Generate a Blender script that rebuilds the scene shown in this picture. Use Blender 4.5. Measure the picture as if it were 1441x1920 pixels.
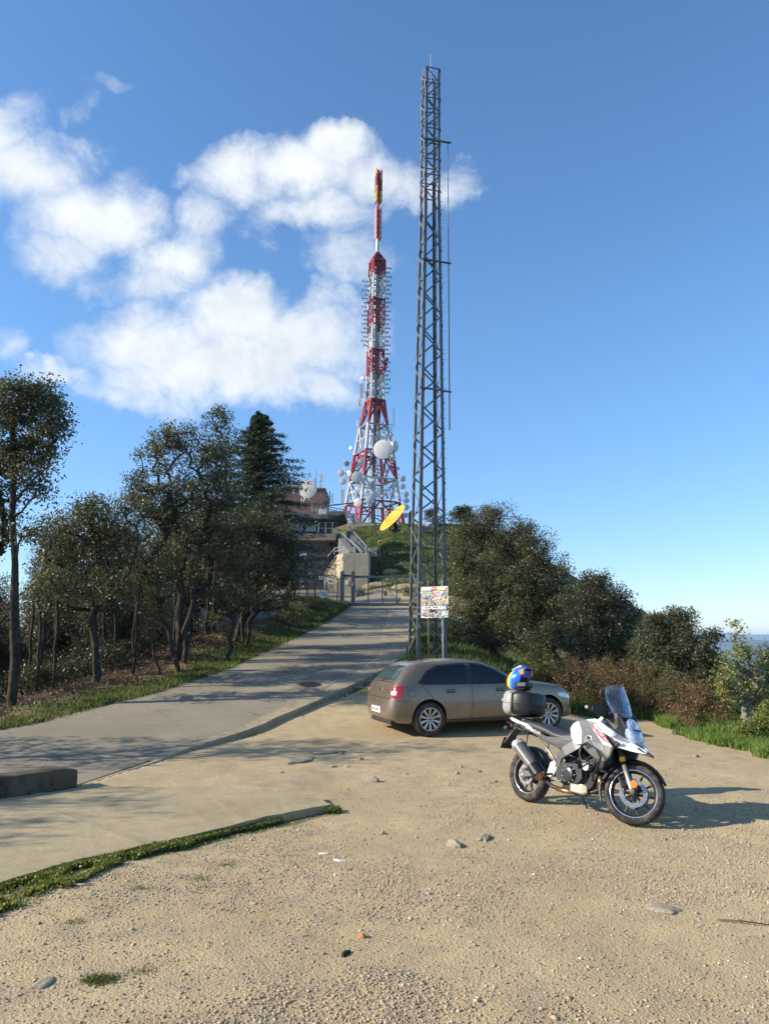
USE_HAZE = True
import bpy, bmesh, math, random
import numpy as np
from mathutils import Vector, Matrix
from mathutils.bvhtree import BVHTree

for _o in list(bpy.data.objects):
    bpy.data.objects.remove(_o)
SC = bpy.context.scene
COL = SC.collection
R_ = math.radians
rng = np.random.default_rng(7)
random.seed(7)

# ------------------------------------------------------------------ camera
CAM_H, PITCH, FPX = 1.9, R_(9.45), 1442.0
cam_data = bpy.data.cameras.new('camera')
cam = bpy.data.objects.new('camera', cam_data)
COL.objects.link(cam)
cam.location = (0, 0, CAM_H)
cam.rotation_euler = (R_(90) + PITCH, 0, 0)
cam_data.sensor_fit = 'VERTICAL'
cam_data.sensor_height = 24.0
cam_data.lens = 24.0 * FPX / 1920.0
cam_data.clip_end = 60000.0
cam_data.clip_start = 0.05
SC.camera = cam

# ------------------------------------------------------------------ world, sun, exposure
SUN_EL = R_(27)
SUN_AZ = R_(-98)          # from +Y towards +X: the sun stands to the left
SC.view_settings.view_transform = 'Standard'
SC.view_settings.look = 'None'
SC.view_settings.gamma = 1.0
SC.view_settings.exposure = 0.9
SC.view_settings.use_curve_mapping = False
SC.render.engine = 'CYCLES'
SC.cycles.max_bounces = 6
SC.cycles.diffuse_bounces = 3
SC.cycles.glossy_bounces = 3
SC.cycles.transmission_bounces = 6
SC.cycles.transparent_max_bounces = 12
SC.cycles.volume_bounces = 0
SC.cycles.sample_clamp_indirect = 6.0
SC.cycles.use_denoising = True

sun_data = bpy.data.lights.new('sun', 'SUN')
sun_data.energy = 4.3
sun_data.angle = R_(0.5)
sun_data.color = (1.0, 0.90, 0.76)
sun = bpy.data.objects.new('sun', sun_data)
COL.objects.link(sun)
_sd = Vector((math.sin(SUN_AZ) * math.cos(SUN_EL), math.cos(SUN_AZ) * math.cos(SUN_EL), math.sin(SUN_EL)))
sun.rotation_euler = _sd.to_track_quat('Z', 'Y').to_euler()
sun.location = _sd * 50


def at(px, py, Y):
    """the point seen at photo pixel (px, py) at distance Y ahead"""
    a = (px - 720.5) / FPX
    b = (960 - py) / FPX
    ry = math.cos(PITCH) - b * math.sin(PITCH)
    rz = math.sin(PITCH) + b * math.cos(PITCH)
    t = Y / ry
    return Vector((a * t, Y, CAM_H + rz * t))


class NT:
    """a thin helper for writing node trees"""
    def __init__(s, tree):
        s.t = tree
        s.n = tree.nodes
        s.l = tree.links

    def node(s, typ, **kw):
        n = s.n.new(typ)
        for k, v in kw.items():
            setattr(n, k, v)
        return n

    def put(s, sock, v):
        if isinstance(v, bpy.types.NodeSocket):
            s.l.new(v, sock)
        elif v is not None:
            if hasattr(sock, 'default_value'):
                try:
                    sock.default_value = v
                except Exception:
                    sock.default_value = (*v, 1.0)

    def math(s, op, a, b=None, c=None, clamp=False):
        n = s.node('ShaderNodeMath', operation=op, use_clamp=clamp)
        for i, v in enumerate((a, b, c)):
            if v is not None:
                s.put(n.inputs[i], v)
        return n.outputs[0]

    def vmath(s, op, a, b=None):
        n = s.node('ShaderNodeVectorMath', operation=op)
        s.put(n.inputs[0], a)
        if b is not None:
            s.put(n.inputs[1], b)
        return n.outputs['Value'] if op in ('LENGTH', 'DOT_PRODUCT') else n.outputs[0]

    def noise(s, vec, scale, detail=3.0, rough=0.55, dist=0.0, col=False):
        n = s.node('ShaderNodeTexNoise')
        if vec is not None:
            s.put(n.inputs['Vector'], vec)
        n.inputs['Scale'].default_value = scale
        n.inputs['Detail'].default_value = detail
        n.inputs['Roughness'].default_value = rough
        n.inputs['Distortion'].default_value = dist
        return n.outputs['Color'] if col else n.outputs[0]

    def voro(s, vec, scale, feature='F1', out='Distance'):
        n = s.node('ShaderNodeTexVoronoi', feature=feature)
        if vec is not None:
            s.put(n.inputs['Vector'], vec)
        n.inputs['Scale'].default_value = scale
        return n.outputs[out]

    def ramp(s, fac, a, b, c=0.0, d=1.0, smooth=True):
        n = s.node('ShaderNodeMapRange', interpolation_type='SMOOTHSTEP' if smooth else 'LINEAR')
        for i, v in enumerate((fac, a, b, c, d)):
            s.put(n.inputs[i], v)
        return n.outputs[0]

    def mix(s, f, a, b, mode='MIX'):
        n = s.node('ShaderNodeMix', data_type='RGBA', blend_type=mode)
        s.put(n.inputs[0], f)
        s.put(n.inputs[6], a)
        s.put(n.inputs[7], b)
        return n.outputs[2]

    def attr(s, name):
        n = s.node('ShaderNodeAttribute')
        n.attribute_name = name
        return n

    def bump(s, h, strength=0.5, dist=0.02, normal=None):
        n = s.node('ShaderNodeBump')
        n.inputs['Strength'].default_value = strength
        n.inputs['Distance'].default_value = dist
        s.put(n.inputs['Height'], h)
        if normal is not None:
            s.put(n.inputs['Normal'], normal)
        return n.outputs[0]


def make_world():
    w = bpy.data.worlds.new('World')
    SC.world = w
    w.use_nodes = True
    T = NT(w.node_tree)
    T.n.clear()
    out = T.node('ShaderNodeOutputWorld')
    sky = T.node('ShaderNodeTexSky', sky_type='NISHITA')
    sky.sun_disc = False
    sky.sun_elevation = SUN_EL
    sky.sun_rotation = SUN_AZ
    sky.altitude = 900
    sky.air_density = 1.15
    sky.dust_density = 0.25
    sky.ozone_density = 4.0
    bg = T.node('ShaderNodeBackground')
    bg.inputs[1].default_value = 0.122
    tc = T.node('ShaderNodeTexCoord')
    d = tc.outputs['Generated']
    sep = T.node('ShaderNodeSeparateXYZ')
    T.l.new(d, sep.inputs[0])
    dx, dy, dz = sep.outputs
    dys = T.math('MAXIMUM', dy, 0.05)
    u = T.math('DIVIDE', dx, dys)
    v = T.math('DIVIDE', dz, dys)
    # high thin haze whitens and saturates the deep blue a little
    hs = T.node('ShaderNodeHueSaturation')
    T.l.new(sky.outputs[0], hs.inputs['Color'])
    hs.inputs['Saturation'].default_value = 1.1
    hs.inputs['Value'].default_value = 1.0
    lowc = T.mix(T.ramp(dz, 0.0, 0.42), (0.74, 0.78, 0.90), (1.0, 1.0, 1.0))
    T.l.new(T.mix(1.0, hs.outputs[0], lowc, 'MULTIPLY'), bg.inputs[0])
    # warp
    wn = T.noise(d, 9.0, 7.0, 0.62, col=True)
    wv = T.vmath('SUBTRACT', wn, (0.5, 0.5, 0.5))
    comb = T.node('ShaderNodeCombineXYZ')
    T.put(comb.inputs[0], u)
    T.put(comb.inputs[1], v)
    sc = T.node('ShaderNodeVectorMath', operation='SCALE')
    T.l.new(wv, sc.inputs[0])
    sc.inputs['Scale'].default_value = 0.16
    uv = T.vmath('ADD', comb.outputs[0], sc.outputs[0])
    zero = T.vmath('MULTIPLY', uv, (1, 1, 0))
    blobs = [(60, 320, 105, 95, .9), (150, 395, 120, 70, .9), (25, 230, 60, 70, .75), (225, 400, 60, 55, .8), (120, 480, 80, 50, .7),
             (170, 520, 35, 30, .5), (330, 470, 75, 50, .75), (290, 520, 80, 40, .6), (380, 400, 60, 50, .65),
             (445, 330, 80, 55, .85), (560, 330, 110, 62, .95), (625, 290, 60, 48, .9), (600, 410, 115, 45, .75), (720, 340, 95, 55, .72),
             (830, 330, 60, 40, .6), (660, 485, 75, 55, .55), (290, 640, 125, 75, 1.0), (430, 590, 105, 75, 1.05), (455, 540, 60, 42, .8),
             (400, 690, 190, 70, 1.1), (570, 640, 115, 80, 1.0), (600, 560, 60, 35, .6), (560, 735, 120, 45, .8), (250, 715, 110, 32, .6),
             (200, 610, 40, 25, .6), (190, 160, 55, 20, .34), (150, 195, 30, 26, .30), (345, 330, 32, 30, .40), (8, 650, 34, 34, .5),
             (90, 690, 70, 22, .6), (1140, 1150, 60, 14, .33), (1340, 1155, 40, 10, .28), (600, 790, 60, 16, .3)]
    tot = None
    for (px, py, rx, ry, wt) in blobs:
        c = at(px, py, 1.0) - Vector((0, 0, CAM_H))
        k = 1.0 / (math.cos(PITCH) - (960 - py) / FPX * math.sin(PITCH))
        su = 1.6 * rx / FPX * k
        sv = 1.6 * ry / FPX * k
        dd = T.vmath('MULTIPLY', T.vmath('SUBTRACT', zero, (c.x, c.z, 0)), (1 / su, 1 / sv, 0))
        f = T.ramp(T.vmath('LENGTH', dd), 1.25, 0.0, 0.0, wt)
        if tot is None:
            tot = f
        else:
            n = T.node('ShaderNodeMath', operation='SMOOTH_MAX')
            T.put(n.inputs[0], tot)
            T.put(n.inputs[1], f)
            n.inputs[2].default_value = 0.10
            tot = n.outputs[0]
    tot = T.math('MAXIMUM', T.math('SUBTRACT', tot, 0.07), 0.0)
    front = T.ramp(dy, 0.08, 0.25)
    tot = T.math('MULTIPLY', tot, front)
    # scattered clouds elsewhere, mostly towards the sun side
    gen = T.ramp(T.noise(d, 3.0, 4.0, 0.55), 0.5, 0.75, 0, 0.9)
    outside = T.math('SUBTRACT', 1.0, T.math('MULTIPLY', front, T.ramp(T.math('ABSOLUTE', u), 1.1, 0.75)))
    leftish = T.ramp(dx, 0.5, -0.3)
    gen = T.math('MULTIPLY', T.math('MULTIPLY', gen, outside), T.math('MULTIPLY', leftish, T.ramp(dz, 0.0, 0.15)))
    tot = T.math('MAXIMUM', tot, gen)
    fb = T.noise(d, 12.0, 10.0, 0.66, 0.55)
    fb2 = T.noise(d, 4.5, 4.0, 0.5)
    dens = T.math('ADD', T.math('MULTIPLY', tot, 1.2), T.math('MULTIPLY', T.math('SUBTRACT', fb, 0.5), 1.35))
    dens = T.math('ADD', dens, T.math('MULTIPLY', T.math('SUBTRACT', fb2, 0.5), 0.3))
    dens = T.math('MULTIPLY', dens, T.ramp(tot, 0.04, 0.22))
    alpha = T.math('MULTIPLY', T.ramp(dens, 0.0, 1.08), 0.96)
    # brightness: bright towards the sun, grey in the thick underside
    thick = T.ramp(dens, 0.55, 1.25)
    side = T.ramp(u, -0.32, 0.12)
    low = T.ramp(v, 0.62, 0.30)
    grey = T.math('MULTIPLY', T.math('MULTIPLY', thick, side), low)
    fine = T.noise(d, 22.0, 6.0, 0.6)
    shade = T.math('ADD', T.math('MULTIPLY', grey, 1.0), T.math('MULTIPLY', T.ramp(fine, 0.35, 0.7), 0.34), clamp=True)
    ccol = T.mix(shade, (0.84, 0.87, 0.89), (0.44, 0.52, 0.60))
    bgc = T.node('ShaderNodeBackground')
    T.put(bgc.inputs[0], ccol)
    bgc.inputs[1].default_value = 0.66
    ms = T.node('ShaderNodeMixShader')
    T.put(ms.inputs[0], alpha)
    T.l.new(bg.outputs[0], ms.inputs[1])
    T.l.new(bgc.outputs[0], ms.inputs[2])
    T.l.new(ms.outputs[0], out.inputs[0])
    w.cycles.sampling_method = 'MANUAL'
    w.cycles.sample_map_resolution = 512


make_world()

# ------------------------------------------------------------------ materials
MATS = {}


def pmat(name, col, rough=0.6, metal=0.0, var=0.12, scale=8.0, bump=0.0, bscale=60.0, bdist=0.004, coat=0.0, spec=0.5,
         dirt=None, dirt_amt=0.0, emit=None):
    """principled material with noise variation of colour and roughness, optional dirt patches and bump"""
    m = bpy.data.materials.new(name)
    m.use_nodes = True
    T = NT(m.node_tree)
    b = T.n['Principled BSDF']
    tc = T.node('ShaderNodeTexCoord')
    P = tc.outputs['Object']
    n1 = T.noise(P, scale, 5.0, 0.6)
    c = T.mix(T.ramp(n1, 0.3, 0.7), [x * (1 - var) for x in col], [min(1, x * (1 + var)) for x in col])
    if dirt is not None:
        c = T.mix(T.math('MULTIPLY', T.ramp(T.noise(P, scale * 0.6, 6.0, 0.65), 0.42, 0.68), dirt_amt), c, dirt)
    T.put(b.inputs['Base Color'], c)
    T.put(b.inputs['Roughness'], T.ramp(n1, 0.2, 0.8, max(0.02, rough - 0.06), min(1, rough + 0.08)))
    b.inputs['Metallic'].default_value = metal
    b.inputs['Specular IOR Level'].default_value = spec
    if coat:
        b.inputs['Coat Weight'].default_value = coat
        b.inputs['Coat Roughness'].default_value = 0.05
    if bump:
        T.put(b.inputs['Normal'], T.bump(T.noise(P, bscale, 5.0, 0.6), bump, bdist))
    MATS[name] = m
    return m


def foliage_mat(name, dark, light, trans=0.25, rough=0.45, spec=0.35):
    m = bpy.data.materials.new(name)
    m.use_nodes = True
    T = NT(m.node_tree)
    b = T.n['Principled BSDF']
    out = T.n['Material Output']
    a = T.attr('tint')
    c = T.mix(a.outputs['Fac'], dark, light)
    T.put(b.inputs['Base Color'], c)
    b.inputs['Roughness'].default_value = rough
    b.inputs['Specular IOR Level'].default_value = spec
    tr = T.node('ShaderNodeBsdfTranslucent')
    T.put(tr.inputs[0], T.mix(0.5, c, (light[0] * 1.3, light[1] * 1.5, light[2] * 0.7)))
    ms = T.node('ShaderNodeMixShader')
    ms.inputs[0].default_value = trans
    T.l.new(b.outputs[0], ms.inputs[1])
    T.l.new(tr.outputs[0], ms.inputs[2])
    T.l.new(ms.outputs[0], out.inputs[0])
    MATS[name] = m
    return m


# ------------------------------------------------------------------ mesh helpers
def link(name, data, mat=None, parent=None):
    o = bpy.data.objects.new(name, data)
    COL.objects.link(o)
    if mat is not None and hasattr(data, 'materials') and len(data.materials) == 0:
        data.materials.append(mat)
    if parent is not None:
        o.parent = parent
    return o


def tag(o, label=None, cat=None, group=None, kind=None):
    if label:
        o['label'] = label
    if cat:
        o['category'] = cat
    if group:
        o['group'] = group
    if kind:
        o['kind'] = kind
    return o


def thing(name, label, cat, loc=(0, 0, 0), rz=0.0, group=None):
    o = bpy.data.objects.new(name, None)
    o.empty_display_size = 0.2
    COL.objects.link(o)
    o.location = loc
    o.rotation_euler = (0, 0, rz)
    return tag(o, label, cat, group)


def mesh_np(name, verts, faces, smooth=False, attrs=None):
    """mesh from numpy verts (n,3) and faces (m,k), k constant"""
    me = bpy.data.meshes.new(name)
    verts = np.asarray(verts, np.float32)
    faces = np.asarray(faces, np.int32)
    k = faces.shape[1]
    me.vertices.add(len(verts))
    me.vertices.foreach_set('co', verts.ravel())
    me.loops.add(faces.size)
    me.loops.foreach_set('vertex_index', faces.ravel())
    me.polygons.add(len(faces))
    me.polygons.foreach_set('loop_start', np.arange(len(faces), dtype=np.int32) * k)
    me.polygons.foreach_set('loop_total', np.full(len(faces), k, np.int32))
    if smooth:
        me.polygons.foreach_set('use_smooth', np.ones(len(faces), bool))
    for an, (dom, val) in (attrs or {}).items():
        at_ = me.attributes.new(an, 'FLOAT', dom)
        at_.data.foreach_set('value', np.asarray(val, np.float32))
    me.update(calc_edges=True)
    return me


class MB:
    """collects simple solids and links them as one mesh object"""
    def __init__(s, M=None):
        s.v = []
        s.f = []
        s.M = M

    def add(s, vs, fs):
        n = len(s.v)
        s.v += [tuple(p) for p in vs]
        s.f += [tuple(i + n for i in f) for f in fs]
        return s

    def box(s, c, size, rot=None):
        cx, cy, cz = c
        hx, hy, hz = size[0] / 2, size[1] / 2, size[2] / 2
        vs = [Vector((sx * hx, sy * hy, sz * hz)) for sz in (-1, 1) for sy in (-1, 1) for sx in (-1, 1)]
        if rot is not None:
            vs = [rot @ p for p in vs]
        vs = [(p.x + cx, p.y + cy, p.z + cz) for p in vs]
        return s.add(vs, [(0, 2, 3, 1), (4, 5, 7, 6), (0, 1, 5, 4), (2, 6, 7, 3), (0, 4, 6, 2), (1, 3, 7, 5)])

    def bar(s, a, b, w, h=None, up=(0, 0, 1)):
        a, b = Vector(a), Vector(b)
        h = w if h is None else h
        d = (b - a).normalized()
        upv = Vector(up)
        if abs(d.dot(upv)) > 0.98:
            upv = Vector((0, 1, 0))
        x = d.cross(upv).normalized()
        y = x.cross(d).normalized()
        vs = []
        for p in (a, b):
            for sx, sy in ((-1, -1), (1, -1), (1, 1), (-1, 1)):
                vs.append(p + x * sx * w / 2 + y * sy * h / 2)
        return s.add(vs, [(0, 3, 2, 1), (4, 5, 6, 7), (0, 1, 5, 4), (1, 2, 6, 5), (2, 3, 7, 6), (3, 0, 4, 7)])

    def tube(s, pts, r, n=8, caps=True):
        pts = [Vector(p) for p in pts]
        rs = r if isinstance(r, (list, tuple)) else [r] * len(pts)
        vs, fs = [], []
        prev = None
        for i, p in enumerate(pts):
            if i == 0:
                d = pts[1] - p
            elif i == len(pts) - 1:
                d = p - pts[-2]
            else:
                d = (pts[i + 1] - p).normalized() + (p - pts[i - 1]).normalized()
            d.normalize()
            if prev is None:
                ref = Vector((0, 0, 1)) if abs(d.z) < 0.9 else Vector((1, 0, 0))
                x = d.cross(ref).normalized()
            else:
                x = (prev - d * prev.dot(d)).normalized()
            prev = x
            y = d.cross(x)
            for k in range(n):
                t = 2 * math.pi * k / n
                vs.append(p + (x * math.cos(t) + y * math.sin(t)) * rs[i])
        for i in range(len(pts) - 1):
            for k in range(n):
                a = i * n + k
                b = i * n + (k + 1) % n
                fs.append((a, b, b + n, a + n))
        if caps:
            fs.append(tuple(range(n))[::-1])
            fs.append(tuple((len(pts) - 1) * n + k for k in range(n)))
        return s.add(vs, fs)

    def lathe(s, prof, c=(0, 0, 0), axis='Z', n=24, a0=0.0, a1=2 * math.pi):
        """prof: list of (radius, along-axis)"""
        c = Vector(c)
        full = abs(a1 - a0 - 2 * math.pi) < 1e-6
        m = n if full else n + 1
        vs, fs = [], []
        for r, h in prof:
            for k in range(m):
                t = a0 + (a1 - a0) * k / n
                x, y = r * math.cos(t), r * math.sin(t)
                p = {'Z': (x, y, h), 'Y': (x, h, y), 'X': (h, x, y)}[axis]
                vs.append(Vector(p) + c)
        for i in range(len(prof) - 1):
            for k in range(n if full else n):
                a = i * m + k
                b = i * m + (k + 1) % m
                fs.append((a, b, b + m, a + m))
        return s.add(vs, fs)

    def prism(s, outline, y0, y1, plane='XZ'):
        """extrude a 2-D outline between two coordinates on the third axis"""
        def P(q, w):
            return {'XZ': (q[0], w, q[1]), 'XY': (q[0], q[1], w), 'YZ': (w, q[0], q[1])}[plane]
        n = len(outline)
        vs = [P(q, y0) for q in outline] + [P(q, y1) for q in outline]
        fs = [tuple(range(n)), tuple(range(2 * n - 1, n - 1, -1))]
        for i in range(n):
            j = (i + 1) % n
            fs.append((i, i + n, j + n, j))
        return s.add(vs, fs)

    def loft(s, rings, caps=True, closed=True):
        n = len(rings[0])
        vs = [p for r in rings for p in r]
        fs = []
        for i in range(len(rings) - 1):
            for k in range(n if closed else n - 1):
                a, b = i * n + k, i * n + (k + 1) % n
                fs.append((a, b, b + n, a + n))
        if caps:
            fs.append(tuple(range(n))[::-1])
            fs.append(tuple((len(rings) - 1) * n + k for k in range(n)))
        return s.add(vs, fs)

    def build(s, name, mat, parent=None, smooth=False, bevel=0.0, sub=0, M=None, auto=None):
        me = bpy.data.meshes.new(name)
        me.from_pydata([tuple(p) for p in s.v], [], s.f)
        bm = bmesh.new()
        bm.from_mesh(me)
        bmesh.ops.recalc_face_normals(bm, faces=bm.faces)
        bm.to_mesh(me)
        bm.free()
        if M is not None:
            me.transform(M)
        elif s.M is not None:
            me.transform(s.M)
        if smooth or auto is not None:
            for p in me.polygons:
                p.use_smooth = True
        if auto is not None:
            me.set_sharp_from_angle(angle=R_(auto))
        o = link(name, me, mat, parent)
        if bevel:
            md = o.modifiers.new('bevel', 'BEVEL')
            md.width = bevel
            md.segments = 2
            md.limit_method = 'ANGLE'
            md.angle_limit = R_(35)
        if sub:
            md = o.modifiers.new('sub', 'SUBSURF')
            md.levels = sub
            md.render_levels = sub
        return o


def sellipse(x, yc, zc, hw, hh, e=2.5, n=16, eb=None):
    """superellipse ring in the YZ plane at x"""
    r = []
    for k in range(n):
        t = 2 * math.pi * k / n
        c, s_ = math.cos(t), math.sin(t)
        ee = e if s_ >= 0 or eb is None else eb
        r.append((x, yc + hw * math.copysign(abs(c) ** (2 / ee), c), zc + hh * math.copysign(abs(s_) ** (2 / ee), s_)))
    return r


def text_part(name, body, size, mat, parent, M, extrude=0.002, offset=0.0):
    cu = bpy.data.curves.new(name, 'FONT')
    cu.body = body
    cu.size = size
    cu.extrude = extrude
    cu.align_x = 'CENTER'
    cu.align_y = 'CENTER'
    cu.resolution_u = 2
    cu.offset = offset
    tmp = bpy.data.objects.new('tmp_text', cu)
    COL.objects.link(tmp)
    bpy.context.view_layer.update()
    me = bpy.data.meshes.new_from_object(tmp.evaluated_get(bpy.context.evaluated_depsgraph_get()))
    bpy.data.objects.remove(tmp)
    me.name = name
    me.materials.clear()
    me.materials.append(mat)
    o = bpy.data.objects.new(name, me)
    COL.objects.link(o)
    o.parent = parent
    o.matrix_local = M
    return o


def copy_tree(o, parent=None):
    c = o.copy()
    COL.objects.link(c)
    c.parent = parent
    for ch in list(o.children):
        copy_tree(ch, c)
    return c


# ------------------------------------------------------------------ numpy value noise
def _hash(ix, iy, seed):
    h = (ix.astype(np.int64) * 374761393 + iy.astype(np.int64) * 668265263 + seed * 1442695041) & 0x7fffffff
    h = ((h ^ (h >> 13)) * 1274126177) & 0x7fffffff
    h = h ^ (h >> 16)
    return (h & 0xffff) / 65535.0


def vnoise(x, y, scale, seed=0):
    x = np.asarray(x, float) / scale
    y = np.asarray(y, float) / scale
    ix, iy = np.floor(x), np.floor(y)
    fx, fy = x - ix, y - iy
    fx = fx * fx * (3 - 2 * fx)
    fy = fy * fy * (3 - 2 * fy)
    ix, iy = ix.astype(int), iy.astype(int)
    a, b = _hash(ix, iy, seed), _hash(ix + 1, iy, seed)
    c, d = _hash(ix, iy + 1, seed), _hash(ix + 1, iy + 1, seed)
    return (a + (b - a) * fx) * (1 - fy) + (c + (d - c) * fx) * fy


def fbm(x, y, scale, seed=0, octv=4):
    s, a, t = 0, 1.0, 0
    for i in range(octv):
        s = s + a * vnoise(x, y, scale / 2 ** i, seed + i * 17)
        t += a
        a *= 0.55
    return s / t


def ss(x, a, b):
    t = np.clip((np.asarray(x, float) - a) / (b - a), 0, 1)
    return t * t * (3 - 2 * t)
# ------------------------------------------------------------------ the lie of the land
RLy = [-50, 12.5, 16, 23, 35, 48, 60, 72, 80, 95, 105, 112, 130]
RLz = [0, 0, .2, 1.2, 2.5, 3.97, 5.3, 6.6, 8.6, 14.6, 17.6, 18.2, 18.2]
RRy = [-50, 12.5, 16, 23, 35, 48, 56, 60, 75, 90, 100, 110, 130]
RRz = [0, 0, .2, 1.2, 2.5, 3.97, 5.1, 6.3, 9.9, 13.9, 16.3, 18.2, 18.2]
KY = [4, 10.3, 13.3, 14.5, 15.2, 16.5, 18, 19.5, 21.7, 24.6, 30, 46.5, 48, 54, 58, 64, 70]
KX = [-9.6, -3.9, -3.38, -2.91, -2.66, -2.25, -1.55, -.94, -.11, .66, .95, 1.75, 1.8, 1.9, .8, -2.0, -4.5]
LY = [-6, 4, 8, 12, 15.4, 17, 19.1, 22.1, 28.6, 35, 45.2, 48.5, 51, 54, 70]
LX = [-28, -18.5, -14, -9.8, -7.45, -6.53, -5.43, -4.36, -3.53, -2.89, -2.19, -2.1, -5, -14, -14]
FX = [-9, -6, -3.75, -2.96, -2.75, -2.26, -1.75, -1.25, -.63]
FY = [1.5, 3.6, 5.5, 6.31, 6.77, 7.32, 7.92, 8.57, 9.2]


def xk(y):
    return np.interp(y, KY, KX)


def xl(y):
    return np.interp(y, LY, LX)


def road_z(x, y):
    x, y = np.asarray(x, float), np.asarray(y, float)
    rl, rr = np.interp(y, RLy, RLz), np.interp(y, RRy, RRz)
    # smooth the kinks of the profile
    k = ss(x, -2.5, 0.8)
    return rl * (1 - k) + rr * k


def slab_lift(x, y):
    yf = np.interp(x, FX, FY)
    on = ((y > yf + 0.05) & (x < -0.63)).astype(float)
    return on * ss(x, -0.63, -1.3) * (1 - ss(y, 11.0, 13.5))


def masks(x, y):
    """1 on road or slab, 0 elsewhere"""
    road = ((x > xl(y) + .05) & (x < xk(y)) & (y > 4) & (y < 69)) | ((x > xl(y)) & (x < xk(y)) & (y < 10.3))
    yf = np.interp(x, FX, FY)
    slab = (y > yf + 0.05) & (x < -0.63) & (x > xk(y) - .2) & (y < 10.25)
    return road, slab


def terrain(x, y):
    x, y = np.asarray(x, float), np.asarray(y, float)
    z = road_z(x, y)
    z = z * (1 - .92 * ss(x, 2.4, 5.6) * (1 - ss(y, 27, 46)))
    # the lot lies a little lower than the road behind its kerb
    z = z - np.interp(y, [-50, 13, 15, 20, 24, 30, 300], [0, 0, .07, .10, .08, 0, 0]) * (x > xk(y) - .12)
    z = z + .045 * slab_lift(x, y)
    # bank on the left of the road
    dl = xl(y) - x
    z = z + np.where((y > 18) & (y < 50), ss(dl, .3, 2.2) * .35 * ss(y, 18, 30) * (1 - ss(y, 46, 50)), 0)
    z = z - np.where(y < 50, ss(dl, 2.0, 6) * .8 + .22 * np.clip(dl - 4, 0, 14), 0) * (1 - ss(y, 44, 52))
    xe = np.interp(y, [-50, 20, 30, 60, 110, 300], [8.3, 8.3, 8.0, 9.5, 14, 14])
    z = z - .55 * np.maximum(0, x - xe)
    xw = np.interp(y, [-50, 30, 60, 110, 300], [-13, -13, -14.5, -19, -19])
    z = z - .45 * np.maximum(0, xw - x)
    z = z - .45 * np.maximum(0, y - 122)
    z = z - .25 * np.maximum(0, -8 - y)
    z = np.maximum(z, -420 + 12 * fbm(x, y, 900, 5))
    road, slab = masks(x, y)
    hard = road | slab
    # relief
    near = (np.abs(x) < 40) & (y < 60) & (y > -20)
    n = (fbm(x, y, 2.2, 1, 4) - .5) * .09 + (fbm(x, y, .35, 3, 3) - .5) * .022
    n = n * ss(x - xk(y), 0.02, 0.8)
    dcar = np.hypot((x - 2.1) / 2.6, (y - 15.5) / 1.4)
    n = n * ss(dcar, .6, 1.2)
    dbk = np.hypot((x - 2.1) / 1.2, (y - 9.0) / 1.1)
    n = n * (.25 + .75 * ss(dbk, .6, 1.2))
    wild = ss(x, 6.4, 8.5) * (y < 60) + ss(dl, .3, 2.0) * (y < 49) + ss(y, 56, 64)
    n2 = (fbm(x, y, 5, 9, 4) - .5) * .8 + (fbm(x, y, 1.1, 12, 3) - .5) * .22
    n2 = n2 * np.clip(wild, 0, 1) * np.where(y > 52, ss(x, -5.5, -1.5) + ss(y, 78, 84), 1)
    far = ss(np.hypot(x, y), 300, 1500)
    n3 = (fbm(x, y, 1400, 21, 6) - .5) * 260 * far
    z = z + n + n2 + n3
    z = np.where(hard, road_z(x, y) - .05 + .04 * slab * 1.0, z)
    # around the tower the summit is flat
    z = np.where((y > 104) & (y < 122) & (np.abs(x) < 16), np.minimum(z, 18.35), z)
    return z


def gz(x, y):
    return float(terrain(np.array([x]), np.array([y]))[0])


def warped(lo, hi, step, grow, far_lo, far_hi):
    c = list(np.arange(lo, hi + 1e-6, step))
    s, v = step, hi
    while v < far_hi:
        s *= grow
        v += s
        c.append(v)
    s, v = step, lo
    left = []
    while v > far_lo:
        s *= grow
        v -= s
        left.append(v)
    return np.array(left[::-1] + c)


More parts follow.
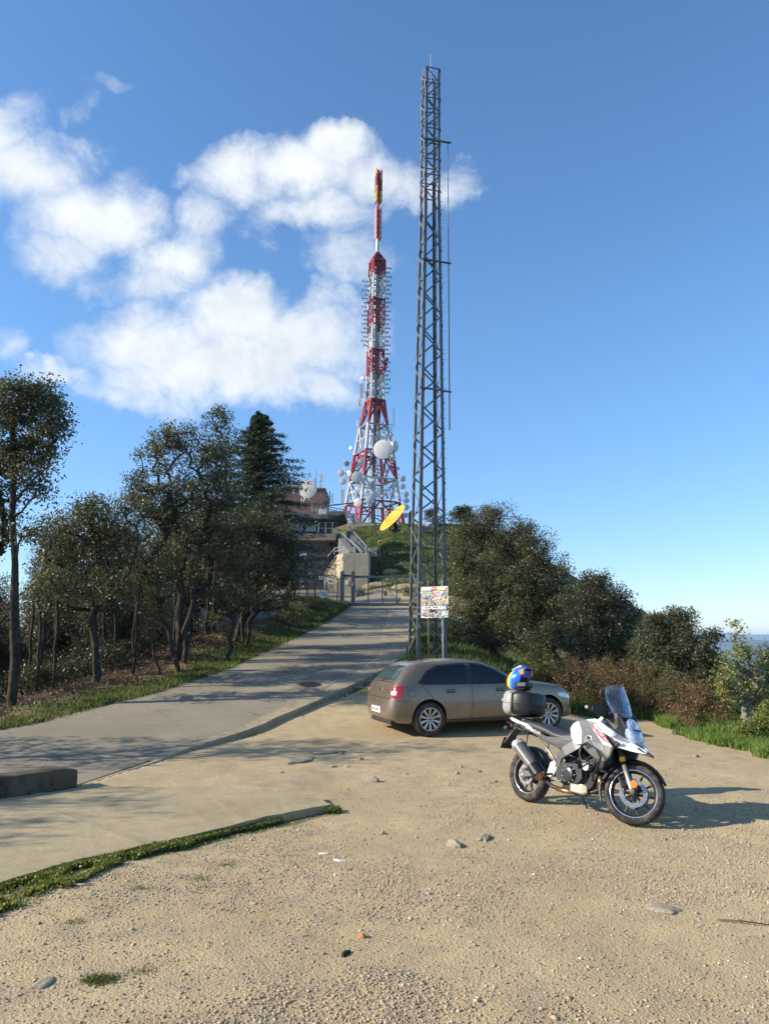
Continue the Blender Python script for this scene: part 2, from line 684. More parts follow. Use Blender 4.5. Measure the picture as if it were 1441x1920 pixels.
def make_ground():
    xs = warped(-5.0, 6.5, 0.045, 1.035, -30000, 30000)
    ys = warped(3.6, 13.0, 0.045, 1.035, -30000, 30000)
    X, Y = np.meshgrid(xs, ys)
    Z = terrain(X, Y)
    nx, ny = len(xs), len(ys)
    V = np.stack([X.ravel(), Y.ravel(), Z.ravel()], 1)
    idx = np.arange(nx * ny).reshape(ny, nx)
    F = np.stack([idx[:-1, :-1].ravel(), idx[:-1, 1:].ravel(), idx[1:, 1:].ravel(), idx[1:, :-1].ravel()], 1)
    x, y = V[:, 0], V[:, 1]
    nz = fbm(x, y, 1.4, 31, 4)
    dl = xl(y) - x
    g = ss(x + (nz - .5) * .9, 6.35, 6.75) * (y < 60)                        # verge and slope on the right
    g = np.maximum(g, ss(dl, .0, .25) * (1 - ss(dl + (nz - .5), 1.2, 2.4)) * (y > 6) * (y < 52) * .8)
    g = np.maximum(g, ss(y + (x - xk(y)) * .0, 55, 60) * ss(fbm(x, y, 3.5, 41, 4), .34, .5) * (x > -6))
    g = np.maximum(g, ss(y, 75, 82) * ss(fbm(x, y, 3.5, 41, 4), .34, .5))
    mound = ss(y, 18.5, 20.5) * (x > xk(y)) * (x < 7) * ss(nz, .25, .45)
    g = np.maximum(g, mound * (y < 60))
    yf = np.interp(x, FX, FY)
    foot = ss(yf - y, -.02, .05) * (1 - ss(yf - y + (nz - .5) * .6, .12, .5)) * (x < -.5) * (x > -6) * (y > 3)
    g = np.maximum(g, foot * .8)
    lit = np.maximum(ss(dl, 1.0, 2.0) * (y < 56), ss(-x, 14.5, 17) * (y < 90))
    tr = np.zeros(len(x))
    for (x0, y0, dx, dy, L, w) in ((-1.28, 5.9, -.18, .98, 1.5, .07), (-1.02, 6.0, -.12, .99, 1.1, .07), (-.25, 5.15, .62, .78, 1.3, .09), (-2.2, 4.9, .7, .71, 1.2, .06), (-.62, 4.3, .75, .66, 1.2, .09), (1.2, 12.0, .97, .2, 2.2, .1), (-1.2, 11.9, .8, .6, 2.0, .1)):
        s_ = (x - x0) * dx + (y - y0) * dy
        t_ = -(x - x0) * dy + (y - y0) * dx + .05 * s_ * s_
        tr = np.maximum(tr, (1 - ss(np.abs(t_), w * .7, w)) * ss(s_, -.05, .15) * (1 - ss(s_, L - .3, L)))
    far = ss(np.hypot(x, y), 150, 400)
    me = mesh_np('ground', V, F, True, {'grass': ('POINT', g), 'litter': ('POINT', lit), 'far': ('POINT', far), 'track': ('POINT', tr)})
    m = bpy.data.materials.new('gravelly_dirt')
    m.use_nodes = True
    T = NT(m.node_tree)
    b = T.n['Principled BSDF']
    P = T.node('ShaderNodeTexCoord').outputs['Object']
    big = T.noise(P, 0.55, 5, 0.6)
    mid = T.noise(P, 3.2, 6, 0.65)
    fine = T.noise(P, 38.0, 6, 0.7)
    vor = T.node('ShaderNodeTexVoronoi', feature='F1')
    T.put(vor.inputs['Vector'], P)
    vor.inputs['Scale'].default_value = 55.0
    vor2 = T.node('ShaderNodeTexVoronoi', feature='F1')
    T.put(vor2.inputs['Vector'], P)
    vor2.inputs['Scale'].default_value = 130.0
    c = T.mix(T.ramp(big, .3, .7), (0.370, 0.275, 0.138), (0.450, 0.345, 0.182))
    c = T.mix(T.math('MULTIPLY', T.ramp(mid, .42, .70), .7), c, (0.285, 0.205, 0.110))
    c = T.mix(T.math('MULTIPLY', T.ramp(T.noise(P, 14, 5, .7), .55, .72), .55), c, (0.20, 0.145, 0.085))
    c = T.mix(T.math('MULTIPLY', T.ramp(fine, .35, .75), .42), c, (0.60, 0.48, 0.30))
    peb = T.math('MULTIPLY', T.ramp(T.vmath('LENGTH', T.vmath('SUBTRACT', vor.outputs['Color'], (.5, .5, .5))), .3, .75), T.ramp(mid, .35, .6))
    hs = T.node('ShaderNodeHueSaturation')
    T.put(hs.inputs['Color'], vor.outputs['Color'])
    c2 = T.mix(T.math('MULTIPLY', peb, .38), c, T.mix(vor.outputs['Distance'], (0.55, 0.50, 0.42), (0.22, 0.19, 0.15)))
    grassc = T.mix(T.ramp(fine, .3, .7), (0.060, 0.085, 0.022), (0.115, 0.135, 0.035))
    dry = T.mix(T.ramp(mid, .3, .7), (0.24, 0.175, 0.095), (0.12, 0.11, 0.045))
    grassc = T.mix(T.ramp(T.noise(P, .28, 5, .6), .40, .58), grassc, dry)
    litc = T.mix(T.ramp(fine, .3, .75), (0.035, 0.026, 0.017), (0.12, 0.080, 0.048))
    c3 = T.mix(T.attr('litter').outputs['Fac'], c2, litc)
    gfac = T.ramp(T.math('ADD', T.attr('grass').outputs['Fac'], T.math('MULTIPLY', T.math('SUBTRACT', mid, .5), .5)), .3, .6)
    c4 = T.mix(gfac, c3, grassc)
    farc = T.mix(T.ramp(T.noise(P, .004, 6, .6), .4, .6), (0.030, 0.045, 0.020), (0.09, 0.10, 0.05))
    c5 = T.mix(T.attr('far').outputs['Fac'], c4, farc)
    T.put(b.inputs['Base Color'], c5)
    b.inputs['Roughness'].default_value = .95
    b.inputs['Specular IOR Level'].default_value = .15
    h = T.math('ADD', T.math('MULTIPLY', fine, .5), T.math('MULTIPLY', T.math('SUBTRACT', 1.0, vor.outputs['Distance']), .5))
    h = T.math('ADD', h, T.math('MULTIPLY', T.math('SUBTRACT', 1.0, vor2.outputs['Distance']), .22))
    h = T.math('ADD', h, T.math('MULTIPLY', T.noise(P, 11.0, 5, .65), .7))
    sp = T.node('ShaderNodeSeparateXYZ')
    T.put(sp.inputs[0], P)
    tw = T.math('SINE', T.math('ADD', T.math('MULTIPLY', sp.outputs[1], 150.0), T.math('MULTIPLY', T.math('SINE', T.math('MULTIPLY', sp.outputs[0], 60.0)), 2.0)))
    tf = T.attr('track').outputs['Fac']
    h = T.math('SUBTRACT', h, T.math('MULTIPLY', tf, T.math('ADD', .35, T.math('MULTIPLY', tw, .22))))
    T.put(b.inputs['Normal'], T.bump(h, .75, .014))
    o = link('ground', me, m)
    tag(o, 'tan gravelly dirt lot, verges and hilltop slopes', kind='structure')


make_ground()


def strip_mesh(name, ysamp, left, right, nx, zoff, mat, thick=0.0, zfun=None):
    zfun = zfun or road_z
    ysamp = np.asarray(ysamp, float)
    V, F = [], []
    for y in ysamp:
        a, b = float(left(y)), float(right(y))
        for i in range(nx + 1):
            x = a + (b - a) * i / nx
            V.append((x, y, float(zfun(x, y)) + zoff))
    for j in range(len(ysamp) - 1):
        for i in range(nx):
            q = j * (nx + 1) + i
            F.append((q, q + 1, q + nx + 2, q + nx + 1))
    if thick:
        n0 = len(V)
        top = [list(v) for v in V]
        V += [tuple(v) for v in top]
        V += [(v[0], v[1], v[2] - thick) for v in top]
        n = n0
        for j in range(len(ysamp) - 1):
            q = n0 + j * (nx + 1)
            F.append((q, q + nx + 1, q + nx + 1 + n, q + n))
            q = n0 + j * (nx + 1) + nx
            F.append((q, q + n, q + nx + 1 + n, q + nx + 1))
    me = bpy.data.meshes.new(name)
    me.from_pydata(V, [], F)
    me.update()
    for p in me.polygons[:(len(ysamp) - 1) * nx]:
        p.use_smooth = True
    return link(name, me, mat)


def asphalt():
    m = bpy.data.materials.new('old_asphalt')
    m.use_nodes = True
    T = NT(m.node_tree)
    b = T.n['Principled BSDF']
    P = T.node('ShaderNodeTexCoord').outputs['Object']
    big = T.noise(P, .35, 5, .6)
    fine = T.noise(P, 70, 4, .7)
    c = T.mix(T.ramp(big, .3, .7), (0.200, 0.168, 0.110), (0.265, 0.225, 0.150))
    c = T.mix(T.math('MULTIPLY', T.ramp(fine, .4, .7), .45), c, (0.36, 0.32, 0.26))
    c = T.mix(T.math('MULTIPLY', T.ramp(T.noise(P, 25, 5, .7), .52, .7), .5), c, (0.12, 0.108, 0.095))
    # cracks
    wob = T.vmath('ADD', P, T.vmath('MULTIPLY', T.noise(P, 2.5, 4, .6, col=True), (.8, .8, 0)))
    vd = T.voro(wob, .55, 'DISTANCE_TO_EDGE')
    crack = T.math('MULTIPLY', T.ramp(vd, .006, .0), T.ramp(T.noise(P, .6, 3), .45, .6))
    c = T.mix(T.math('MULTIPLY', crack, .8), c, (0.06, 0.053, 0.045))
    c = T.mix(T.math('MULTIPLY', T.ramp(T.noise(P, 5.5, 6, .7), .50, .68), .35), c, (0.125, 0.108, 0.085))
    c = T.mix(T.math('MULTIPLY', T.ramp(T.voro(P, 60), .0, .5, 1, 0), .28), c, (0.42, 0.37, 0.29))
    # dust blown onto it
    c = T.mix(T.math('MULTIPLY', T.ramp(T.noise(P, .9, 6, .65), .5, .75), .5), c, (0.36, 0.29, 0.19))
    T.put(b.inputs['Base Color'], c)
    b.inputs['Roughness'].default_value = .9
    b.inputs['Specular IOR Level'].default_value = .2
    h = T.math('ADD', T.math('MULTIPLY', fine, .6), T.math('MULTIPLY', crack, -1.2))
    h = T.math('ADD', h, T.math('MULTIPLY', T.noise(P, 18, 5, .7), .9))
    T.put(b.inputs['Normal'], T.bump(h, .9, .010))
    return m


def concrete(name, a, b_, fine_amt=.35, dark=(0.12, 0.11, 0.095), boards=0.0, stain=.5):
    m = bpy.data.materials.new(name)
    m.use_nodes = True
    T = NT(m.node_tree)
    b = T.n['Principled BSDF']
    P = T.node('ShaderNodeTexCoord').outputs['Object']
    c = T.mix(T.ramp(T.noise(P, .8, 6, .6), .3, .7), a, b_)
    f = T.noise(P, 55, 5, .7)
    c = T.mix(T.math('MULTIPLY', T.ramp(f, .45, .75), fine_amt), c, [x * 1.35 for x in b_])
    c = T.mix(T.math('MULTIPLY', T.ramp(T.noise(P, 7.5, 7, .72), .47, .66), stain * .75), c, dark)
    c = T.mix(T.math('MULTIPLY', T.ramp(T.noise(P, 24, 5, .7), .54, .70), .4), c, [x * .55 for x in a])
    mp = T.node('ShaderNodeMapping')
    T.put(mp.inputs[0], P)
    mp.inputs['Scale'].default_value = (1.0, 1.0, .18)
    st = T.noise(mp.outputs[0], 2.6, 6, .65)
    c = T.mix(T.math('MULTIPLY', T.ramp(st, .5, .75), stain), c, dark)
    h = T.math('ADD', T.math('MULTIPLY', f, .5), T.math('MULTIPLY', T.noise(P, 16, 5, .7), .6))
    if boards:
        sp = T.node('ShaderNodeSeparateXYZ')
        T.put(sp.inputs[0], P)
        fr = T.math('FRACT', T.math('MULTIPLY', sp.outputs[0], boards))
        ln = T.ramp(T.math('ABSOLUTE', T.math('SUBTRACT', fr, .5)), .46, .5)
        c = T.mix(T.math('MULTIPLY', ln, .3), c, dark)
        h = T.math('SUBTRACT', h, T.math('MULTIPLY', ln, .8))
    T.put(b.inputs['Base Color'], c)
    b.inputs['Roughness'].default_value = .9
    b.inputs['Specular IOR Level'].default_value = .2
    T.put(b.inputs['Normal'], T.bump(h, .8, .010))
    MATS[name] = m
    return m


ASPHALT = asphalt()
CONC_SLAB = concrete('slab_concrete', (0.325, 0.262, 0.152), (0.40, 0.325, 0.195), .25, (0.22, 0.17, 0.105), stain=.5)
CONC_KERB = concrete('kerb_concrete', (0.29, 0.24, 0.155), (0.37, 0.31, 0.205), .3, (0.19, 0.145, 0.09), stain=.8)
CONC_BLOCK = concrete('weathered_shaded_concrete', (0.085, 0.068, 0.045), (0.16, 0.13, 0.085), .4, (0.03, 0.024, 0.017), stain=.85)  # weathered tone, darkened further to carry the shade on the block's face
CONC_WALL = concrete('board_marked_concrete', (0.125, 0.122, 0.118), (0.185, 0.18, 0.17), .1, (0.065, 0.06, 0.054), boards=1.1, stain=.6)
CONC_TAN = concrete('tan_concrete', (0.37, 0.32, 0.22), (0.45, 0.39, 0.28), .1, (0.20, 0.16, 0.11), boards=.5, stain=.4)


def build_roads():
    ys = np.concatenate([np.arange(-6, 12, .5), np.arange(12, 30, .3), np.arange(30, 56, 1.0), np.arange(56, 70, 1.0)])
    gut = lambda y: np.interp(y, [4, 13, 16, 20, 30, 46, 60, 70], [.0, .10, .22, .42, .95, 1.25, .3, .3])
    o = strip_mesh('road', ys, xl, lambda y: xk(y) - .14 - gut(y), 14, .015, ASPHALT, .1)
    tag(o, 'sunlit old asphalt road climbing to the grey gate', kind='structure')
    ys2 = np.concatenate([np.arange(12.6, 30, .25), np.arange(30, 49, 1.0)])
    o = strip_mesh('gutter', ys2, lambda y: xk(y) - .14 - gut(y) - .01, lambda y: xk(y) - .13, 3, .021, CONC_KERB, .1)
    tag(o, 'pale concrete gutter band along the road edge', kind='structure')
    # kerb, cast in lengths; each length is a piece of its own
    root = thing('kerb', 'pale chipped concrete kerb between the road and the dirt lot', 'kerb', (0, 0, 0))
    del root['category'], root['label']
    root['kind'] = 'structure'
    y = 10.6
    k = 0
    while y < 47:
        L = (.95 if y < 26 else 2.0)
        y2 = y + L * .985
        mb = MB()
        rings = []
        for t in np.linspace(y, y2, 4):
            x = float(xk(t))
            z = float(road_z(x, t))
            w = rng.normal(0, .006)
            rings.append([(x - .13, t, z - .25), (x + .01 + w, t, z - .30), (x + w * 1.6, t, z + .018), (x - .03 + w, t, z + .034 + w * .5), (x - .13, t, z + .030)])
        mb.loft(rings)
        mb.build('kerb_stone', CONC_KERB, root, bevel=.008)
        y += L
        k += 1
    # slab
    F = list(zip(FX[1:], FY[1:]))
    back = [(-.80, 9.72), (-1.07, 10.0), (-2.2, 10.22), (-3.78, 10.27), (-4.55, 9.45), (-8.3, 5.3)]
    out = F + back
    pts = []
    for i in range(len(out)):
        a, b = Vector(out[i]), Vector(out[(i + 1) % len(out)])
        n = max(1, int((b - a).length / .12))
        for j in range(n):
            p = a.lerp(b, j / n)
            wob = .012 if i < len(F) - 1 else .03
            pts.append((p.x + rng.normal(0, wob), p.y + rng.normal(0, wob)))
    n = len(pts)
    bm = bmesh.new()
    top = [bm.verts.new((p[0], p[1], .056 + float(rng.normal(0, .0025)))) for p in pts]
    bot = [bm.verts.new((p[0] - .0, p[1] + .02, -.1)) for p in pts]
    f = bm.faces.new(top)
    for i in range(n):
        j = (i + 1) % n
        bm.faces.new((top[i], bot[i], bot[j], top[j]))
    bmesh.ops.recalc_face_normals(bm, faces=bm.faces)
    bmesh.ops.triangulate(bm, faces=[f])
    me = bpy.data.meshes.new('concrete_slab')
    bm.to_mesh(me)
    bm.free()
    o = link('concrete_slab', me, CONC_SLAB)
    tag(o, 'pale concrete apron slab with a raised broken edge', kind='structure')
    # massive kerb block on the slab
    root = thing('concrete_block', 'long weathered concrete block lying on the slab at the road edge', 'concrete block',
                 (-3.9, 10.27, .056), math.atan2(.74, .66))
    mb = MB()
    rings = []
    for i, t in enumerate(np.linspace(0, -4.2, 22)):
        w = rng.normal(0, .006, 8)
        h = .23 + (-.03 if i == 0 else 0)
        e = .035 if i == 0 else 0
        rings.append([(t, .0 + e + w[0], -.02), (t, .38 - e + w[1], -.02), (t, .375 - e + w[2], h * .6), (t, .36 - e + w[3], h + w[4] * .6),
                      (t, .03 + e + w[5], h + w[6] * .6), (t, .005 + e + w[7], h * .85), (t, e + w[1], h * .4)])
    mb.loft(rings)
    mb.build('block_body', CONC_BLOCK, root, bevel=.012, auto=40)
    # manhole on a paler patch
    root = thing('manhole', 'round iron manhole cover set in a pale square patch of the road', 'manhole cover', (-1.95, 19.8, 0))
    c = Vector((-1.95, 19.8))
    V = []
    for (dx, dy) in ((-.62, -.5), (.45, -.5), (.75, .7), (-.35, .7)):
        V.append((dx, dy, float(road_z(c.x + dx, c.y + dy)) + .027))
    mb = MB()
    V2 = [(v[0], v[1], v[2] - .06) for v in V]
    mb.add(V + V2, [(0, 1, 2, 3), (7, 6, 5, 4), (0, 4, 5, 1), (1, 5, 6, 2), (2, 6, 7, 3), (3, 7, 4, 0)])
    mb.build('concrete_patch', CONC_KERB, root)
    iron = pmat('cast_iron', (0.07, 0.062, 0.055), .7, .4, .2, 20, .4, 80)
    z0 = float(road_z(c.x, c.y))
    sl = float(road_z(c.x, c.y + .3) - road_z(c.x, c.y - .3)) / .6
    M = Matrix.Translation((.05, .1, z0 + .1 * sl + .034)) @ Matrix.Rotation(math.atan(sl), 4, 'X')
    mb = MB().lathe([(0, .012), (.27, .012), (.275, .004), (.30, .004), (.30, -.02)], n=28)
    for i in range(-4, 5):
        w = math.sqrt(max(0, .25 ** 2 - (i * .055) ** 2))
        mb.box((0, i * .055, .014), (2 * w, .022, .008))
    mb.build('iron_cover', iron, root, M=M)


build_roads()


# ------------------------------------------------------------------ far hills
def build_hills():
    m = pmat('far_forest', (0.045, 0.06, 0.03), .95, 0, .5, .0015, spec=.1)
    specs = [('hills', 13000, 18500, [(1250, 1192), (1300, 1188), (1350, 1186), (1395, 1190), (1441, 1189)], 9000, 3),
             ('hills', 7000, 9500, [(1150, 1215), (1240, 1206), (1320, 1200), (1380, 1197), (1441, 1203)], 6000, 8)]
    for name, Y0, Y1, prof, spanx, seed in specs:
        xs = np.linspace(-3500, Y0 * 1.1, 150)
        ys = np.linspace(Y0 - 3000, Y1, 40)
        X, Y = np.meshgrid(xs, ys)
        # ridge height from the outline seen at the right of the frame
        pxs = [at(p, q, Y0).x for p, q in prof]
        pzs = [at(p, q, Y0).z for p, q in prof]
        ridge = np.interp(X, pxs, pzs) + (fbm(X, Y * .3, 1800, seed, 5) - .5) * 150 * ss(np.abs(X - np.mean(pxs)), 500, 3000)
        t = (Y - (Y0 - 3000)) / 3000
        Z = -430 + (ridge + 430) * ss(t, 0, 1.0) + (fbm(X, Y, 900, seed + 4, 5) - .5) * 190 * (1 - ss(t, .75, .98))
        Z = np.where(Y > Y0, Z - (Y - Y0) * .1, Z)
        idx = np.arange(X.size).reshape(X.shape)
        F = np.stack([idx[:-1, :-1].ravel(), idx[:-1, 1:].ravel(), idx[1:, 1:].ravel(), idx[1:, :-1].ravel()], 1)
        me = mesh_np(name, np.stack([X.ravel(), Y.ravel(), Z.ravel()], 1), F, True)
        tag(link(name, me, m), 'distant blue mountain ridge in the haze', kind='structure')


build_hills()


def build_haze():
    mb = MB().box((0, 0, (-480 + 95) / 2), (64000, 64000, 575))
    m = bpy.data.materials.new('haze_air')
    m.use_nodes = True
    T = NT(m.node_tree)
    T.n.remove(T.n['Principled BSDF'])
    v = T.node('ShaderNodeVolumePrincipled')
    v.inputs['Color'].default_value = (0.50, 0.72, 1.0, 1)
    v.inputs['Density'].default_value = 9e-5
    v.inputs['Anisotropy'].default_value = 0.0
    T.l.new(v.outputs[0], T.n['Material Output'].inputs['Volume'])
    tag(mb.build('haze', m), kind='stuff')


if USE_HAZE:
    build_haze()
# ------------------------------------------------------------------ vegetation
F_OAK = foliage_mat('oak_leaves', (0.040, 0.043, 0.018), (0.140, 0.135, 0.064), .25)
F_OAK2 = foliage_mat('dark_oak_leaves', (0.028, 0.033, 0.015), (0.100, 0.103, 0.052), .22)
F_FRESH = foliage_mat('fresh_leaves', (0.10, 0.12, 0.03), (0.30, 0.31, 0.09), .4)
F_CEDAR = foliage_mat('cedar_needles', (0.024, 0.036, 0.018), (0.075, 0.092, 0.045), .15)
F_RED = foliage_mat('russet_leaves', (0.085, 0.062, 0.027), (0.21, 0.150, 0.062), .3)
F_SHRUB = foliage_mat('shrub_leaves', (0.045, 0.052, 0.018), (0.14, 0.135, 0.048), .28)
F_GRASS = foliage_mat('grass_blades', (0.045, 0.072, 0.018), (0.150, 0.175, 0.048), .35, .5)
F_VERGE = foliage_mat('verge_blades', (0.055, 0.10, 0.02), (0.19, 0.27, 0.06), .4, .5)
F_DRY = foliage_mat('dry_grass_blades', (0.12, 0.11, 0.045), (0.30, 0.27, 0.12), .3, .6)
F_DEAD = foliage_mat('dead_leaves', (0.050, 0.032, 0.018), (0.20, 0.125, 0.07), .15, .7)
BARK = pmat('dark_bark', (0.050, 0.042, 0.034), .95, 0, .45, 6, .8, 30, .02, spec=.1)
BARK_PALE = pmat('pale_bark', (0.22, 0.19, 0.14), .9, 0, .3, 6, .5, 30, .01, spec=.1)
TWIG = pmat('russet_twigs', (0.13, 0.075, 0.042), .9, 0, .3, 6, spec=.1)


def rvec(g, n):
    v = g.normal(size=(n, 3))
    return v / np.linalg.norm(v, axis=1, keepdims=True)


def leaf_mesh(name, C, g, size, flat=0.0, aspect=.5, tint=None, droop=0.0):
    """rhombic leaf faces centred on C"""
    n = len(C)
    nrm = rvec(g, n)
    nrm[:, 2] += flat
    nrm /= np.linalg.norm(nrm, axis=1, keepdims=True)
    t = np.cross(nrm, rvec(g, n))
    t /= np.linalg.norm(t, axis=1, keepdims=True) + 1e-9
    b = np.cross(nrm, t)
    L = (size * (.65 + .7 * g.random(n)))[:, None]
    W = L * aspect
    V = np.empty((n, 4, 3))
    V[:, 0] = C - t * L * .5
    V[:, 1] = C + b * W * .5 + nrm * L * .06
    V[:, 2] = C + t * L * .5
    V[:, 3] = C - b * W * .5 + nrm * L * .06
    F = np.arange(n * 4).reshape(n, 4)
    return mesh_np(name, V.reshape(-1, 3), F, False, {'tint': ('FACE', tint)} if tint is not None else None)


def limb_mesh(name, P, par, rad, sides=6):
    """tapered prisms along the edges of a skeleton"""
    ch = np.arange(1, len(P))
    a, b = P[par[ch]], P[ch]
    ra, rb = rad[par[ch]], rad[ch]
    ra = np.minimum(ra, rb * 2.0 + .004)
    d = b - a
    L = np.linalg.norm(d, axis=1, keepdims=True)
    ok = L[:, 0] > 1e-4
    a, b, ra, rb, d, L = a[ok], b[ok], ra[ok], rb[ok], d[ok], L[ok]
    d = d / L
    ref = np.where(np.abs(d[:, 2:3]) < .9, np.array([[0, 0, 1.]]), np.array([[1., 0, 0]]))
    x = np.cross(d, ref)
    x /= np.linalg.norm(x, axis=1, keepdims=True)
    y = np.cross(d, x)
    V = []
    for k in range(sides):
        t = 2 * math.pi * k / sides
        V.append(a - d * ra[:, None] * .3 + (x * math.cos(t) + y * math.sin(t)) * ra[:, None])
    for k in range(sides):
        t = 2 * math.pi * k / sides
        V.append(b + (x * math.cos(t) + y * math.sin(t)) * rb[:, None])
    V = np.stack(V, 1)
    n = len(a)
    base = np.arange(n)[:, None] * 2 * sides
    F = []
    for k in range(sides):
        k2 = (k + 1) % sides
        F.append(np.concatenate([base + k, base + k2, base + k2 + sides, base + k + sides], 1))
    F = np.concatenate(F, 0)
    return mesh_np(name, V.reshape(-1, 3), F, True)


def grow(g, starts, attr, jitter=.12, tip=.006, power=.48, rmax=.3):
    """skeleton: trunk polylines in starts, then every attractor joined to the nearest node"""
    P, par = [], []
    for pl in starts:
        for i, p in enumerate(pl):
            if i == 0:
                P.append(np.array(p, float))
                par.append(-1 if not P[:-1] else 0)
                if len(P) > 1:
                    par[-1] = len(P) - 1      # root of its own
            else:
                P.append(np.array(p, float))
                par.append(len(P) - 2)
    base = P[0]
    order = np.argsort(np.linalg.norm(attr - base, axis=1))
    buf = np.zeros((len(P) + len(attr) * 3 + 8, 3))
    n = len(P)
    buf[:n] = P
    pr = np.full(len(buf), -1)
    pr[:n] = par
    for i in order:
        a = attr[i]
        d = buf[:n] - a
        dist = np.sqrt((d ** 2).sum(1)) + np.maximum(0, d[:, 2]) * 1.6
        dist[0] += 5
        j = int(np.argmin(dist))
        p0 = buf[j]
        L = np.linalg.norm(a - p0)
        last = j
        for t in (.35, .7):
            q = p0 + (a - p0) * t + g.normal(size=3) * L * jitter * .5
            q[2] += L * .06 * math.sin(math.pi * t)
            buf[n] = q
            pr[n] = last
            last = n
            n += 1
        buf[n] = a
        pr[n] = last
        n += 1
    P = buf[:n]
    pr = pr[:n]
    cnt = np.ones(n)
    for i in range(n - 1, 0, -1):
        if pr[i] >= 0 and pr[i] != i:
            cnt[pr[i]] += cnt[i]
    rad = np.minimum(tip * cnt ** power, rmax)
    pr = np.where(pr < 0, 0, pr)
    return P, pr, rad


def tree(name, label, cat, base, lobes, trunks=1, leaf=.075, per=70, clump=.34, seed=1, mat=None, bark=None,
         lean=None, group=None, shell=.5, rtrunk=None, flat=.25, trunk_r=.0046, sides=6, bigjit=.15, tw=.45):
    """lobes: (px, py, rx_px, ry_px, Y, n_clumps) in the photograph's pixels at distance Y"""
    mat = mat or F_OAK
    bark = bark or BARK
    g = np.random.default_rng(seed)
    A, cc, rr = [], [], []
    for (px, py, rx, ry, Y, n) in lobes:
        c = np.array(at(px, py, Y))
        k = Y / FPX * 1.02
        R = np.array([rx * k, rx * k * .95, ry * k])
        v = rvec(g, n) * (g.random((n, 1)) ** shell)
        A.append(c + v * R)
        cc.append(c)
    A = np.concatenate(A)
    bz = gz(base[0], base[1])
    A = A[A[:, 2] > bz + .15]
    B = np.array([base[0], base[1], bz - .15])
    mean = A.mean(0)
    low = A[:, 2].min()
    starts = []
    for k in range(trunks):
        off = np.array([g.normal() * .22, g.normal() * .22, 0]) * (trunks > 1)
        tgt = mean + (g.normal(size=3) * np.array([.6, .6, .3]) * (trunks > 1))
        h = max(.6, (low - bz) + .35 * (mean[2] - low)) if lean is None else lean
        pl = []
        b0 = B + off
        for t in np.linspace(0, 1, 7):
            p = b0.copy()
            p[2] = bz - .15 + h * t
            p[:2] = b0[:2] + (tgt[:2] - b0[:2]) * (t ** 1.6) * min(1, h / max(.1, mean[2] - bz)) + g.normal(size=2) * .05 * (t > 0)
            pl.append(p)
        starts.append(pl)
    P, pr, rad = grow(g, starts, A, bigjit, trunk_r)
    # own roots for extra trunks
    o = 0
    for k, pl in enumerate(starts):
        pr[o] = o if o == 0 else o
        o += len(pl)
    # root flare
    root = thing(name, label, cat, (base[0], base[1], bz), 0, group)
    off = np.array([base[0], base[1], bz])
    lm = limb_mesh('trunk', P - off, pr, rad, sides)
    link('trunk', lm, bark, root)
    # leaves
    n = len(A)
    k = np.maximum(6, (per * (.30 + 1.15 * g.random(n) ** 1.3))).astype(int)
    idx = np.repeat(np.arange(n), k)
    v = rvec(g, len(idx)) * (g.random((len(idx), 1)) ** .45) * clump * (.7 + .6 * g.random(n))[idx][:, None]
    v[:, 2] *= .75
    C = A[idx] + v
    tint = np.clip(.5 + (g.random(n)[idx] - .5) * tw * 1.2 + (g.random(len(idx)) - .5) * .7, 0, 1)
    C = C[C[:, 2] > bz + .02] if True else C
    tint = tint[:len(C)]
    me = leaf_mesh('crown', C - off, g, leaf, flat, .55, tint)
    link('crown', me, mat, root)
    return root


def place(root, x, y, rz, s, label=None):
    c = copy_tree(root)
    c.location = (x, y, gz(x, y))
    c.rotation_euler = (0, 0, rz)
    c.scale = (s, s, s)
    if label:
        c['label'] = label
    return c


def blades(name, X, Y, h, w, mat, g, lean=.35, label=None, z=None, cat=None, kind='stuff', zoff=0.0, tintb=0.0):
    n = len(X)
    Z = (terrain(X, Y) if z is None else z) + zoff
    H = h * (.45 + .9 * g.random(n))
    a = g.random(n) * 2 * math.pi
    wv = np.stack([np.cos(a), np.sin(a), np.zeros(n)], 1) * (w * (.6 + .8 * g.random(n)) / 2)[:, None]
    la = g.random(n) * 2 * math.pi
    ln = np.stack([np.cos(la), np.sin(la), np.zeros(n)], 1) * (H * lean * g.random(n) * 1.6)[:, None]
    B = np.stack([X, Y, Z - .01], 1)
    M = B + ln * .35
    M[:, 2] += H * .6
    T_ = B + ln
    T_[:, 2] += H
    V = np.stack([B - wv, B + wv, M + wv * .8, T_, M - wv * .8], 1)
    # two faces: quad + tri, done as quads with a doubled tip
    F = np.arange(n * 5).reshape(n, 5)
    t = np.clip(.45 + tintb + (vnoise(X, Y, .6, 77) - .5) * .9 + (g.random(n) - .5) * .5, 0, 1)
    me = mesh_np(name, V.reshape(-1, 3), F, False, {'tint': ('FACE', t)})
    o = link(name, me, mat)
    tag(o, label, cat, kind=kind)
    return o


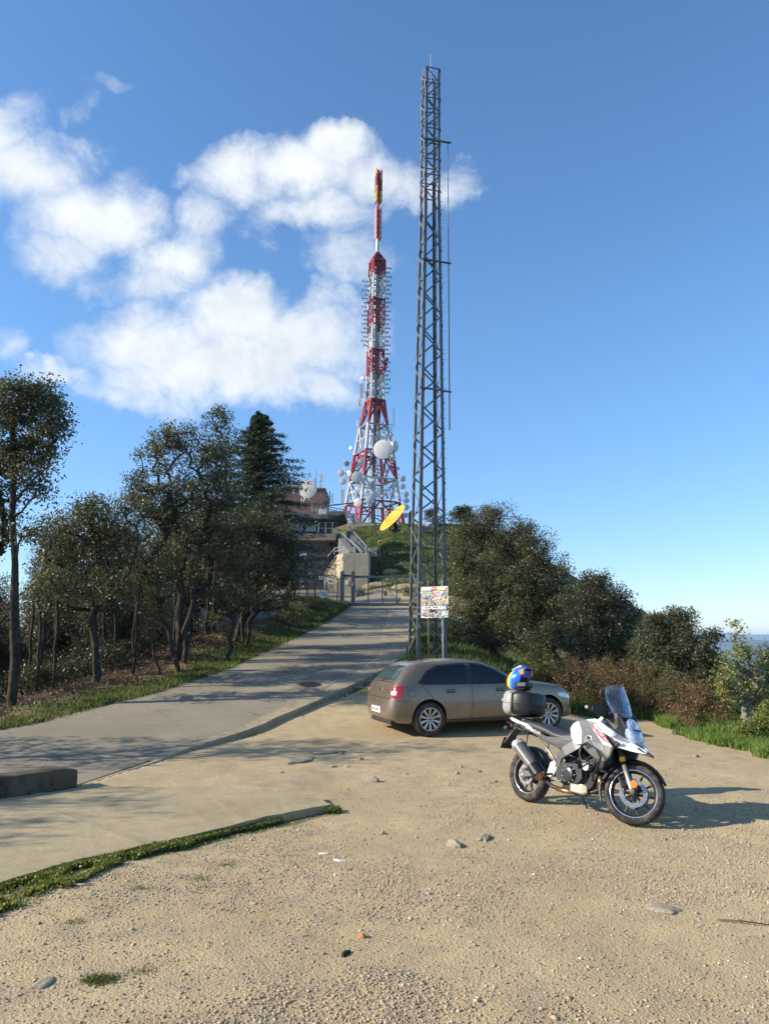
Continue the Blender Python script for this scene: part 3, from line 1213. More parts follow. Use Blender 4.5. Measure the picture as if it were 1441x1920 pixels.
# --- oak wood on the left
OAKS = 'oaks of the wood left of the road'
t_left = tree('oak_tree', 'tall oak cut by the left frame edge with a crown high above its bare trunk', 'tree', (-8.3, 17.6),
     [(62, 745, 66, 42, 17.8, 60), (100, 800, 32, 45, 17.5, 30), (15, 770, 70, 60, 17.6, 55), (55, 830, 75, 55, 17.8, 55),
      (15, 880, 60, 70, 18, 45), (75, 900, 45, 40, 17.4, 18), (-40, 860, 80, 120, 17.8, 60), (10, 990, 50, 50, 18, 22), (60, 1000, 40, 35, 17.4, 9), (-50, 1060, 60, 70, 17.8, 30)],
     1, .075, 75, .33, 11, lean=6.6, group=OAKS, trunk_r=.0036)
tree('oak_tree', 'rounded olive oak with a lower crown, right of the tall oak at the frame edge', 'tree', (-7.4, 19.8),
     [(150, 985, 72, 48, 20, 60), (205, 1030, 55, 60, 20, 50), (110, 1045, 50, 50, 20.3, 35), (130, 1100, 70, 45, 20.2, 30), (215, 1105, 45, 45, 19.7, 22), (165, 950, 35, 22, 20, 16)],
     2, .075, 75, .36, 12, group=OAKS)
tree('oak_tree', 'arching oak with thin bare limbs sweeping left below the tall grey crown', 'tree', (-6.0, 21.3),
     [(225, 1000, 40, 50, 21.5, 30), (275, 1075, 50, 60, 21.5, 35), (200, 945, 34, 22, 21.5, 16), (250, 950, 40, 26, 21.4, 18), (300, 1130, 40, 50, 21, 22)],
     2, .07, 60, .34, 13, group=OAKS)
tree('oak_tree', 'broad greyish oak standing in the middle of the wood, the largest crown there', 'tree', (-5.9, 23.2),
     [(330, 825, 52, 34, 23.5, 50), (290, 860, 40, 40, 23.5, 32), (385, 860, 52, 52, 23.7, 55), (320, 920, 82, 60, 23.5, 95), (410, 940, 50, 60, 23.8, 55),
      (280, 960, 55, 50, 23.3, 38), (345, 1010, 88, 60, 23.5, 85), (430, 1030, 55, 50, 23.8, 40), (300, 1060, 60, 34, 23.5, 20), (385, 1085, 60, 26, 23.5, 14), (262, 895, 26, 22, 23.4, 10), (248, 930, 22, 20, 23.4, 7)],
     5, .072, 72, .33, 14, group=OAKS, trunk_r=.0046)
tree('oak_tree', 'slender oak top rising above the wood between the grey crown and the cedar', 'tree', (-6.8, 30.0),
     [(410, 790, 24, 26, 30, 22), (425, 830, 26, 34, 30, 26), (400, 850, 30, 40, 30, 26), (415, 900, 40, 50, 30, 40), (408, 768, 12, 8, 30, 6), (410, 980, 45, 60, 30, 40)],
     1, .085, 60, .36, 15, group=OAKS, mat=F_OAK2)
tree('oak_tree', 'dense oak with several dark trunks close to the road, in front of the cedar', 'tree', (-4.75, 26.2),
     [(470, 985, 55, 45, 26.5, 60), (520, 1000, 40, 45, 26.5, 45), (430, 1000, 40, 45, 26, 35), (480, 1060, 78, 50, 26.5, 85), (530, 1090, 42, 45, 26.5, 45), (455, 1110, 60, 30, 26, 28), (510, 1130, 45, 20, 27, 16), (545, 1030, 26, 30, 26.5, 20)],
     5, .075, 75, .34, 16, group=OAKS, mat=F_OAK2, trunk_r=.0055)
tree('oak_tree', 'small slanting oak at the road bank, nearest the pale pillar of the fence', 'tree', (-4.55, 23.6),
     [(440, 1080, 40, 36, 23.8, 26), (400, 1120, 45, 30, 23.8, 22), (465, 1120, 30, 24, 23.8, 14)],
     2, .07, 60, .33, 17, group=OAKS)


def cedar():
    g = np.random.default_rng(5)
    top = at(487, 772, 37)
    x0, y0 = top.x, 37.0
    bz = gz(x0, y0)
    Ht = top.z - bz
    P = [np.array([0, 0, -.2])]
    par = [0]
    rad = [.24]
    N = 60
    for i in range(1, N):
        t = i / (N - 1)
        P.append(np.array([g.normal() * .03, g.normal() * .03, Ht * t]))
        par.append(i - 1)
        rad.append(.24 * (1 - t) ** .8 + .012)
    C, tint, D = [], [], []
    for k in range(170):
        t = .16 + .83 * (k + g.random()) / 170
        h = Ht * t
        L = (5.6 * (1 - t) ** .85 + .12) * (.42 + .62 * g.random())
        az = k * 2.399 + g.normal() * .2
        d = np.array([math.cos(az), math.sin(az), 0])
        base = int(t * (N - 1))
        last = base
        m = 6
        tz = g.random()
        for j in range(1, m + 1):
            s = j / m
            p = np.array([0, 0, h]) + d * L * s + np.array([0, 0, L * (.16 * math.sin(s * 2.4) - .10 * s + .10 * s ** 3)]) + g.normal(size=3) * .04 * L * .3
            P.append(p)
            par.append(last)
            rad.append(.035 * (1 - t) * (1 - s) + .008)
            last = len(P) - 1
            nn = int(64 * (.45 + .75 * math.sin(min(1, s * 1.15) * 2.6)))
            wd = .09 + .24 * L * .45 * math.sin(min(1., s) * 2.7)
            side = np.array([-d[1], d[0], 0])
            c = p + side * (g.normal(size=(nn, 1)) * wd) + d * (g.normal(size=(nn, 1)) * L / m * .6) + np.array([0, 0, 1.]) * (g.normal(size=(nn, 1)) * .055 - .02)
            c[:, 2] -= np.abs(((c - p) @ side)) * .22
            C.append(c)
            tint.append(np.clip(.2 + .5 * tz * g.random() + g.random(nn) * .5, 0, 1))
    root = thing('cedar_tree', 'tall dark cedar with layered drooping branches beside the concrete building', 'tree', (x0, y0, bz))
    link('trunk', limb_mesh('trunk', np.array(P), np.array(par), np.array(rad), 6), BARK, root)
    C = np.concatenate(C)
    link('crown', leaf_mesh('crown', C, g, .15, .9, .30, np.concatenate(tint)), F_CEDAR, root)
    return root


cd = cedar()
place(cd, -8.9, 44.0, 2.0, .74, 'second dark conifer half hidden behind the left side of the tall cedar')

# --- background of the wood: three builds, copied
BG = 'oaks deeper in the wood'
w1 = tree('oak_tree', 'oak deeper in the wood behind the trees along the road', 'tree', (-14.5, 31.0),
     [(190, 1000, 70, 50, 30, 50), (150, 1060, 80, 60, 30.3, 60), (220, 1080, 60, 60, 30, 45), (180, 1140, 90, 50, 30, 50)], 2, .10, 52, .45, 21, group=BG, mat=F_OAK2)
w2 = tree('oak_tree', 'oak deeper in the wood behind the trees along the road', 'tree', (-9.0, 33.0),
     [(330, 1030, 60, 45, 33, 45), (300, 1080, 70, 50, 33, 50), (370, 1090, 60, 45, 33, 40), (330, 1150, 80, 40, 33, 36)], 3, .10, 52, .45, 22, group=BG, mat=F_OAK)
w3 = tree('oak_tree', 'oak standing just outside the frame beside the road', 'tree', (-12.5, 29.0),
     [(190, 1000, 70, 45, 30, 30), (150, 1050, 70, 50, 30.3, 30), (220, 1060, 60, 50, 30, 24), (180, 1110, 80, 40, 30, 18)], 2, .11, 40, .42, 23, group='oaks left of the frame whose shade crosses the road', mat=F_OAK)
for i, (x, y, s, k) in enumerate([(-20, 26, .9, 0), (-21, 33, .95, 1), (-17.5, 38, 1.0, 0), (-13, 44, 1.1, 1), (-22, 42, 1.05, 0), (-13.5, 50, 1.2, 1), (-9.4, 52, 1.1, 0),
                                  (-26, 50, 1.2, 1), (-18, 56, 1.1, 0), (-11, 57, 1.2, 1), (-22, 60, 1.2, 0), (-15, 62, 1.2, 1), (-9.6, 23.4, .42, 0), (-8.4, 28.4, .5, 1), (-12.0, 25.0, .55, 0),
                                  (-7.2, 36, .6, 1), (-13.5, 21.5, .6, 1), (-29, 45, 1.2, 0), (-12.5, 33, .8, 1), (-10.5, 40, .9, 0), (-16, 29, .8, 1), (-11, 30.5, .62, 1), (-13.2, 28, .65, 0), (-9.2, 36, .68, 1), (-15.5, 34, .8, 0), (-12, 37, .75, 1), (-18, 31, .85, 0), (-8, 42, .68, 1), (-19.5, 35, .9, 1), (-14.5, 40, .85, 0), (-10.2, 33.5, .6, 0)]):
    place((w1, w2)[k], x, y, i * 1.7, s)
w4 = tree('oak_tree', 'slender oak of the wood with a long bare trunk and a small high crown', 'tree', (-8.6, 24.0),
     [(205, 1010, 34, 26, 24, 20), (190, 985, 24, 20, 24, 10), (225, 1040, 20, 18, 24, 7)], 1, .085, 42, .36, 24, group='slender bare-trunked oaks of the wood', mat=F_OAK, lean=3.6, trunk_r=.0058)
for i, (x, y, s) in enumerate([(-8.1, 19.3, .62), (-9.6, 21.2, .7), (-7.3, 22.7, .75), (-6.6, 24.6, .95), (-10.4, 24.6, 1.05), (-7.6, 26.6, 1.1), (-11.6, 27.5, 1.1), (-9.6, 30.0, 1.2), (-6.4, 29.2, 1.1), (-5.6, 31.5, 1.0), (-8.0, 33.0, 1.3), (-10.6, 18.8, .55), (-13.0, 23.5, .8), (-5.9, 35.5, 1.1), (-8.9, 20.2, .6), (-6.9, 21.6, .7), (-10.0, 22.9, .8), (-6.2, 27.2, .9), (-7.0, 31.0, 1.0), (-9.0, 26.2, 1.0)]):
    place(w4, x, y, i * 2.3, s)
# trees left of the frame: their shade falls across the slab and the road
sh = 'oaks left of the frame whose shade crosses the road'
for i, (x, y, s) in enumerate([(-12.2, 10.75, .95), (-12.9, 7.6, .92), (-15.0, 13.4, 1.05), (-15.5, 16.8, 1.05)]):
    c = place((w3, w3)[i % 2], x, y, i * 2.1 + .4, s, 'oak standing just outside the frame beside the road')
    c['group'] = sh

ORD = 'first second third fourth fifth sixth seventh eighth ninth tenth eleventh twelfth thirteenth fourteenth fifteenth sixteenth seventeenth eighteenth nineteenth twentieth twenty-first twenty-second twenty-third twenty-fourth twenty-fifth twenty-sixth twenty-seventh twenty-eighth twenty-ninth thirtieth thirty-first thirty-second thirty-third thirty-fourth thirty-fifth thirty-sixth'.split()


def ordinal_labels(group, fmt):
    obs = [o for o in COL.objects if o.parent is None and o.get('group') == group]
    obs.sort(key=lambda o: o.location.x / max(1.0, o.location.y))
    for i, o in enumerate(obs):
        o['label'] = fmt % ORD[min(i, 35)]


ordinal_labels(BG, 'background oak deeper in the wood, %s of its row counted from the left')
ordinal_labels('slender bare-trunked oaks of the wood', 'slender oak with a long bare trunk in the wood, %s from the left')
ordinal_labels(sh, 'oak just outside the left frame edge shading the road, %s from the left')

# --- right-hand scrub and oaks
RO = 'oaks on the slope right of the mast'
tree('oak_tree', 'big olive oak behind the mast and car, the highest crown on the right', 'tree', (3.9, 28.6),
     [(925, 965, 36, 24, 29.3, 30), (885, 1000, 46, 42, 29, 60), (940, 1010, 62, 45, 29, 80), (865, 1060, 42, 60, 29, 55), (925, 1080, 75, 60, 28.7, 130),
      (880, 1150, 55, 60, 28.5, 80), (950, 1160, 70, 60, 28.2, 110), (905, 1215, 60, 34, 28, 50), (985, 1000, 30, 26, 29, 22)],
     4, .066, 135, .38, 31, group=RO, trunk_r=.005)
tree('oak_tree', 'olive oak in the middle of the right slope, just below the highest crown', 'tree', (6.9, 27.5),
     [(1000, 1035, 40, 42, 28, 45), (1030, 1080, 46, 45, 28, 55), (985, 1100, 55, 60, 27.7, 75), (1035, 1150, 52, 52, 27.5, 70), (1000, 1200, 70, 45, 27, 70), (1062, 1115, 24, 30, 27.5, 18)],
     4, .066, 130, .38, 32, group=RO, trunk_r=.005)
tree('oak_tree', 'dark round-topped oak between the olive crown and the lower bushes', 'tree', (7.9, 25.2),
     [(1112, 1098, 32, 28, 25.5, 34), (1140, 1130, 42, 34, 25.5, 50), (1090, 1150, 40, 44, 25.3, 48), (1150, 1180, 46, 42, 25.2, 60), (1100, 1210, 55, 45, 25, 60), (1165, 1230, 45, 34, 25, 36), (1183, 1160, 16, 20, 25.4, 10)],
     3, .068, 130, .36, 33, group=RO, mat=F_OAK2, trunk_r=.005)
tree('oak_tree', 'bushy oak with spiky top sprays at the right end of the slope', 'tree', (8.9, 22.4),
     [(1262, 1165, 30, 20, 22.6, 26), (1225, 1185, 34, 26, 22.6, 30), (1285, 1190, 34, 30, 22.6, 36), (1250, 1215, 60, 36, 22.4, 66), (1225, 1255, 50, 36, 22.2, 44), (1290, 1240, 44, 36, 22.3, 44), (1262, 1146, 9, 8, 22.5, 5), (1286, 1152, 8, 10, 22.5, 5), (1222, 1160, 12, 10, 22.5, 6), (1320, 1250, 26, 40, 22.3, 26)],
     4, .064, 110, .29, 34, group=RO, trunk_r=.005)
tree('oak_tree', 'small dark oak with a few yellowing leaves beside the pale-barked tree', 'tree', (9.3, 20.8),
     [(1330, 1195, 14, 16, 21, 12), (1322, 1225, 22, 22, 21, 18), (1332, 1262, 26, 32, 21, 26), (1345, 1300, 26, 30, 21, 22)],
     2, .08, 60, .26, 35, group=RO, mat=F_OAK2)
tree('young_tree', 'sparse pale-barked tree with fresh yellow-green leaves at the right edge', 'tree', (7.95, 16.9),
     [(1395, 1215, 26, 24, 17, 16), (1430, 1240, 30, 26, 17.2, 20), (1375, 1250, 26, 28, 17, 20), (1352, 1275, 22, 26, 16.8, 22), (1420, 1290, 34, 30, 17, 24), (1380, 1305, 28, 22, 17, 12), (1435, 1335, 22, 26, 17, 16), (1380, 1180, 12, 14, 17, 5)],
     2, .062, 34, .20, 36, mat=F_FRESH, bark=BARK_PALE, lean=.7, trunk_r=.0050, bigjit=.25)
tree('oak_tree', 'dark crown peeping over the hilltop beside the mast', 'tree', (11.5, 100.0),
     [(868, 957, 16, 9, 100, 26), (860, 968, 22, 10, 100, 30), (885, 972, 14, 10, 100, 16)], 2, .22, 70, .7, 37, mat=F_OAK2)
tree('pine_tree', 'small pine on the hilltop seen through the mast lattice', 'tree', (6.3, 102.0),
     [(806, 962, 14, 9, 102, 18), (812, 974, 17, 8, 102, 16)], 1, .2, 60, .6, 38, mat=F_CEDAR)
# far slope trees under the right skyline
for i, (x, y, s) in enumerate([(13.5, 32, .6), (15, 38, .7), (9.5, 36, .6), (14, 50, .8), (12, 27, .42)]):
    c = place((w1, w2)[i % 2], x, y, i * 1.3, s, 'oak lower down the slope behind the right-hand oaks')
    c['group'] = 'oaks lower down the right slope'
_bo = next(o for o in COL.objects if o.parent is None and 'dark round-topped oak between' in (o.get('label') or ''))
for i, (x, y, s) in enumerate([(-9.0, 27.5, .62), (-11.5, 28.5, .75), (-14.5, 30, .85), (-8.0, 31.5, .62), (-10.6, 33, .8), (-13.5, 35, .95), (-17.5, 34, 1.0), (-7.4, 35.5, .65), (-9.8, 38, .9), (-13.0, 41, 1.1), (-17.5, 42, 1.2),
                               (-8.2, 44, .8), (-11.5, 24.6, .6), (-14.8, 25.5, .75), (-18.0, 27.0, .85), (-22, 38, 1.2), (-12.8, 21.2, .55), (-16.0, 22.5, .7)]):
    c = place(_bo, x, y, i * 1.1, s)
    c['group'] = 'bushy young oaks filling the depth of the wood'
ordinal_labels('bushy young oaks filling the depth of the wood', 'bushy young oak filling the depth of the wood, %s from the left')
ordinal_labels('oaks lower down the right slope', 'oak lower down the slope behind the right-hand oaks, %s from the left')
# shrubs between the oaks and the lot
tree('shrub', 'grey-green bush behind the bonnet of the car', 'shrub', (5.0, 22.3),
     [(1020, 1250, 42, 30, 22.4, 60), (985, 1265, 30, 22, 22.2, 34), (1050, 1275, 36, 24, 22.2, 40), (1015, 1222, 16, 14, 22.5, 12)],
     5, .05, 70, .2, 41, mat=F_SHRUB, trunk_r=.003)


def bramble(label, pxs, Y, n, seed, h, mat, name='bramble', sprays=26, lf=.045, tw=None):
    """arching stems with small leaves: pxs is the pixel range the stems rise from"""
    g = np.random.default_rng(seed)
    x0 = at((pxs[0] + pxs[1]) / 2, 1300, Y).x
    root = thing(name, label, 'shrub', (x0, Y, gz(x0, Y)))
    off = np.array(root.location)
    P, par, rad, C = [np.zeros(3)], [0], [.01], []
    for k in range(n):
        px = pxs[0] + (pxs[1] - pxs[0]) * g.random()
        yy = Y + g.normal() * .7
        x = at(px, 1300, yy).x
        p = np.array([x, yy, gz(x, yy)]) - off
        H = h * (.45 + .8 * g.random() ** 1.5)
        az = g.random() * 6.28
        d = np.array([math.cos(az), math.sin(az) * .6, 0])
        ln = g.random() * .8
        P.append(p)
        par.append(len(P) - 1)
        rad.append(.011)
        for j in range(1, 8):
            s = j / 7
            q = p + d * H * ln * s ** 1.7 + np.array([0, 0, H * math.sin(s * 1.65) * (1 - .25 * ln)]) + g.normal(size=3) * .035
            P.append(q)
            par.append(len(P) - 2)
            rad.append(.011 * (1 - s) + .0035)
            m = int(sprays * (.3 + s) * (.5 + g.random()))
            c = q + g.normal(size=(m, 3)) * np.array([.11, .11, .09]) * (1.25 - .5 * s)
            C.append(c)
            for _ in range(2):
                e = q + g.normal(size=3) * .14
                P.append(e)
                par.append(len(P) - 2 if _ == 0 else len(P) - 3)
                rad.append(.003)
            P.append(q)
            par.append(len(P) - 1)
            rad.append(rad[-3 - 0])
    par = np.array(par)
    # each stem node follows the previous stem node
    link('stems', limb_mesh('stems', np.array(P), par, np.array(rad), 4), TWIG, root)
    C = np.concatenate(C)
    link('foliage', leaf_mesh('foliage', C, g, lf, .2, .55, np.clip(g.random(len(C)), 0, 1)), mat, root)
    return root


bramble('russet bramble thicket under the dark oaks, left of the windscreen', (1045, 1130), 22.6, 60, 51, 1.15, F_RED, sprays=24)
bramble('tall rusty-brown bramble behind the motorcycle windscreen', (1130, 1215), 21.6, 70, 52, 1.2, F_RED, sprays=26)
bramble('olive-brown scrub in the middle of the verge right of the windscreen', (1200, 1290), 20.3, 80, 53, .95, F_SHRUB, 'shrub', 34)
bramble('tangled brown scrub on the verge, nearest the pale-barked tree', (1270, 1350), 18.9, 70, 54, .75, F_RED, sprays=22)
bramble('low olive scrub at the foot of the dark round-topped oak', (1080, 1190), 22.2, 60, 55, .7, F_SHRUB, 'shrub', 34)
tree('shrub', 'low green bush at the very right edge below the pale-barked tree', 'shrub', (8.1, 15.6),
     [(1425, 1360, 26, 20, 15.7, 26), (1440, 1335, 22, 20, 15.8, 20), (1395, 1372, 22, 12, 15.5, 16)], 4, .05, 60, .16, 43, mat=F_FRESH, trunk_r=.003)
# undergrowth of the wood
for i, (px, Y, r, n, sd) in enumerate([(60, 20.5, 60, 34, 61), (170, 22.5, 60, 34, 62), (290, 25.5, 45, 26, 63), (395, 27.5, 30, 16, 64), (545, 33, 40, 30, 65), (590, 40, 34, 30, 66)]):
    b = at(px, 1250, Y)
    zc = gz(b.x, Y) + .45
    pyc = 960 - FPX * math.tan(math.atan2(zc - CAM_H, Y) - PITCH)
    lab = ['dark undergrowth bush beside the trunk at the left frame edge', 'undergrowth bush among thin trunks of the wood, second from the left edge', 'undergrowth bush left of the cluster of dark trunks',
           'undergrowth bush beside the pale fence pillar', 'leafy bush behind the cluster of dark trunks near the road', 'green bush at the foot of the mesh fence by the white box'][i]
    tree('shrub', lab, 'shrub', (b.x, Y), [(px, pyc, r, r * .45, Y, n), (px + r * .4, pyc - r * .2, r * .5, r * .35, Y, n // 2)], 4, .07, 60, .3, sd, mat=F_SHRUB if i > 2 else F_OAK2, trunk_r=.003)


_src = [o for o in COL.objects if o.parent is None and o.name.startswith('shrub') and 'undergrowth' in (o.get('label') or '')]
for i, (x, y, s) in enumerate([(-10.2, 19.6, .9), (-9.0, 21.5, .8), (-11.5, 22.0, 1.1), (-8.0, 23.8, .8), (-10.2, 26.0, 1.2), (-7.6, 27.8, 1.0), (-12.5, 28.5, 1.3), (-9.0, 31.0, 1.2), (-6.9, 25.6, .6), (-12.8, 19.0, 1.1), (-6.6, 33.6, 1.0), (-14.5, 25.5, 1.4), (-9.4, 17.4, .6)]):
    c = place(_src[i % 3], x, y, i * 1.9, s)
    c['group'] = 'low bushes under the oaks of the wood'
ordinal_labels('low bushes under the oaks of the wood', 'low dark bush under the oaks of the wood, %s from the left')
# --- ground cover
def scatter(g, n, x0, x1, y0, y1, fn):
    X = x0 + (x1 - x0) * g.random(n)
    Y = y0 + (y1 - y0) * g.random(n)
    keep = g.random(n) < fn(X, Y)
    return X[keep], Y[keep]


def ground_cover():
    g = np.random.default_rng(91)
    # bright verge on the right
    X, Y = scatter(g, 260000, 6.1, 10.5, 12.5, 27, lambda x, y: ss(x + (fbm(x, y, 1.2, 31, 3) - .5) * .9, 6.3, 6.7) * (1 - .8 * ss(x, 7.6, 9.5)) * (.3 + .7 * ss(fbm(x, y, .5, 32, 2), .3, .6)))
    blades('verge_grass', X, Y, .15, .024, F_VERGE, g, .5, 'bright green grass verge along the right side of the lot', tintb=.22)
    X, Y = scatter(g, 30000, 6.3, 8.6, 14, 26, lambda x, y: ss(fbm(x, y, .9, 35, 3), .5, .7))
    blades('tall_verge_grass', X, Y, .26, .018, F_VERGE, g, .4, 'taller tufts of grass in the right verge', tintb=.15)
    # left verge of the road
    X, Y = scatter(g, 260000, -10, -1.5, 12, 50, lambda x, y: ss(xl(y) - x, -.08, .1) * (1 - ss(xl(y) - x + (fbm(x, y, .9, 36, 3) - .5) * 1.6, .4, 1.5)) * (.25 + .75 * ss(fbm(x, y, .6, 37, 2), .35, .6)))
    blades('road_verge_grass', X, Y, .12, .025, F_GRASS, g, .5, 'thin green grass verge left of the road', tintb=.0)
    X, Y = scatter(g, 50000, -7, -1.5, 36, 49, lambda x, y: ss(xl(y) - x, .1, .4) * (1 - ss(xl(y) - x, 2.5, 4.0)))
    blades('sunlit_grass', X, Y, .3, .045, F_GRASS, g, .5, 'sunlit yellow-green grass bank in front of the white box', tintb=.25)
    # leaf litter on the left bank
    X, Y = scatter(g, 110000, -14, -3, 16, 48, lambda x, y: ss(xl(y) - x + (fbm(x, y, .9, 38, 3) - .5) * 1.2, .5, 1.4) * (1 - .7 * ss(xl(y) - x, 5, 9)) * (.25 + .75 * ss(fbm(x, y, 1.4, 39, 2), .35, .6)))
    C = np.stack([X, Y, terrain(X, Y) + .02 + .07 * g.random(len(X)) ** 2], 1)
    o = link('leaf_litter', leaf_mesh('leaf_litter', C, g, .075, .8, .6, g.random(len(X))), F_DEAD)
    tag(o, 'brown dead leaves and brushwood on the bank left of the road', kind='stuff')
    # mound under the mast
    X, Y = scatter(g, 70000, -.3, 6.5, 19, 34, lambda x, y: ss(x - xk(y), .15, .5) * ss(y, 19, 21) * ss(fbm(x, y, 1.2, 43, 3), .35, .5) * (x < 6.4))
    blades('mast_grass', X, Y, .3, .03, F_GRASS, g, .45, 'long grass round the foot of the lattice mast', tintb=.15)
    X, Y = scatter(g, 8000, -2.8, .8, 15, 23, lambda x, y: ss(x - xk(y), .0, .05) * (1 - ss(x - xk(y), .1, .28)) * ss(fbm(x, y, .8, 44, 2), .45, .6))
    blades('kerb_weeds', X, Y, .07, .02, F_GRASS, g, .5, 'low weeds at the foot of the kerb')
    # hill
    X, Y = scatter(g, 160000, -6, 14, 55, 112, lambda x, y: np.where(y < 78, ss(x, -3.8, -2.2), 1.) * ss(x - xk(y), .2, .8) * (.2 + .8 * ss(fbm(x, y, 3.5, 41, 4), .36, .5)) * (~((y > 104) & (np.abs(x) < 6))))
    blades('hill_grass', X, Y, .3, .10, F_GRASS, g, .5, 'green grass on the hill below the telecom tower', tintb=.05)
    X, Y = scatter(g, 60000, -3, 14, 56, 108, lambda x, y: ss(x - xk(y), .3, 1.2) * ss(fbm(x, y, 2.2, 46, 4), .5, .62))
    blades('dry_hill_grass', X, Y, .35, .10, F_DRY, g, .5, 'straw-coloured dry grass on the hill')
    # weeds at the foot of the slab
    def foot(x, y):
        yf = np.interp(x, FX, FY)
        d = yf - y
        wd = np.interp(x, [-4.5, -3.0, -2.6, -2.2, -1.75, -1.3, -.6], [1.6, 1.6, 1.25, .50, .24, .11, .12])
        br = ss(fbm(x, y, .45, 48, 3), .40, .50)
        pt = ss(fbm(x, y, .28, 47, 3), .34, .5)
        return ss(d, -.03, .0) * (1 - ss(d + (fbm(x, y, .3, 49, 2) - .5) * .25, wd * .55, wd)) * np.where(d < .2, np.where(x < -2.3, 1, br), .04 + .85 * pt)
    X, Y = scatter(g, 900000, -4.6, -.5, 4.0, 9.7, foot)
    z = terrain(X, Y)
    n = len(X)
    sel = g.random(n) < .55
    blades('slab_weeds', X[sel], Y[sel], .055, .010, F_GRASS, g, .6, 'green weeds growing along the foot of the concrete slab', tintb=.0)
    C = np.stack([X[~sel], Y[~sel], z[~sel] + .010 + (.028 + .025 * vnoise(X[~sel], Y[~sel], .25, 5)) * g.random((~sel).sum())], 1)
    yel = np.clip(.35 + .6 * ss(np.interp(C[:, 0], FX, FY) - C[:, 1], .25, .55) + (g.random(len(C)) - .5) * .5, 0, 1)
    o = link('slab_clover', leaf_mesh('slab_clover', C, g, .022, .9, .8, yel), foliage_mat('clover_leaves', (.05, .085, .018), (.30, .29, .055), .35))
    tag(o, 'small-leaved clover and moss at the foot of the slab', kind='stuff')
    # sparse tufts in the gravel
    cx = [(-1.60, 4.72), (-1.40, 4.85), (-1.9, 6.3), (-1.5, 6.6), (-2.1, 5.6), (-1.35, 7.0), (-4.5, 9.4), (-4.1, 9.9)]
    X, Y, H = [], [], []
    for i, (a, b) in enumerate(cx):
        m = 1000 if i == 0 else 120
        r = .05 if i == 0 else .035 + .03 * g.random()
        X += list(a + g.normal(size=m) * r)
        Y += list(b + g.normal(size=m) * r * .8)
    X, Y = np.array(X), np.array(Y)
    blades('gravel_tufts', X, Y, .022, .007, F_GRASS, g, .7, 'tiny moss and grass tufts in the gravel', tintb=.2)


ground_cover()


# --- loose stones
def pebbles():
    g = np.random.default_rng(17)
    def dens(x, y):
        d = .10 + .9 * ss(fbm(x, y, 1.3, 51, 4), .42, .62) * (.35 + .65 * ss(fbm(x, y, .4, 52, 2), .3, .6))
        d = d * (1 - ss(y, 7.5, 14) * .85)
        road, slab = masks(x, y)
        yf = np.interp(x, FX, FY)
        on = (x < -.6) & (y > yf - .02)
        return np.where(on, .0, d)
    n = 230000
    Y = 3.9 + 12 * g.random(n) ** 1.9
    X = (g.random(n) * 2 - 1) * (Y * .52 + .3)
    keep = g.random(n) < dens(X, Y)
    X, Y = X[keep], Y[keep]
    n = len(X)
    # a dozen-faced stone: octahedron with jittered corners
    base = np.array([(1, 0, 0), (-1, 0, 0), (0, 1, 0), (0, -1, 0), (0, 0, 1), (0, 0, -1.)])
    fac = np.array([(0, 2, 4), (2, 1, 4), (1, 3, 4), (3, 0, 4), (2, 0, 5), (1, 2, 5), (3, 1, 5), (0, 3, 5)])
    s = (.0038 + .0085 * g.random(n) ** 2.4 + .010 * (g.random(n) < .010))[:, None, None]
    V = base[None] * s * (.65 + .7 * g.random((n, 6, 3))) + g.normal(size=(n, 6, 3)) * s * .22
    a = g.random(n) * 6.28
    c, si = np.cos(a)[:, None], np.sin(a)[:, None]
    V2 = V.copy()
    V2[:, :, 0] = V[:, :, 0] * c - V[:, :, 1] * si
    V2[:, :, 1] = V[:, :, 0] * si + V[:, :, 1] * c
    V2[:, :, 2] *= .62
    V2 += np.stack([X, Y, terrain(X, Y) + s[:, 0, 0] * .18], 1)[:, None]
    F = (fac[None] + (np.arange(n) * 6)[:, None, None]).reshape(-1, 3)
    t = np.repeat(g.random(n), 8)
    me = mesh_np('gravel', V2.reshape(-1, 3), F, False, {'tint': ('FACE', t)})
    m = bpy.data.materials.new('gravel_stones')
    m.use_nodes = True
    T = NT(m.node_tree)
    b = T.n['Principled BSDF']
    cr = T.node('ShaderNodeValToRGB')
    T.put(cr.inputs[0], T.attr('tint').outputs['Fac'])
    e = cr.color_ramp.elements
    e[0].position, e[0].color = 0, (0.30, 0.225, 0.135, 1)
    e[1].position, e[1].color = 1, (0.62, 0.56, 0.44, 1)
    for p, c_ in ((.35, (0.40, 0.31, 0.195, 1)), (.6, (0.47, 0.385, 0.26, 1)), (.76, (0.20, 0.18, 0.15, 1)), (.84, (0.34, 0.32, 0.28, 1)), (.92, (0.36, 0.21, 0.11, 1))):
        q = e.new(p)
        q.color = c_
    T.put(b.inputs['Base Color'], cr.outputs[0])
    b.inputs['Roughness'].default_value = .9
    b.inputs['Specular IOR Level'].default_value = .2
    o = link('gravel', me, m)
    tag(o, 'loose tan and grey gravel strewn over the lot', kind='stuff')
    return m


STONE = pebbles()
ROCK = pmat('embedded_rock', (0.33, 0.28, 0.20), .9, 0, .2, 9, .8, 30, .02, spec=.2, dirt=(0.2, .17, .12), dirt_amt=.6)
ROCK_W = pmat('white_scrap', (0.62, 0.60, 0.55), .8, 0, .1, 20, .3, 60)


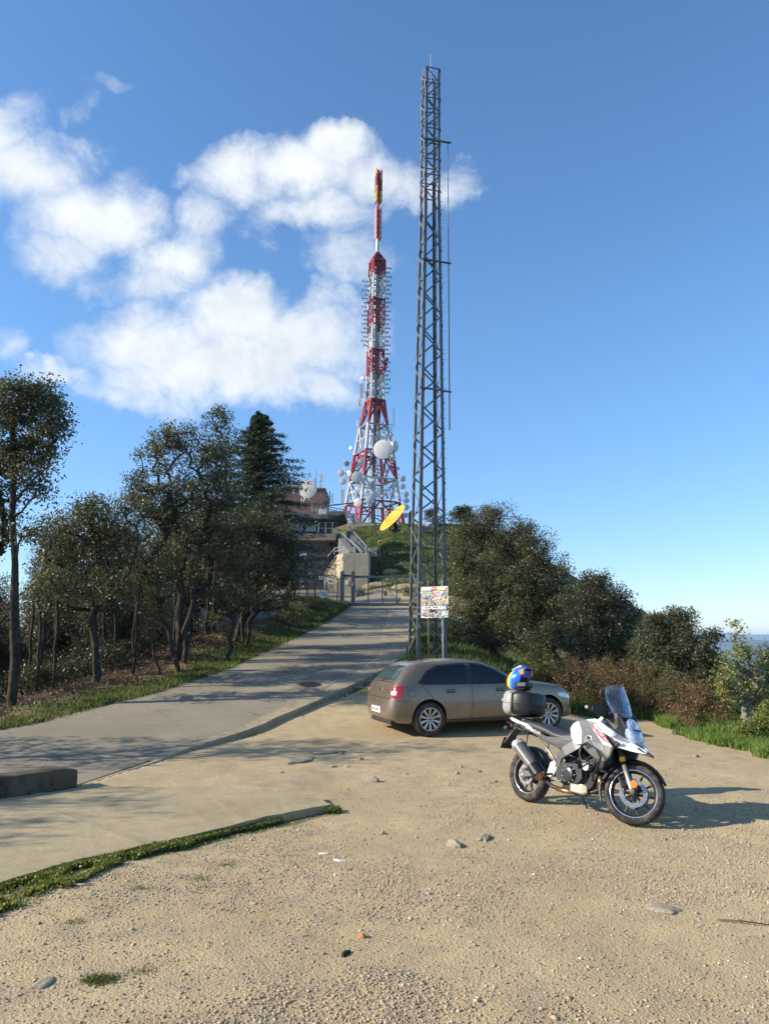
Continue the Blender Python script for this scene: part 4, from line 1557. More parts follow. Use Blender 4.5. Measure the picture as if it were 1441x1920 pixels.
def rock(x, y, sx, sy, sz, label, seed, mat=None, name='rock', cat='rock', sink=.35):
    g = np.random.default_rng(seed)
    bm = bmesh.new()
    bmesh.ops.create_icosphere(bm, subdivisions=3, radius=1)
    ph = g.random(6) * 6
    for v in bm.verts:
        c = v.co
        f = 1 + .16 * math.sin(3 * c.x + ph[0]) * math.sin(2.6 * c.y + ph[1]) + .12 * math.sin(5.5 * c.y + ph[2] + 2 * c.z) + .07 * math.sin(9 * c.x + ph[3]) * math.sin(8 * c.y + ph[4])
        v.co = Vector((c.x * sx * f, c.y * sy * f, c.z * sz * f))
    me = bpy.data.meshes.new(name)
    bm.to_mesh(me)
    bm.free()
    for p in me.polygons:
        p.use_smooth = True
    me.set_sharp_from_angle(angle=R_(32))
    o = link(name, me, mat or ROCK)
    o.location = (x, y, gz(x, y) + sz * (1 - 2 * sink) * .5)
    o.rotation_euler = (0, 0, g.random() * 6.28)
    tag(o, label, cat)
    return o


for i, (px, py, Y, sx, lab) in enumerate([(712, 1075, 60, 1.3, 'tan rock outcrop on the hillside right of the stair block'), (735, 1064, 64, 1.0, 'tan rock outcrop in the middle of the hillside behind the gate'),
                                          (752, 1050, 68, 1.1, 'tan rock outcrop on the hillside seen left of the mast'), (690, 1008, 84, 1.4, 'earthy rock outcrop at the top of the hillside below the tower'), (720, 1003, 86, 1.0, 'pale rock strip on the hillside below the yellow dish'), (762, 1085, 58, 1.2, 'grey rock on the hillside just left of the mast legs')]):
    p = at(px, py, Y)
    rock(p.x, Y, sx, sx * .5, .32, lab, 300 + i, pmat('hill_rock_%d' % i, (.33, .26, .18), .9, 0, .25, 2, .6, 8, .05, spec=.15, dirt=(.14, .11, .07), dirt_amt=.6), name='rock_outcrop')

rock(.66, 7.75, .10, .06, .045, 'low half-buried rock in the gravel in front of the motorcycle', 1)
rock(.98, 7.98, .12, .06, .03, 'second low rock just right of the half-buried one in the gravel', 2)
rock(-.13, 10.9, .07, .05, .065, 'grey stone in the dirt left of the motorcycle', 3)
rock(-.02, 8.15, .035, .03, .025, 'small dark stone in the middle of the gravel', 4)
rock(2.0, 5.95, .13, .09, .018, 'flat worn rock flush with the gravel at the lower right', 5)
rock(-1.9, 4.66, .075, .045, .014, 'flat pale stone near the lower left corner of the picture', 6, ROCK)
rock(-.55, 7.42, .055, .03, .008, 'white paper scrap on the gravel, left of a second one', 7, ROCK_W, 'paper_scrap', 'litter', .1)
rock(-.40, 7.20, .055, .03, .008, 'white paper scrap on the gravel, right and nearer of the two', 8, ROCK_W, 'paper_scrap', 'litter', .1)
rock(-.145, 5.42, .022, .02, .02, 'small orange-brown pebble in the foreground gravel', 9, pmat('orange_stone', (0.42, .17, .05), .7), 'pebble', 'stone', .1)
rock(-.24, 5.14, .05, .02, .014, 'dark bark fragment in the foreground gravel', 10, BARK, 'bark_scrap', 'bark', .1)
rock(-.9, 13.35, .30, .10, .035, 'flat bedrock rib surfacing in the dirt left of the car', 11)
rock(-1.3, 12.6, .34, .12, .03, 'second flat bedrock rib, nearer the camera', 12)
rock(5.1, 13.1, .07, .05, .03, 'small stone lying right of the motorcycle near the verge', 13)
rock(4.6, 15.9, .06, .04, .025, 'small stone in the lot ahead of the car', 14)
g_ = np.random.default_rng(4)
for i in range(22):
    x, y = -.2 + g_.normal() * 1.6, 10.5 + g_.random() * 4.5
    if x < float(xk(y)) + .3 or (abs(x - 2.1) < 1.6 and y < 10.6) or (y > 13.7 and x > -.6):
        continue
    o = rock(x, y, .02 + .03 * g_.random(), .02 + .02 * g_.random(), .015 + .015 * g_.random(), 'small loose stone on the dirt between kerb and car', 100 + i, name='stone', cat='stone')
    o['group'] = 'small loose stones on the dirt'
ordinal_labels('small loose stones on the dirt', 'small loose stone on the dirt between kerb and car, %s from the left')


def stick(pts, r, mat, label, name='stick', cat='stick'):
    mb = MB().tube(pts, r, 7)
    o = mb.build(name, mat, None, smooth=True)
    tag(o, label, cat)
    return o


WOOD = pmat('bleached_stick', (0.42, 0.37, 0.28), .8, 0, .2, 20, .3, 60)
z = lambda x, y, h=.012: (x, y, gz(x, y) + h)
stick([z(-2.62, 6.40), z(-2.52, 6.385, .02), z(-2.36, 6.34), z(-2.24, 6.33)], [.012, .01, .009, .005], WOOD, 'pale dry stick lying beside the weeds at the foot of the slab')
stick([z(2.30, 5.72), z(2.45, 5.66, .02), z(2.62, 5.60)], [.006, .006, .003], TWIG, 'thin reddish twig at the right edge of the foreground gravel')
# ------------------------------------------------------------------ vehicles: shared materials
PAINT = pmat('taupe_metallic_paint', (0.205, 0.158, 0.115), .30, .5, .06, 3, coat=.7, dirt=(0.27, 0.225, 0.16), dirt_amt=.35)
GLASS_DARK = pmat('tinted_car_glass', (0.006, 0.008, 0.010), .04, 0, .05, 3, coat=0.0, spec=.6, dirt=(0.03, .03, .028), dirt_amt=.15)
BLACK_PL = pmat('black_plastic', (0.018, 0.018, 0.019), .5, 0, .15, 20, dirt=(0.10, .085, .06), dirt_amt=.15)
RUBBER = pmat('tyre_rubber', (0.030, 0.028, 0.026), .82, 0, .2, 14, dirt=(0.20, .165, .11), dirt_amt=.45, spec=.25)
ALLOY = pmat('alloy_wheel', (0.50, 0.47, 0.43), .35, .75, .08, 20, dirt=(0.22, .18, .13), dirt_amt=.35)
BLACK_AL = pmat('black_alloy', (0.035, 0.033, 0.031), .4, .5, .1, 20, dirt=(.16, .13, .09), dirt_amt=.3)
RED_LENS = pmat('red_lens', (0.42, 0.012, 0.018), .12, 0, .1, 10, coat=.6)
WHITE_LENS = pmat('white_lens', (0.70, 0.66, 0.66), .12, 0, .05, 10, coat=.6)
CLEAR_LENS = pmat('headlamp_lens', (0.45, 0.50, 0.56), .08, .3, .25, 12, coat=.8)
PLATE = pmat('number_plate', (0.72, 0.72, 0.70), .45, 0, .03, 10)
SEAM = pmat('panel_gap', (0.012, 0.010, 0.009), .9)
CHROME = pmat('polished_metal', (0.75, 0.75, 0.76), .16, 1.0, .05, 20)


def project_panel(bvh, low, high, nu, nv, origin, du, dv, dirn, off, thick=.004):
    """a panel bounded by two curves in the (u, v) plane laid onto a surface along dirn"""
    def samp(c, t):
        c = [Vector(p) for p in c]
        L = [0]
        for a, b in zip(c, c[1:]):
            L.append(L[-1] + (b - a).length)
        s = t * L[-1]
        for i in range(len(c) - 1):
            if s <= L[i + 1] + 1e-9:
                return c[i].lerp(c[i + 1], (s - L[i]) / max(1e-9, L[i + 1] - L[i]))
        return c[-1]
    origin, du, dv, dirn = Vector(origin), Vector(du), Vector(dv), Vector(dirn).normalized()
    top, bot = [], []
    for j in range(nv + 1):
        for i in range(nu + 1):
            a, b = samp(low, i / nu), samp(high, i / nu)
            q = a.lerp(b, j / nv)
            o = origin + du * q.x + dv * q.y
            hit = bvh.ray_cast(o, dirn)
            if hit[0] is None:
                hit = bvh.find_nearest(o)
                nrm = hit[1]
            else:
                nrm = hit[1]
            if nrm.dot(dirn) > 0:
                nrm = -nrm
            top.append(hit[0] + nrm * (off + thick * .5))
            bot.append(hit[0] + nrm * (off - thick))
    n = len(top)
    mb = MB()
    F = []
    W = nu + 1
    for j in range(nv):
        for i in range(nu):
            q = j * W + i
            F.append((q, q + 1, q + W + 1, q + W))
            F.append((q + n, q + W + n, q + W + 1 + n, q + 1 + n))
    rim = list(range(W)) + [j * W + nu for j in range(1, nv + 1)] + [nv * W + i for i in range(nu - 1, -1, -1)] + [j * W for j in range(nv - 1, 0, -1)]
    for a, b in zip(rim, rim[1:] + rim[:1]):
        F.append((a, a + n, b + n, b))
    mb.add(top + bot, F)
    return mb


def build_car():
    ang = R_(19)
    rear = Vector((.85, 15.14))
    ax = Vector((math.cos(ang), math.sin(ang)))
    rt = Vector((ax.y, -ax.x))                     # the car's right side, which faces the camera
    KX = .96
    org = rear - ax * .83 * KX - rt * .80               # rear bumper centre line
    z0 = gz(rear.x, rear.y)
    z1 = gz(3.32, 16.0) + .02
    root = thing('parked_car', 'dusty taupe five-door hatchback parked beside the kerb behind the motorcycle', 'car', (org.x, org.y, z0 + .01), ang)
    root.rotation_euler = (0, -math.atan2(z1 - z0, 2.66), ang)
    root.scale = (KX, 1, 1.0)
    # stations: x, bottom, half width, belt z, top z
    S = [(0.000, .44, .50, .50, .545), (0.012, .36, .62, .58, .63), (0.05, .32, .725, .66, .70), (0.085, .30, .77, .72, .80), (0.11, .28, .79, .80, .93),
         (0.145, .26, .81, .88, 1.005), (0.22, .235, .83, .935, 1.09), (0.34, .22, .855, .95, 1.225), (0.52, .21, .868, .955, 1.352), (0.70, .205, .873, .955, 1.390),
         (1.0, .20, .876, .95, 1.405), (1.5, .20, .876, .945, 1.425), (1.9, .20, .876, .94, 1.415), (2.15, .20, .876, .935, 1.375), (2.4, .20, .876, .93, 1.285), (2.67, .20, .875, .925, 1.145),
         (2.90, .20, .873, .92, 1.005), (2.99, .20, .872, .915, .985), (3.35, .20, .868, .895, .965), (3.7, .20, .855, .855, .918), (3.92, .20, .83, .80, .862), (4.06, .20, .785, .71, .765),
         (4.16, .21, .70, .63, .68), (4.215, .24, .60, .54, .60), (4.24, .30, .50, .47, .52)]
    rings = []
    for x, zb, w, zs, zt in S:
        g = zt - zs
        s = max(0, min(1, (g - .09) / .25))
        ys = [0, .80, .955, 1.0, .998, .975, .945 * 1 + 0 * s]
        H = zs - zb
        zz = [zb, zb + .0, zb + .05 * min(1, H / .3), zb + .38 * H, zb + .62 * H, zb + .88 * H, zs]
        ys += [(.90 * (1 - s) + .885 * s), (.80 * (1 - s) + .775 * s), (.62 * (1 - s) + .66 * s), (.35 * (1 - s) + .36 * s), 0]
        zz += [zs + g * (.45 * (1 - s) + .40 * s), zs + g * (.75 * (1 - s) + .84 * s), zs + g * (.92 * (1 - s) + .955 * s), zs + g * .99, zt]
        right = [(x, -w * a, b) for a, b in zip(ys, zz)]
        left = [(x, w * a, b) for a, b in zip(ys, zz)][1:-1][::-1]
        rings.append(right + left)
    mb = MB().loft(rings)
    tmp = mb.build('body_cage', PAINT, None, smooth=True)
    md = tmp.modifiers.new('s', 'SUBSURF')
    md.levels = md.render_levels = 2
    dg = bpy.context.evaluated_depsgraph_get()
    full = bpy.data.meshes.new_from_object(tmp.evaluated_get(dg))
    bmf = bmesh.new()
    bmf.from_mesh(full)
    bvh = BVHTree.FromBMesh(bmf)
    # cut the wheel arches
    cut = MB()
    for cx in (.83, 3.52):
        for sy in (-1, 1):
            cut.lathe([(0, 0), (.365, 0), (.365, sy * .6), (0, sy * .6)], (cx, sy * .58, .325), 'Y', 40)
    cutter = cut.build('arch_cutter', BLACK_PL)
    tmp.modifiers.clear()
    tmp.data = full
    full.materials.clear()
    full.materials.append(PAINT)
    full.materials.append(BLACK_PL)
    bo = tmp.modifiers.new('b', 'BOOLEAN')
    bo.operation = 'DIFFERENCE'
    bo.object = cutter
    bo.solver = 'EXACT'
    bo.material_mode = 'TRANSFER'
    bpy.context.view_layer.update()
    dg = bpy.context.evaluated_depsgraph_get()
    body = bpy.data.meshes.new_from_object(tmp.evaluated_get(dg))
    bpy.data.objects.remove(tmp)
    bpy.data.objects.remove(cutter)
    for p in body.polygons:
        p.use_smooth = True
    body.set_sharp_from_angle(angle=R_(38))
    link('body', body, None, root)

    def side(name, low, high, mat, nu=16, nv=5, off=.0, sy=-1, parent=root, thick=.004, label=None):
        mb = project_panel(bvh, low, high, nu, nv, (0, sy * 1.4, 0), (1, 0, 0), (0, 0, 1), (0, -sy, 0), off, thick)
        o = mb.build(name, mat, parent, auto=40)
        if label:
            o['label'] = label
        return o

    for sy in (-1, 1):
        # rear door glass, front door glass; a dark frame runs round both
        side('window_frame', [(.60, .985), (.75, .955), (1.2, .945), (2.1, .935), (2.80, .93)], [(.62, 1.01), (.80, 1.20), (1.05, 1.315), (1.70, 1.352), (2.05, 1.325), (2.38, 1.20), (2.80, .945)], BLACK_PL, 44, 6, .001, sy)
        side('rear_side_window', [(.68, .998), (.85, .975), (1.69, .96)], [(.70, 1.03), (.85, 1.19), (1.08, 1.285), (1.69, 1.325)], GLASS_DARK, 24, 6, .006, sy)
        side('front_side_window', [(1.80, .96), (2.69, .952)], [(1.80, 1.325), (2.03, 1.298), (2.34, 1.18), (2.67, .975)], GLASS_DARK, 24, 6, .006, sy)

        def line(pts, w=.009):
            for a, b in zip(pts, pts[1:]):
                a, b = Vector(a), Vector(b)
                d = (b - a).normalized()
                nn = Vector((-d.y, d.x)) * w / 2
                if nn.y < 0 or (abs(nn.y) < 1e-6 and nn.x > 0):
                    nn = -nn
                e = d * .002
                yield [tuple(a - nn - e), tuple(b - nn + e)], [tuple(a + nn - e), tuple(b + nn + e)]
        seams = [[(1.76, .94), (1.77, .6), (1.74, .285)], [(.68, .96), (.74, .88), (.98, .62), (1.12, .45), (1.18, .285)], [(2.80, .92), (2.88, .6), (2.86, .285)],
                 [(1.18, .285), (2.90, .285)], [(.10, .665), (.45, .668)], [(3.86, .60), (4.16, .585)]]
        smb = MB()
        for sl in seams:
            for lo, hi in line(sl):
                q = project_panel(bvh, lo, hi, 6, 1, (0, sy * 1.4, 0), (1, 0, 0), (0, 0, 1), (0, -sy, 0), .0012, .002)
                smb.add(q.v, q.f)
        # wheel-arch lips read as a soft edge: the sill line too
        smb.build('door_seams', SEAM, root)
        for hx in (1.30, 2.42)[::-1]:
            hz = .825
            side('door_handle_recess', [(hx - .11, hz - .035), (hx + .09, hz - .035)], [(hx - .10, hz + .03), (hx + .08, hz + .03)], BLACK_PL, 4, 2, .001, sy)
            p = bvh.ray_cast(Vector((hx, sy * 1.4, hz)), Vector((0, -sy, 0)))[0]
            MB().box((hx, p.y + sy * .018, hz + .006), (.21, .028, .028)).build('door_handle', PAINT, root, bevel=.01)
        # shallow sill crease
        side('sill_trim', [(1.2, .205), (3.1, .205)], [(1.2, .235), (3.1, .235)], BLACK_PL, 20, 1, .001, sy)
        # headlight
        side('headlight', [(3.78, .66), (4.0, .60), (4.17, .57)], [(3.74, .715), (3.95, .715), (4.13, .65)], CLEAR_LENS, 12, 4, .004, sy, thick=.006)
        # mirror
        p = bvh.ray_cast(Vector((2.64, sy * 1.4, .93)), Vector((0, -sy, 0)))[0]
        mm = MB().loft([sellipse(0, 0, 0, .07, .05, 2.6, 12), sellipse(.05, 0, .0, .105, .075, 2.8, 12), sellipse(.11, 0, .0, .075, .05, 2.4, 12), sellipse(.14, 0, 0, .03, .02, 2.2, 12)])
        m_ = mm.build('door_mirror', PAINT, root, smooth=True, M=Matrix.Translation((2.55, sy * .98, 1.0)))
        MB().bar((2.64, p.y, .95), (2.61, sy * .95, .985), .05, .035).build('mirror_arm', BLACK_PL, m_)
    # fuel flap on the right rear wing
    c_ = MB()
    for k in range(24):
        t0, t1 = 2 * math.pi * k / 24, 2 * math.pi * (k + 1) / 24
        q = project_panel(bvh, [(.46 + .078 * math.cos(t0), .80 + .07 * math.sin(t0)), (.46 + .078 * math.cos(t1), .80 + .07 * math.sin(t1))],
                          [(.46 + .084 * math.cos(t0), .80 + .076 * math.sin(t0)), (.46 + .084 * math.cos(t1), .80 + .076 * math.sin(t1))], 1, 1, (0, -1.4, 0), (1, 0, 0), (0, 0, 1), (0, 1, 0), .0012, .002)
        c_.add(q.v, q.f)
    c_.build('fuel_flap', SEAM, root)

    def back(name, low, high, mat, nu=14, nv=6, off=0., thick=.004, parent=root):
        return project_panel(bvh, low, high, nu, nv, (-.6, 0, 0), (0, 1, 0), (0, 0, 1), (1, 0, 0), off, thick).build(name, mat, parent, auto=40)

    back('rear_window', [(-.60, 1.035), (0, 1.03), (.60, 1.035)], [(-.50, 1.30), (0, 1.315), (.50, 1.30)], pmat('rear_glass', (0.06, 0.085, 0.095), .03, 0, .2, 4, spec=1.0, coat=1.0), 20, 8, .004)  # base colour lightened for the pale sky reflected in this pane
    o = back('number_plate', [(-.26, .42), (.26, .42)], [(-.26, .53), (.26, .53)], PLATE, 4, 2, .006, .006)
    text_part('plate_characters', '4827 GHK', .085, SEAM, o, Matrix.Translation((-.022, 0, .475)) @ Matrix.Rotation(R_(-90), 4, 'Z') @ Matrix.Rotation(R_(90), 4, 'X'), .001)
    for a, b in (((-.62, .70), (.62, .70)), ((-.55, 1.0), (.55, 1.0))):
        back('tailgate_seam', [a, b], [(a[0], a[1] + .012), (b[0], b[1] + .012)], SEAM, 14, 1, .001, .002)
    MB().lathe([(0, -.01), (.035, -.01), (.04, .0)], (.075, 0, .86), 'X', 20).build('boot_emblem', CHROME, root)
    wp = bvh.ray_cast(Vector((-.6, 0, 1.02)), Vector((1, 0, 0)))[0]
    MB().tube([(wp.x - .02, 0.02, 1.02), (wp.x + .01, -.15, 1.055), (wp.x + .03, -.38, 1.07)], .011, 6).build('rear_wiper', BLACK_PL, root)
    # tail lights wrap the corner
    for sy in (-1, 1):
        d = Vector((.66, -sy * .75, 0))
        u = Vector((.75, sy * -.66 * -1, 0))
        u = Vector((.75, sy * .66, 0))
        o0 = Vector((-.5, sy * 1.35, 0))
        base = Vector((.10, sy * .80, 0))
        o0 = base - d.normalized() * 1.0
        T0 = lambda n, lo, hi, m, off=.004: project_panel(bvh, lo, hi, 12, 6, o0, u, (0, 0, 1), d, off, .005).build(n, m, root, auto=40)
        T0('tail_light', [(-.10, .725), (.05, .705), (.14, .735)], [(-.11, .90), (.05, .945), (.18, .935)], RED_LENS)
        T0('reversing_light', [(-.085, .775), (.03, .77)], [(-.09, .84), (.05, .85)], WHITE_LENS, .0075)
    # windscreen
    project_panel(bvh, [(-.68, .985), (0, .975), (.68, .985)], [(-.55, 1.345), (0, 1.36), (.55, 1.345)], 20, 10, (5, 0, 0), (0, 1, 0), (0, 0, 1), (-1, 0, -.0), .004).build('windscreen', GLASS_DARK, root, auto=40)
    project_panel(bvh, [(-.20, .46), (.20, .46)], [(-.24, .60), (.24, .60)], 8, 3, (5, 0, 0), (0, 1, 0), (0, 0, 1), (-1, 0, 0), .004).build('front_grille', BLACK_PL, root, auto=40)
    # roof: sunroof panel and aerial
    project_panel(bvh, [(1.25, -.40), (1.95, -.40)], [(1.25, .40), (1.95, .40)], 10, 10, (0, 0, 2), (1, 0, 0), (0, 1, 0), (0, 0, -1), .002, .004).build('sunroof', pmat('sunroof_reflection_glass', (0.30, .27, .22), .25, 0, .1, 5, coat=.4), root, auto=40)  # pale base colour stands in for the reflection on the sunroof
    MB().loft([[(.70, -.03, 1.365), (.70, .03, 1.365), (.70, 0, 1.40)], [(.86, -.04, 1.385), (.86, .04, 1.385), (.80, 0, 1.44)], [(.95, -.02, 1.395), (.95, .02, 1.395), (.95, 0, 1.40)]]).build('roof_aerial', BLACK_PL, root)
    MB().box((.16, 0, .255), (.14, 1.2, .08)).build('rear_valance', BLACK_PL, root, bevel=.02)
    MB().box((.03 + .1, .45, .25), (.18, .06, .05)).build('exhaust_tip', CHROME, root, bevel=.015)
    # interior floor of the underside
    MB().box((2.1, 0, .24), (3.2, 1.2, .08)).build('underbody', BLACK_PL, root)
    # wheels
    for cx in (.83, 3.49):
        for sy in (-1, 1):
            w = bpy.data.objects.new('wheel', None)
            COL.objects.link(w)
            w.parent = root
            w.location = (cx + (.015 if cx > 1 else 0), sy * .775, .314)
            w.scale = (1 / KX, 1, 1)
            prof = [(.205, -.09), (.235, -.105), (.285, -.108), (.306, -.085), (.314, -.045), (.315, 0), (.314, .045), (.306, .085), (.285, .108), (.235, .105), (.205, .09)]
            MB().lathe(prof, axis='Y', n=40).build('tyre', RUBBER, w, smooth=True)
            o = sy * 1
            am = ALLOY if cx < 1 else BLACK_AL
            am = ALLOY
            MB().lathe([(.205, -.095 * o), (.213, .095 * o), (.218, .105 * o), (.204, .108 * o), (.196, .09 * o), (.19, -.02 * o)], axis='Y', n=40).build('rim', am, w, auto=40)
            MB().lathe([(0, -.01 * o), (.19, -.01 * o), (.19, -.02 * o)], axis='Y', n=24).build('wheel_well_shade', BLACK_PL, w)
            sp = MB()
            for k in range(10):
                t = 2 * math.pi * (k + .5) / 10
                c_, s_ = math.cos(t), math.sin(t)
                tx, tz = -s_, c_
                y1, y2 = .075 * o, .098 * o
                def P(r, h, y):
                    return (r * c_ + h * tx, y, r * s_ + h * tz)
                a = [P(.035, .010, y1), P(.035, -.010, y1), P(.035, -.010, y1 - .03 * o), P(.035, .010, y1 - .03 * o)]
                m2 = [P(.12, .018, y1 + .012 * o), P(.12, -.018, y1 + .012 * o), P(.12, -.014, y1 - .02 * o), P(.12, .014, y1 - .02 * o)]
                b = [P(.202, .026, y2), P(.202, -.026, y2), P(.202, -.02, y2 - .03 * o), P(.202, .02, y2 - .03 * o)]
                sp.loft([a, m2, b])
            sp.build('wheel_spokes', am, w, auto=45)
            MB().lathe([(0, .092 * o), (.034, .090 * o), (.05, .08 * o), (.06, .05 * o), (.06, .03 * o)], axis='Y', n=20).build('wheel_hub', am, w, auto=40)
            MB().lathe([(0, .094 * o), (.018, .0945 * o), (.02, .09 * o)], axis='Y', n=16).build('hub_emblem', SEAM, w)
    return root


build_car()
# ------------------------------------------------------------------ motorcycle
B_WHITE = pmat('pearl_white_paint', (0.78, 0.78, 0.76), .22, 0, .03, 5, coat=.6)
B_GREY = pmat('grey_metallic_plastic', (0.20, 0.195, 0.185), .32, .45, .06, 6, coat=.4)
B_SILVER = pmat('cast_aluminium', (0.42, 0.41, 0.39), .42, .75, .1, 15, .25, 120, .001)
B_FRAME = pmat('frame_aluminium', (0.115, 0.117, 0.12), .45, .3, .08, 15, .15, 120, .001)
B_BLACK = pmat('satin_black', (0.014, 0.014, 0.015), .38, .2, .1, 20)
B_MATT = pmat('matt_black_plastic', (0.022, 0.022, 0.023), .6, 0, .15, 20, .2, 200, .001)
B_SEAT = pmat('seat_vinyl', (0.040, 0.040, 0.042), .55, 0, .1, 20, .3, 260, .001)
B_TUBE = pmat('silencer_brushed', (0.17, 0.165, 0.16), .38, .35, .08, 20)
B_COPPER = pmat('heat_tinted_steel', (0.36, 0.20, 0.115), .35, .85, .25, 15)
B_ORANGE = pmat('orange_reflector', (0.80, 0.20, 0.02), .3, 0, .05, 10, coat=.5)
B_YELLOW = pmat('yellow_band', (0.75, 0.48, 0.02), .4)
B_RED = pmat('red_stripe', (0.60, 0.02, 0.05), .35)
B_ENGINE = pmat('engine_black', (0.030, 0.030, 0.031), .45, .4, .15, 25, .3, 90, .002)
B_CASE = pmat('top_case_plastic', (0.012, 0.012, 0.013), .42, 0, .1, 20, .25, 300, .0006)
B_SHELL = pmat('top_case_grey_panel', (0.17, 0.168, 0.165), .45, .1, .08, 20)
B_COVER = pmat('dark_grey_cover', (0.075, 0.075, 0.074), .5, 0, .08, 20)
B_BELLY = pmat('belly_pan_beige_silver', (0.46, 0.43, 0.35), .5, .3, .1, 15)
H_BLUE = pmat('helmet_blue', (0.015, 0.12, 0.55), .22, 0, .12, 12, coat=.5)
H_LIGHT = pmat('helmet_sky_blue', (0.03, 0.33, 0.78), .22, 0, .1, 12, coat=.5)
H_YELL = pmat('helmet_yellow', (0.88, 0.60, 0.01), .25, 0, .05, 12, coat=.5)
H_RED = pmat('helmet_red', (0.66, 0.05, 0.02), .25, 0, .05, 12, coat=.5)
H_ORANGE = pmat('helmet_orange', (0.80, 0.26, 0.01), .25, 0, .05, 12, coat=.5)
H_GREY = pmat('helmet_grey_vent', (0.28, 0.31, 0.34), .4, 0, .1, 12)


def screen_glass():
    m = bpy.data.materials.new('clear_screen')
    m.use_nodes = True
    T = NT(m.node_tree)
    T.n.remove(T.n['Principled BSDF'])
    g = T.node('ShaderNodeBsdfGlossy')
    g.inputs['Roughness'].default_value = .06
    g.inputs[0].default_value = (.9, .93, 1, 1)
    t = T.node('ShaderNodeBsdfTransparent')
    t.inputs[0].default_value = (.90, .92, .94, 1)
    d = T.node('ShaderNodeBsdfDiffuse')
    d.inputs[0].default_value = (.55, .6, .68, 1)
    P = T.node('ShaderNodeTexCoord').outputs['Object']
    lw = T.node('ShaderNodeLayerWeight')
    lw.inputs[0].default_value = .28
    m1 = T.node('ShaderNodeMixShader')
    T.put(m1.inputs[0], T.math('ADD', T.math('MULTIPLY', lw.outputs['Fresnel'], .8), .05, clamp=True))
    T.l.new(t.outputs[0], m1.inputs[1])
    T.l.new(g.outputs[0], m1.inputs[2])
    m2 = T.node('ShaderNodeMixShader')
    T.put(m2.inputs[0], T.ramp(T.noise(P, 14, 4, .6), .5, .75, .04, .16))
    T.l.new(m1.outputs[0], m2.inputs[1])
    T.l.new(d.outputs[0], m2.inputs[2])
    T.l.new(m2.outputs[0], T.n['Material Output'].inputs[0])
    return m


def plate_mb(outline, y, th, bulge=0.0, sy=1):
    """side panel from an XZ outline; y is its outer face, the middle swells out by bulge"""
    n = len(outline)
    cx = sum(p[0] for p in outline) / n
    cz = sum(p[1] for p in outline) / n
    yf = y if callable(y) else (lambda a, b: y)
    mb = MB()
    out, inn = [], []
    for (a, b) in outline:
        out.append((a, sy * yf(a, b), b))
    mid = [((a * .6 + cx * .4), sy * (yf(a, b) + bulge * .8), (b * .6 + cz * .4)) for a, b in outline]
    c = (cx, sy * (yf(cx, cz) + bulge), cz)
    inn = [(a, sy * (yf(a, b) - th), b) for a, b in outline]
    V = out + mid + [c] + inn
    F = []
    for i in range(n):
        j = (i + 1) % n
        F.append((i, j, n + j, n + i))
        F.append((n + i, n + j, 2 * n))
        F.append((i, 2 * n + 1 + i, 2 * n + 1 + j, j))
    F.append(tuple(2 * n + 1 + i for i in range(n))[::-1])
    mb.add(V, F)
    return mb


def moto_wheel(parent, x, z, R, w, rimr, tyre_name='tyre', nsp=10, M=None):
    e = bpy.data.objects.new('wheel', None)
    COL.objects.link(e)
    e.parent = parent
    M0 = Matrix.Translation((x, 0, z))
    e.matrix_local = (M @ M0) if M is not None else M0
    prof = [(rimr - .005, -w * .32), (rimr + .02, -w * .45), (R - .055, -w * .5), (R - .028, -w * .44), (R - .008, -w * .27), (R, 0), (R - .008, w * .27), (R - .028, w * .44), (R - .055, w * .5), (rimr + .02, w * .45), (rimr - .005, w * .32)]
    ty = MB().lathe(prof, axis='Y', n=56).build('tyre', RUBBER, e, smooth=True)
    tr = MB()
    for k in range(44):
        t = 2 * math.pi * k / 44
        for s in (-1, 1):
            r = R - .004
            a = Vector((r * math.cos(t), s * w * .08, r * math.sin(t)))
            b = Vector(((r - .012) * math.cos(t + .09), s * w * .36, (r - .012) * math.sin(t + .09)))
            nrm = Vector((math.cos(t), 0, math.sin(t)))
            tr.bar(a + nrm * .001, b + nrm * .002, .009, .006, nrm)
    tr.build('tread_grooves', SEAM, ty)
    MB().lathe([(rimr, -w * .33), (rimr + .004, -w * .36), (rimr - .012, -w * .34), (rimr - .024, -w * .16), (rimr - .034, 0), (rimr - .024, w * .16), (rimr - .012, w * .34), (rimr + .004, w * .36), (rimr, w * .33)], axis='Y', n=56).build('rim', BLACK_AL, e, smooth=True)
    for s in (-1, 1):
        MB().lathe([(rimr - .004, s * w * .350), (rimr + .005, s * (w * .362 + .001)), (rimr + .006, s * w * .35), (rimr - .003, s * w * .335)], axis='Y', n=56).build('rim_stripe', CHROME, e, smooth=True)
    for k in range(nsp):
        t = 2 * math.pi * k / nsp
        c, s = math.cos(t), math.sin(t)
        MB().bar((.035 * c, 0, .035 * s), ((rimr - .022) * c, 0, (rimr - .022) * s), .022, .020, (0, 1, 0)).build('spoke', BLACK_AL, e, bevel=.004)
    MB().lathe([(0, -.06), (.03, -.06), (.045, -.05), (.05, 0), (.045, .05), (.03, .06), (0, .06)], axis='Y', n=20).build('hub', BLACK_AL, e, auto=40)
    return e


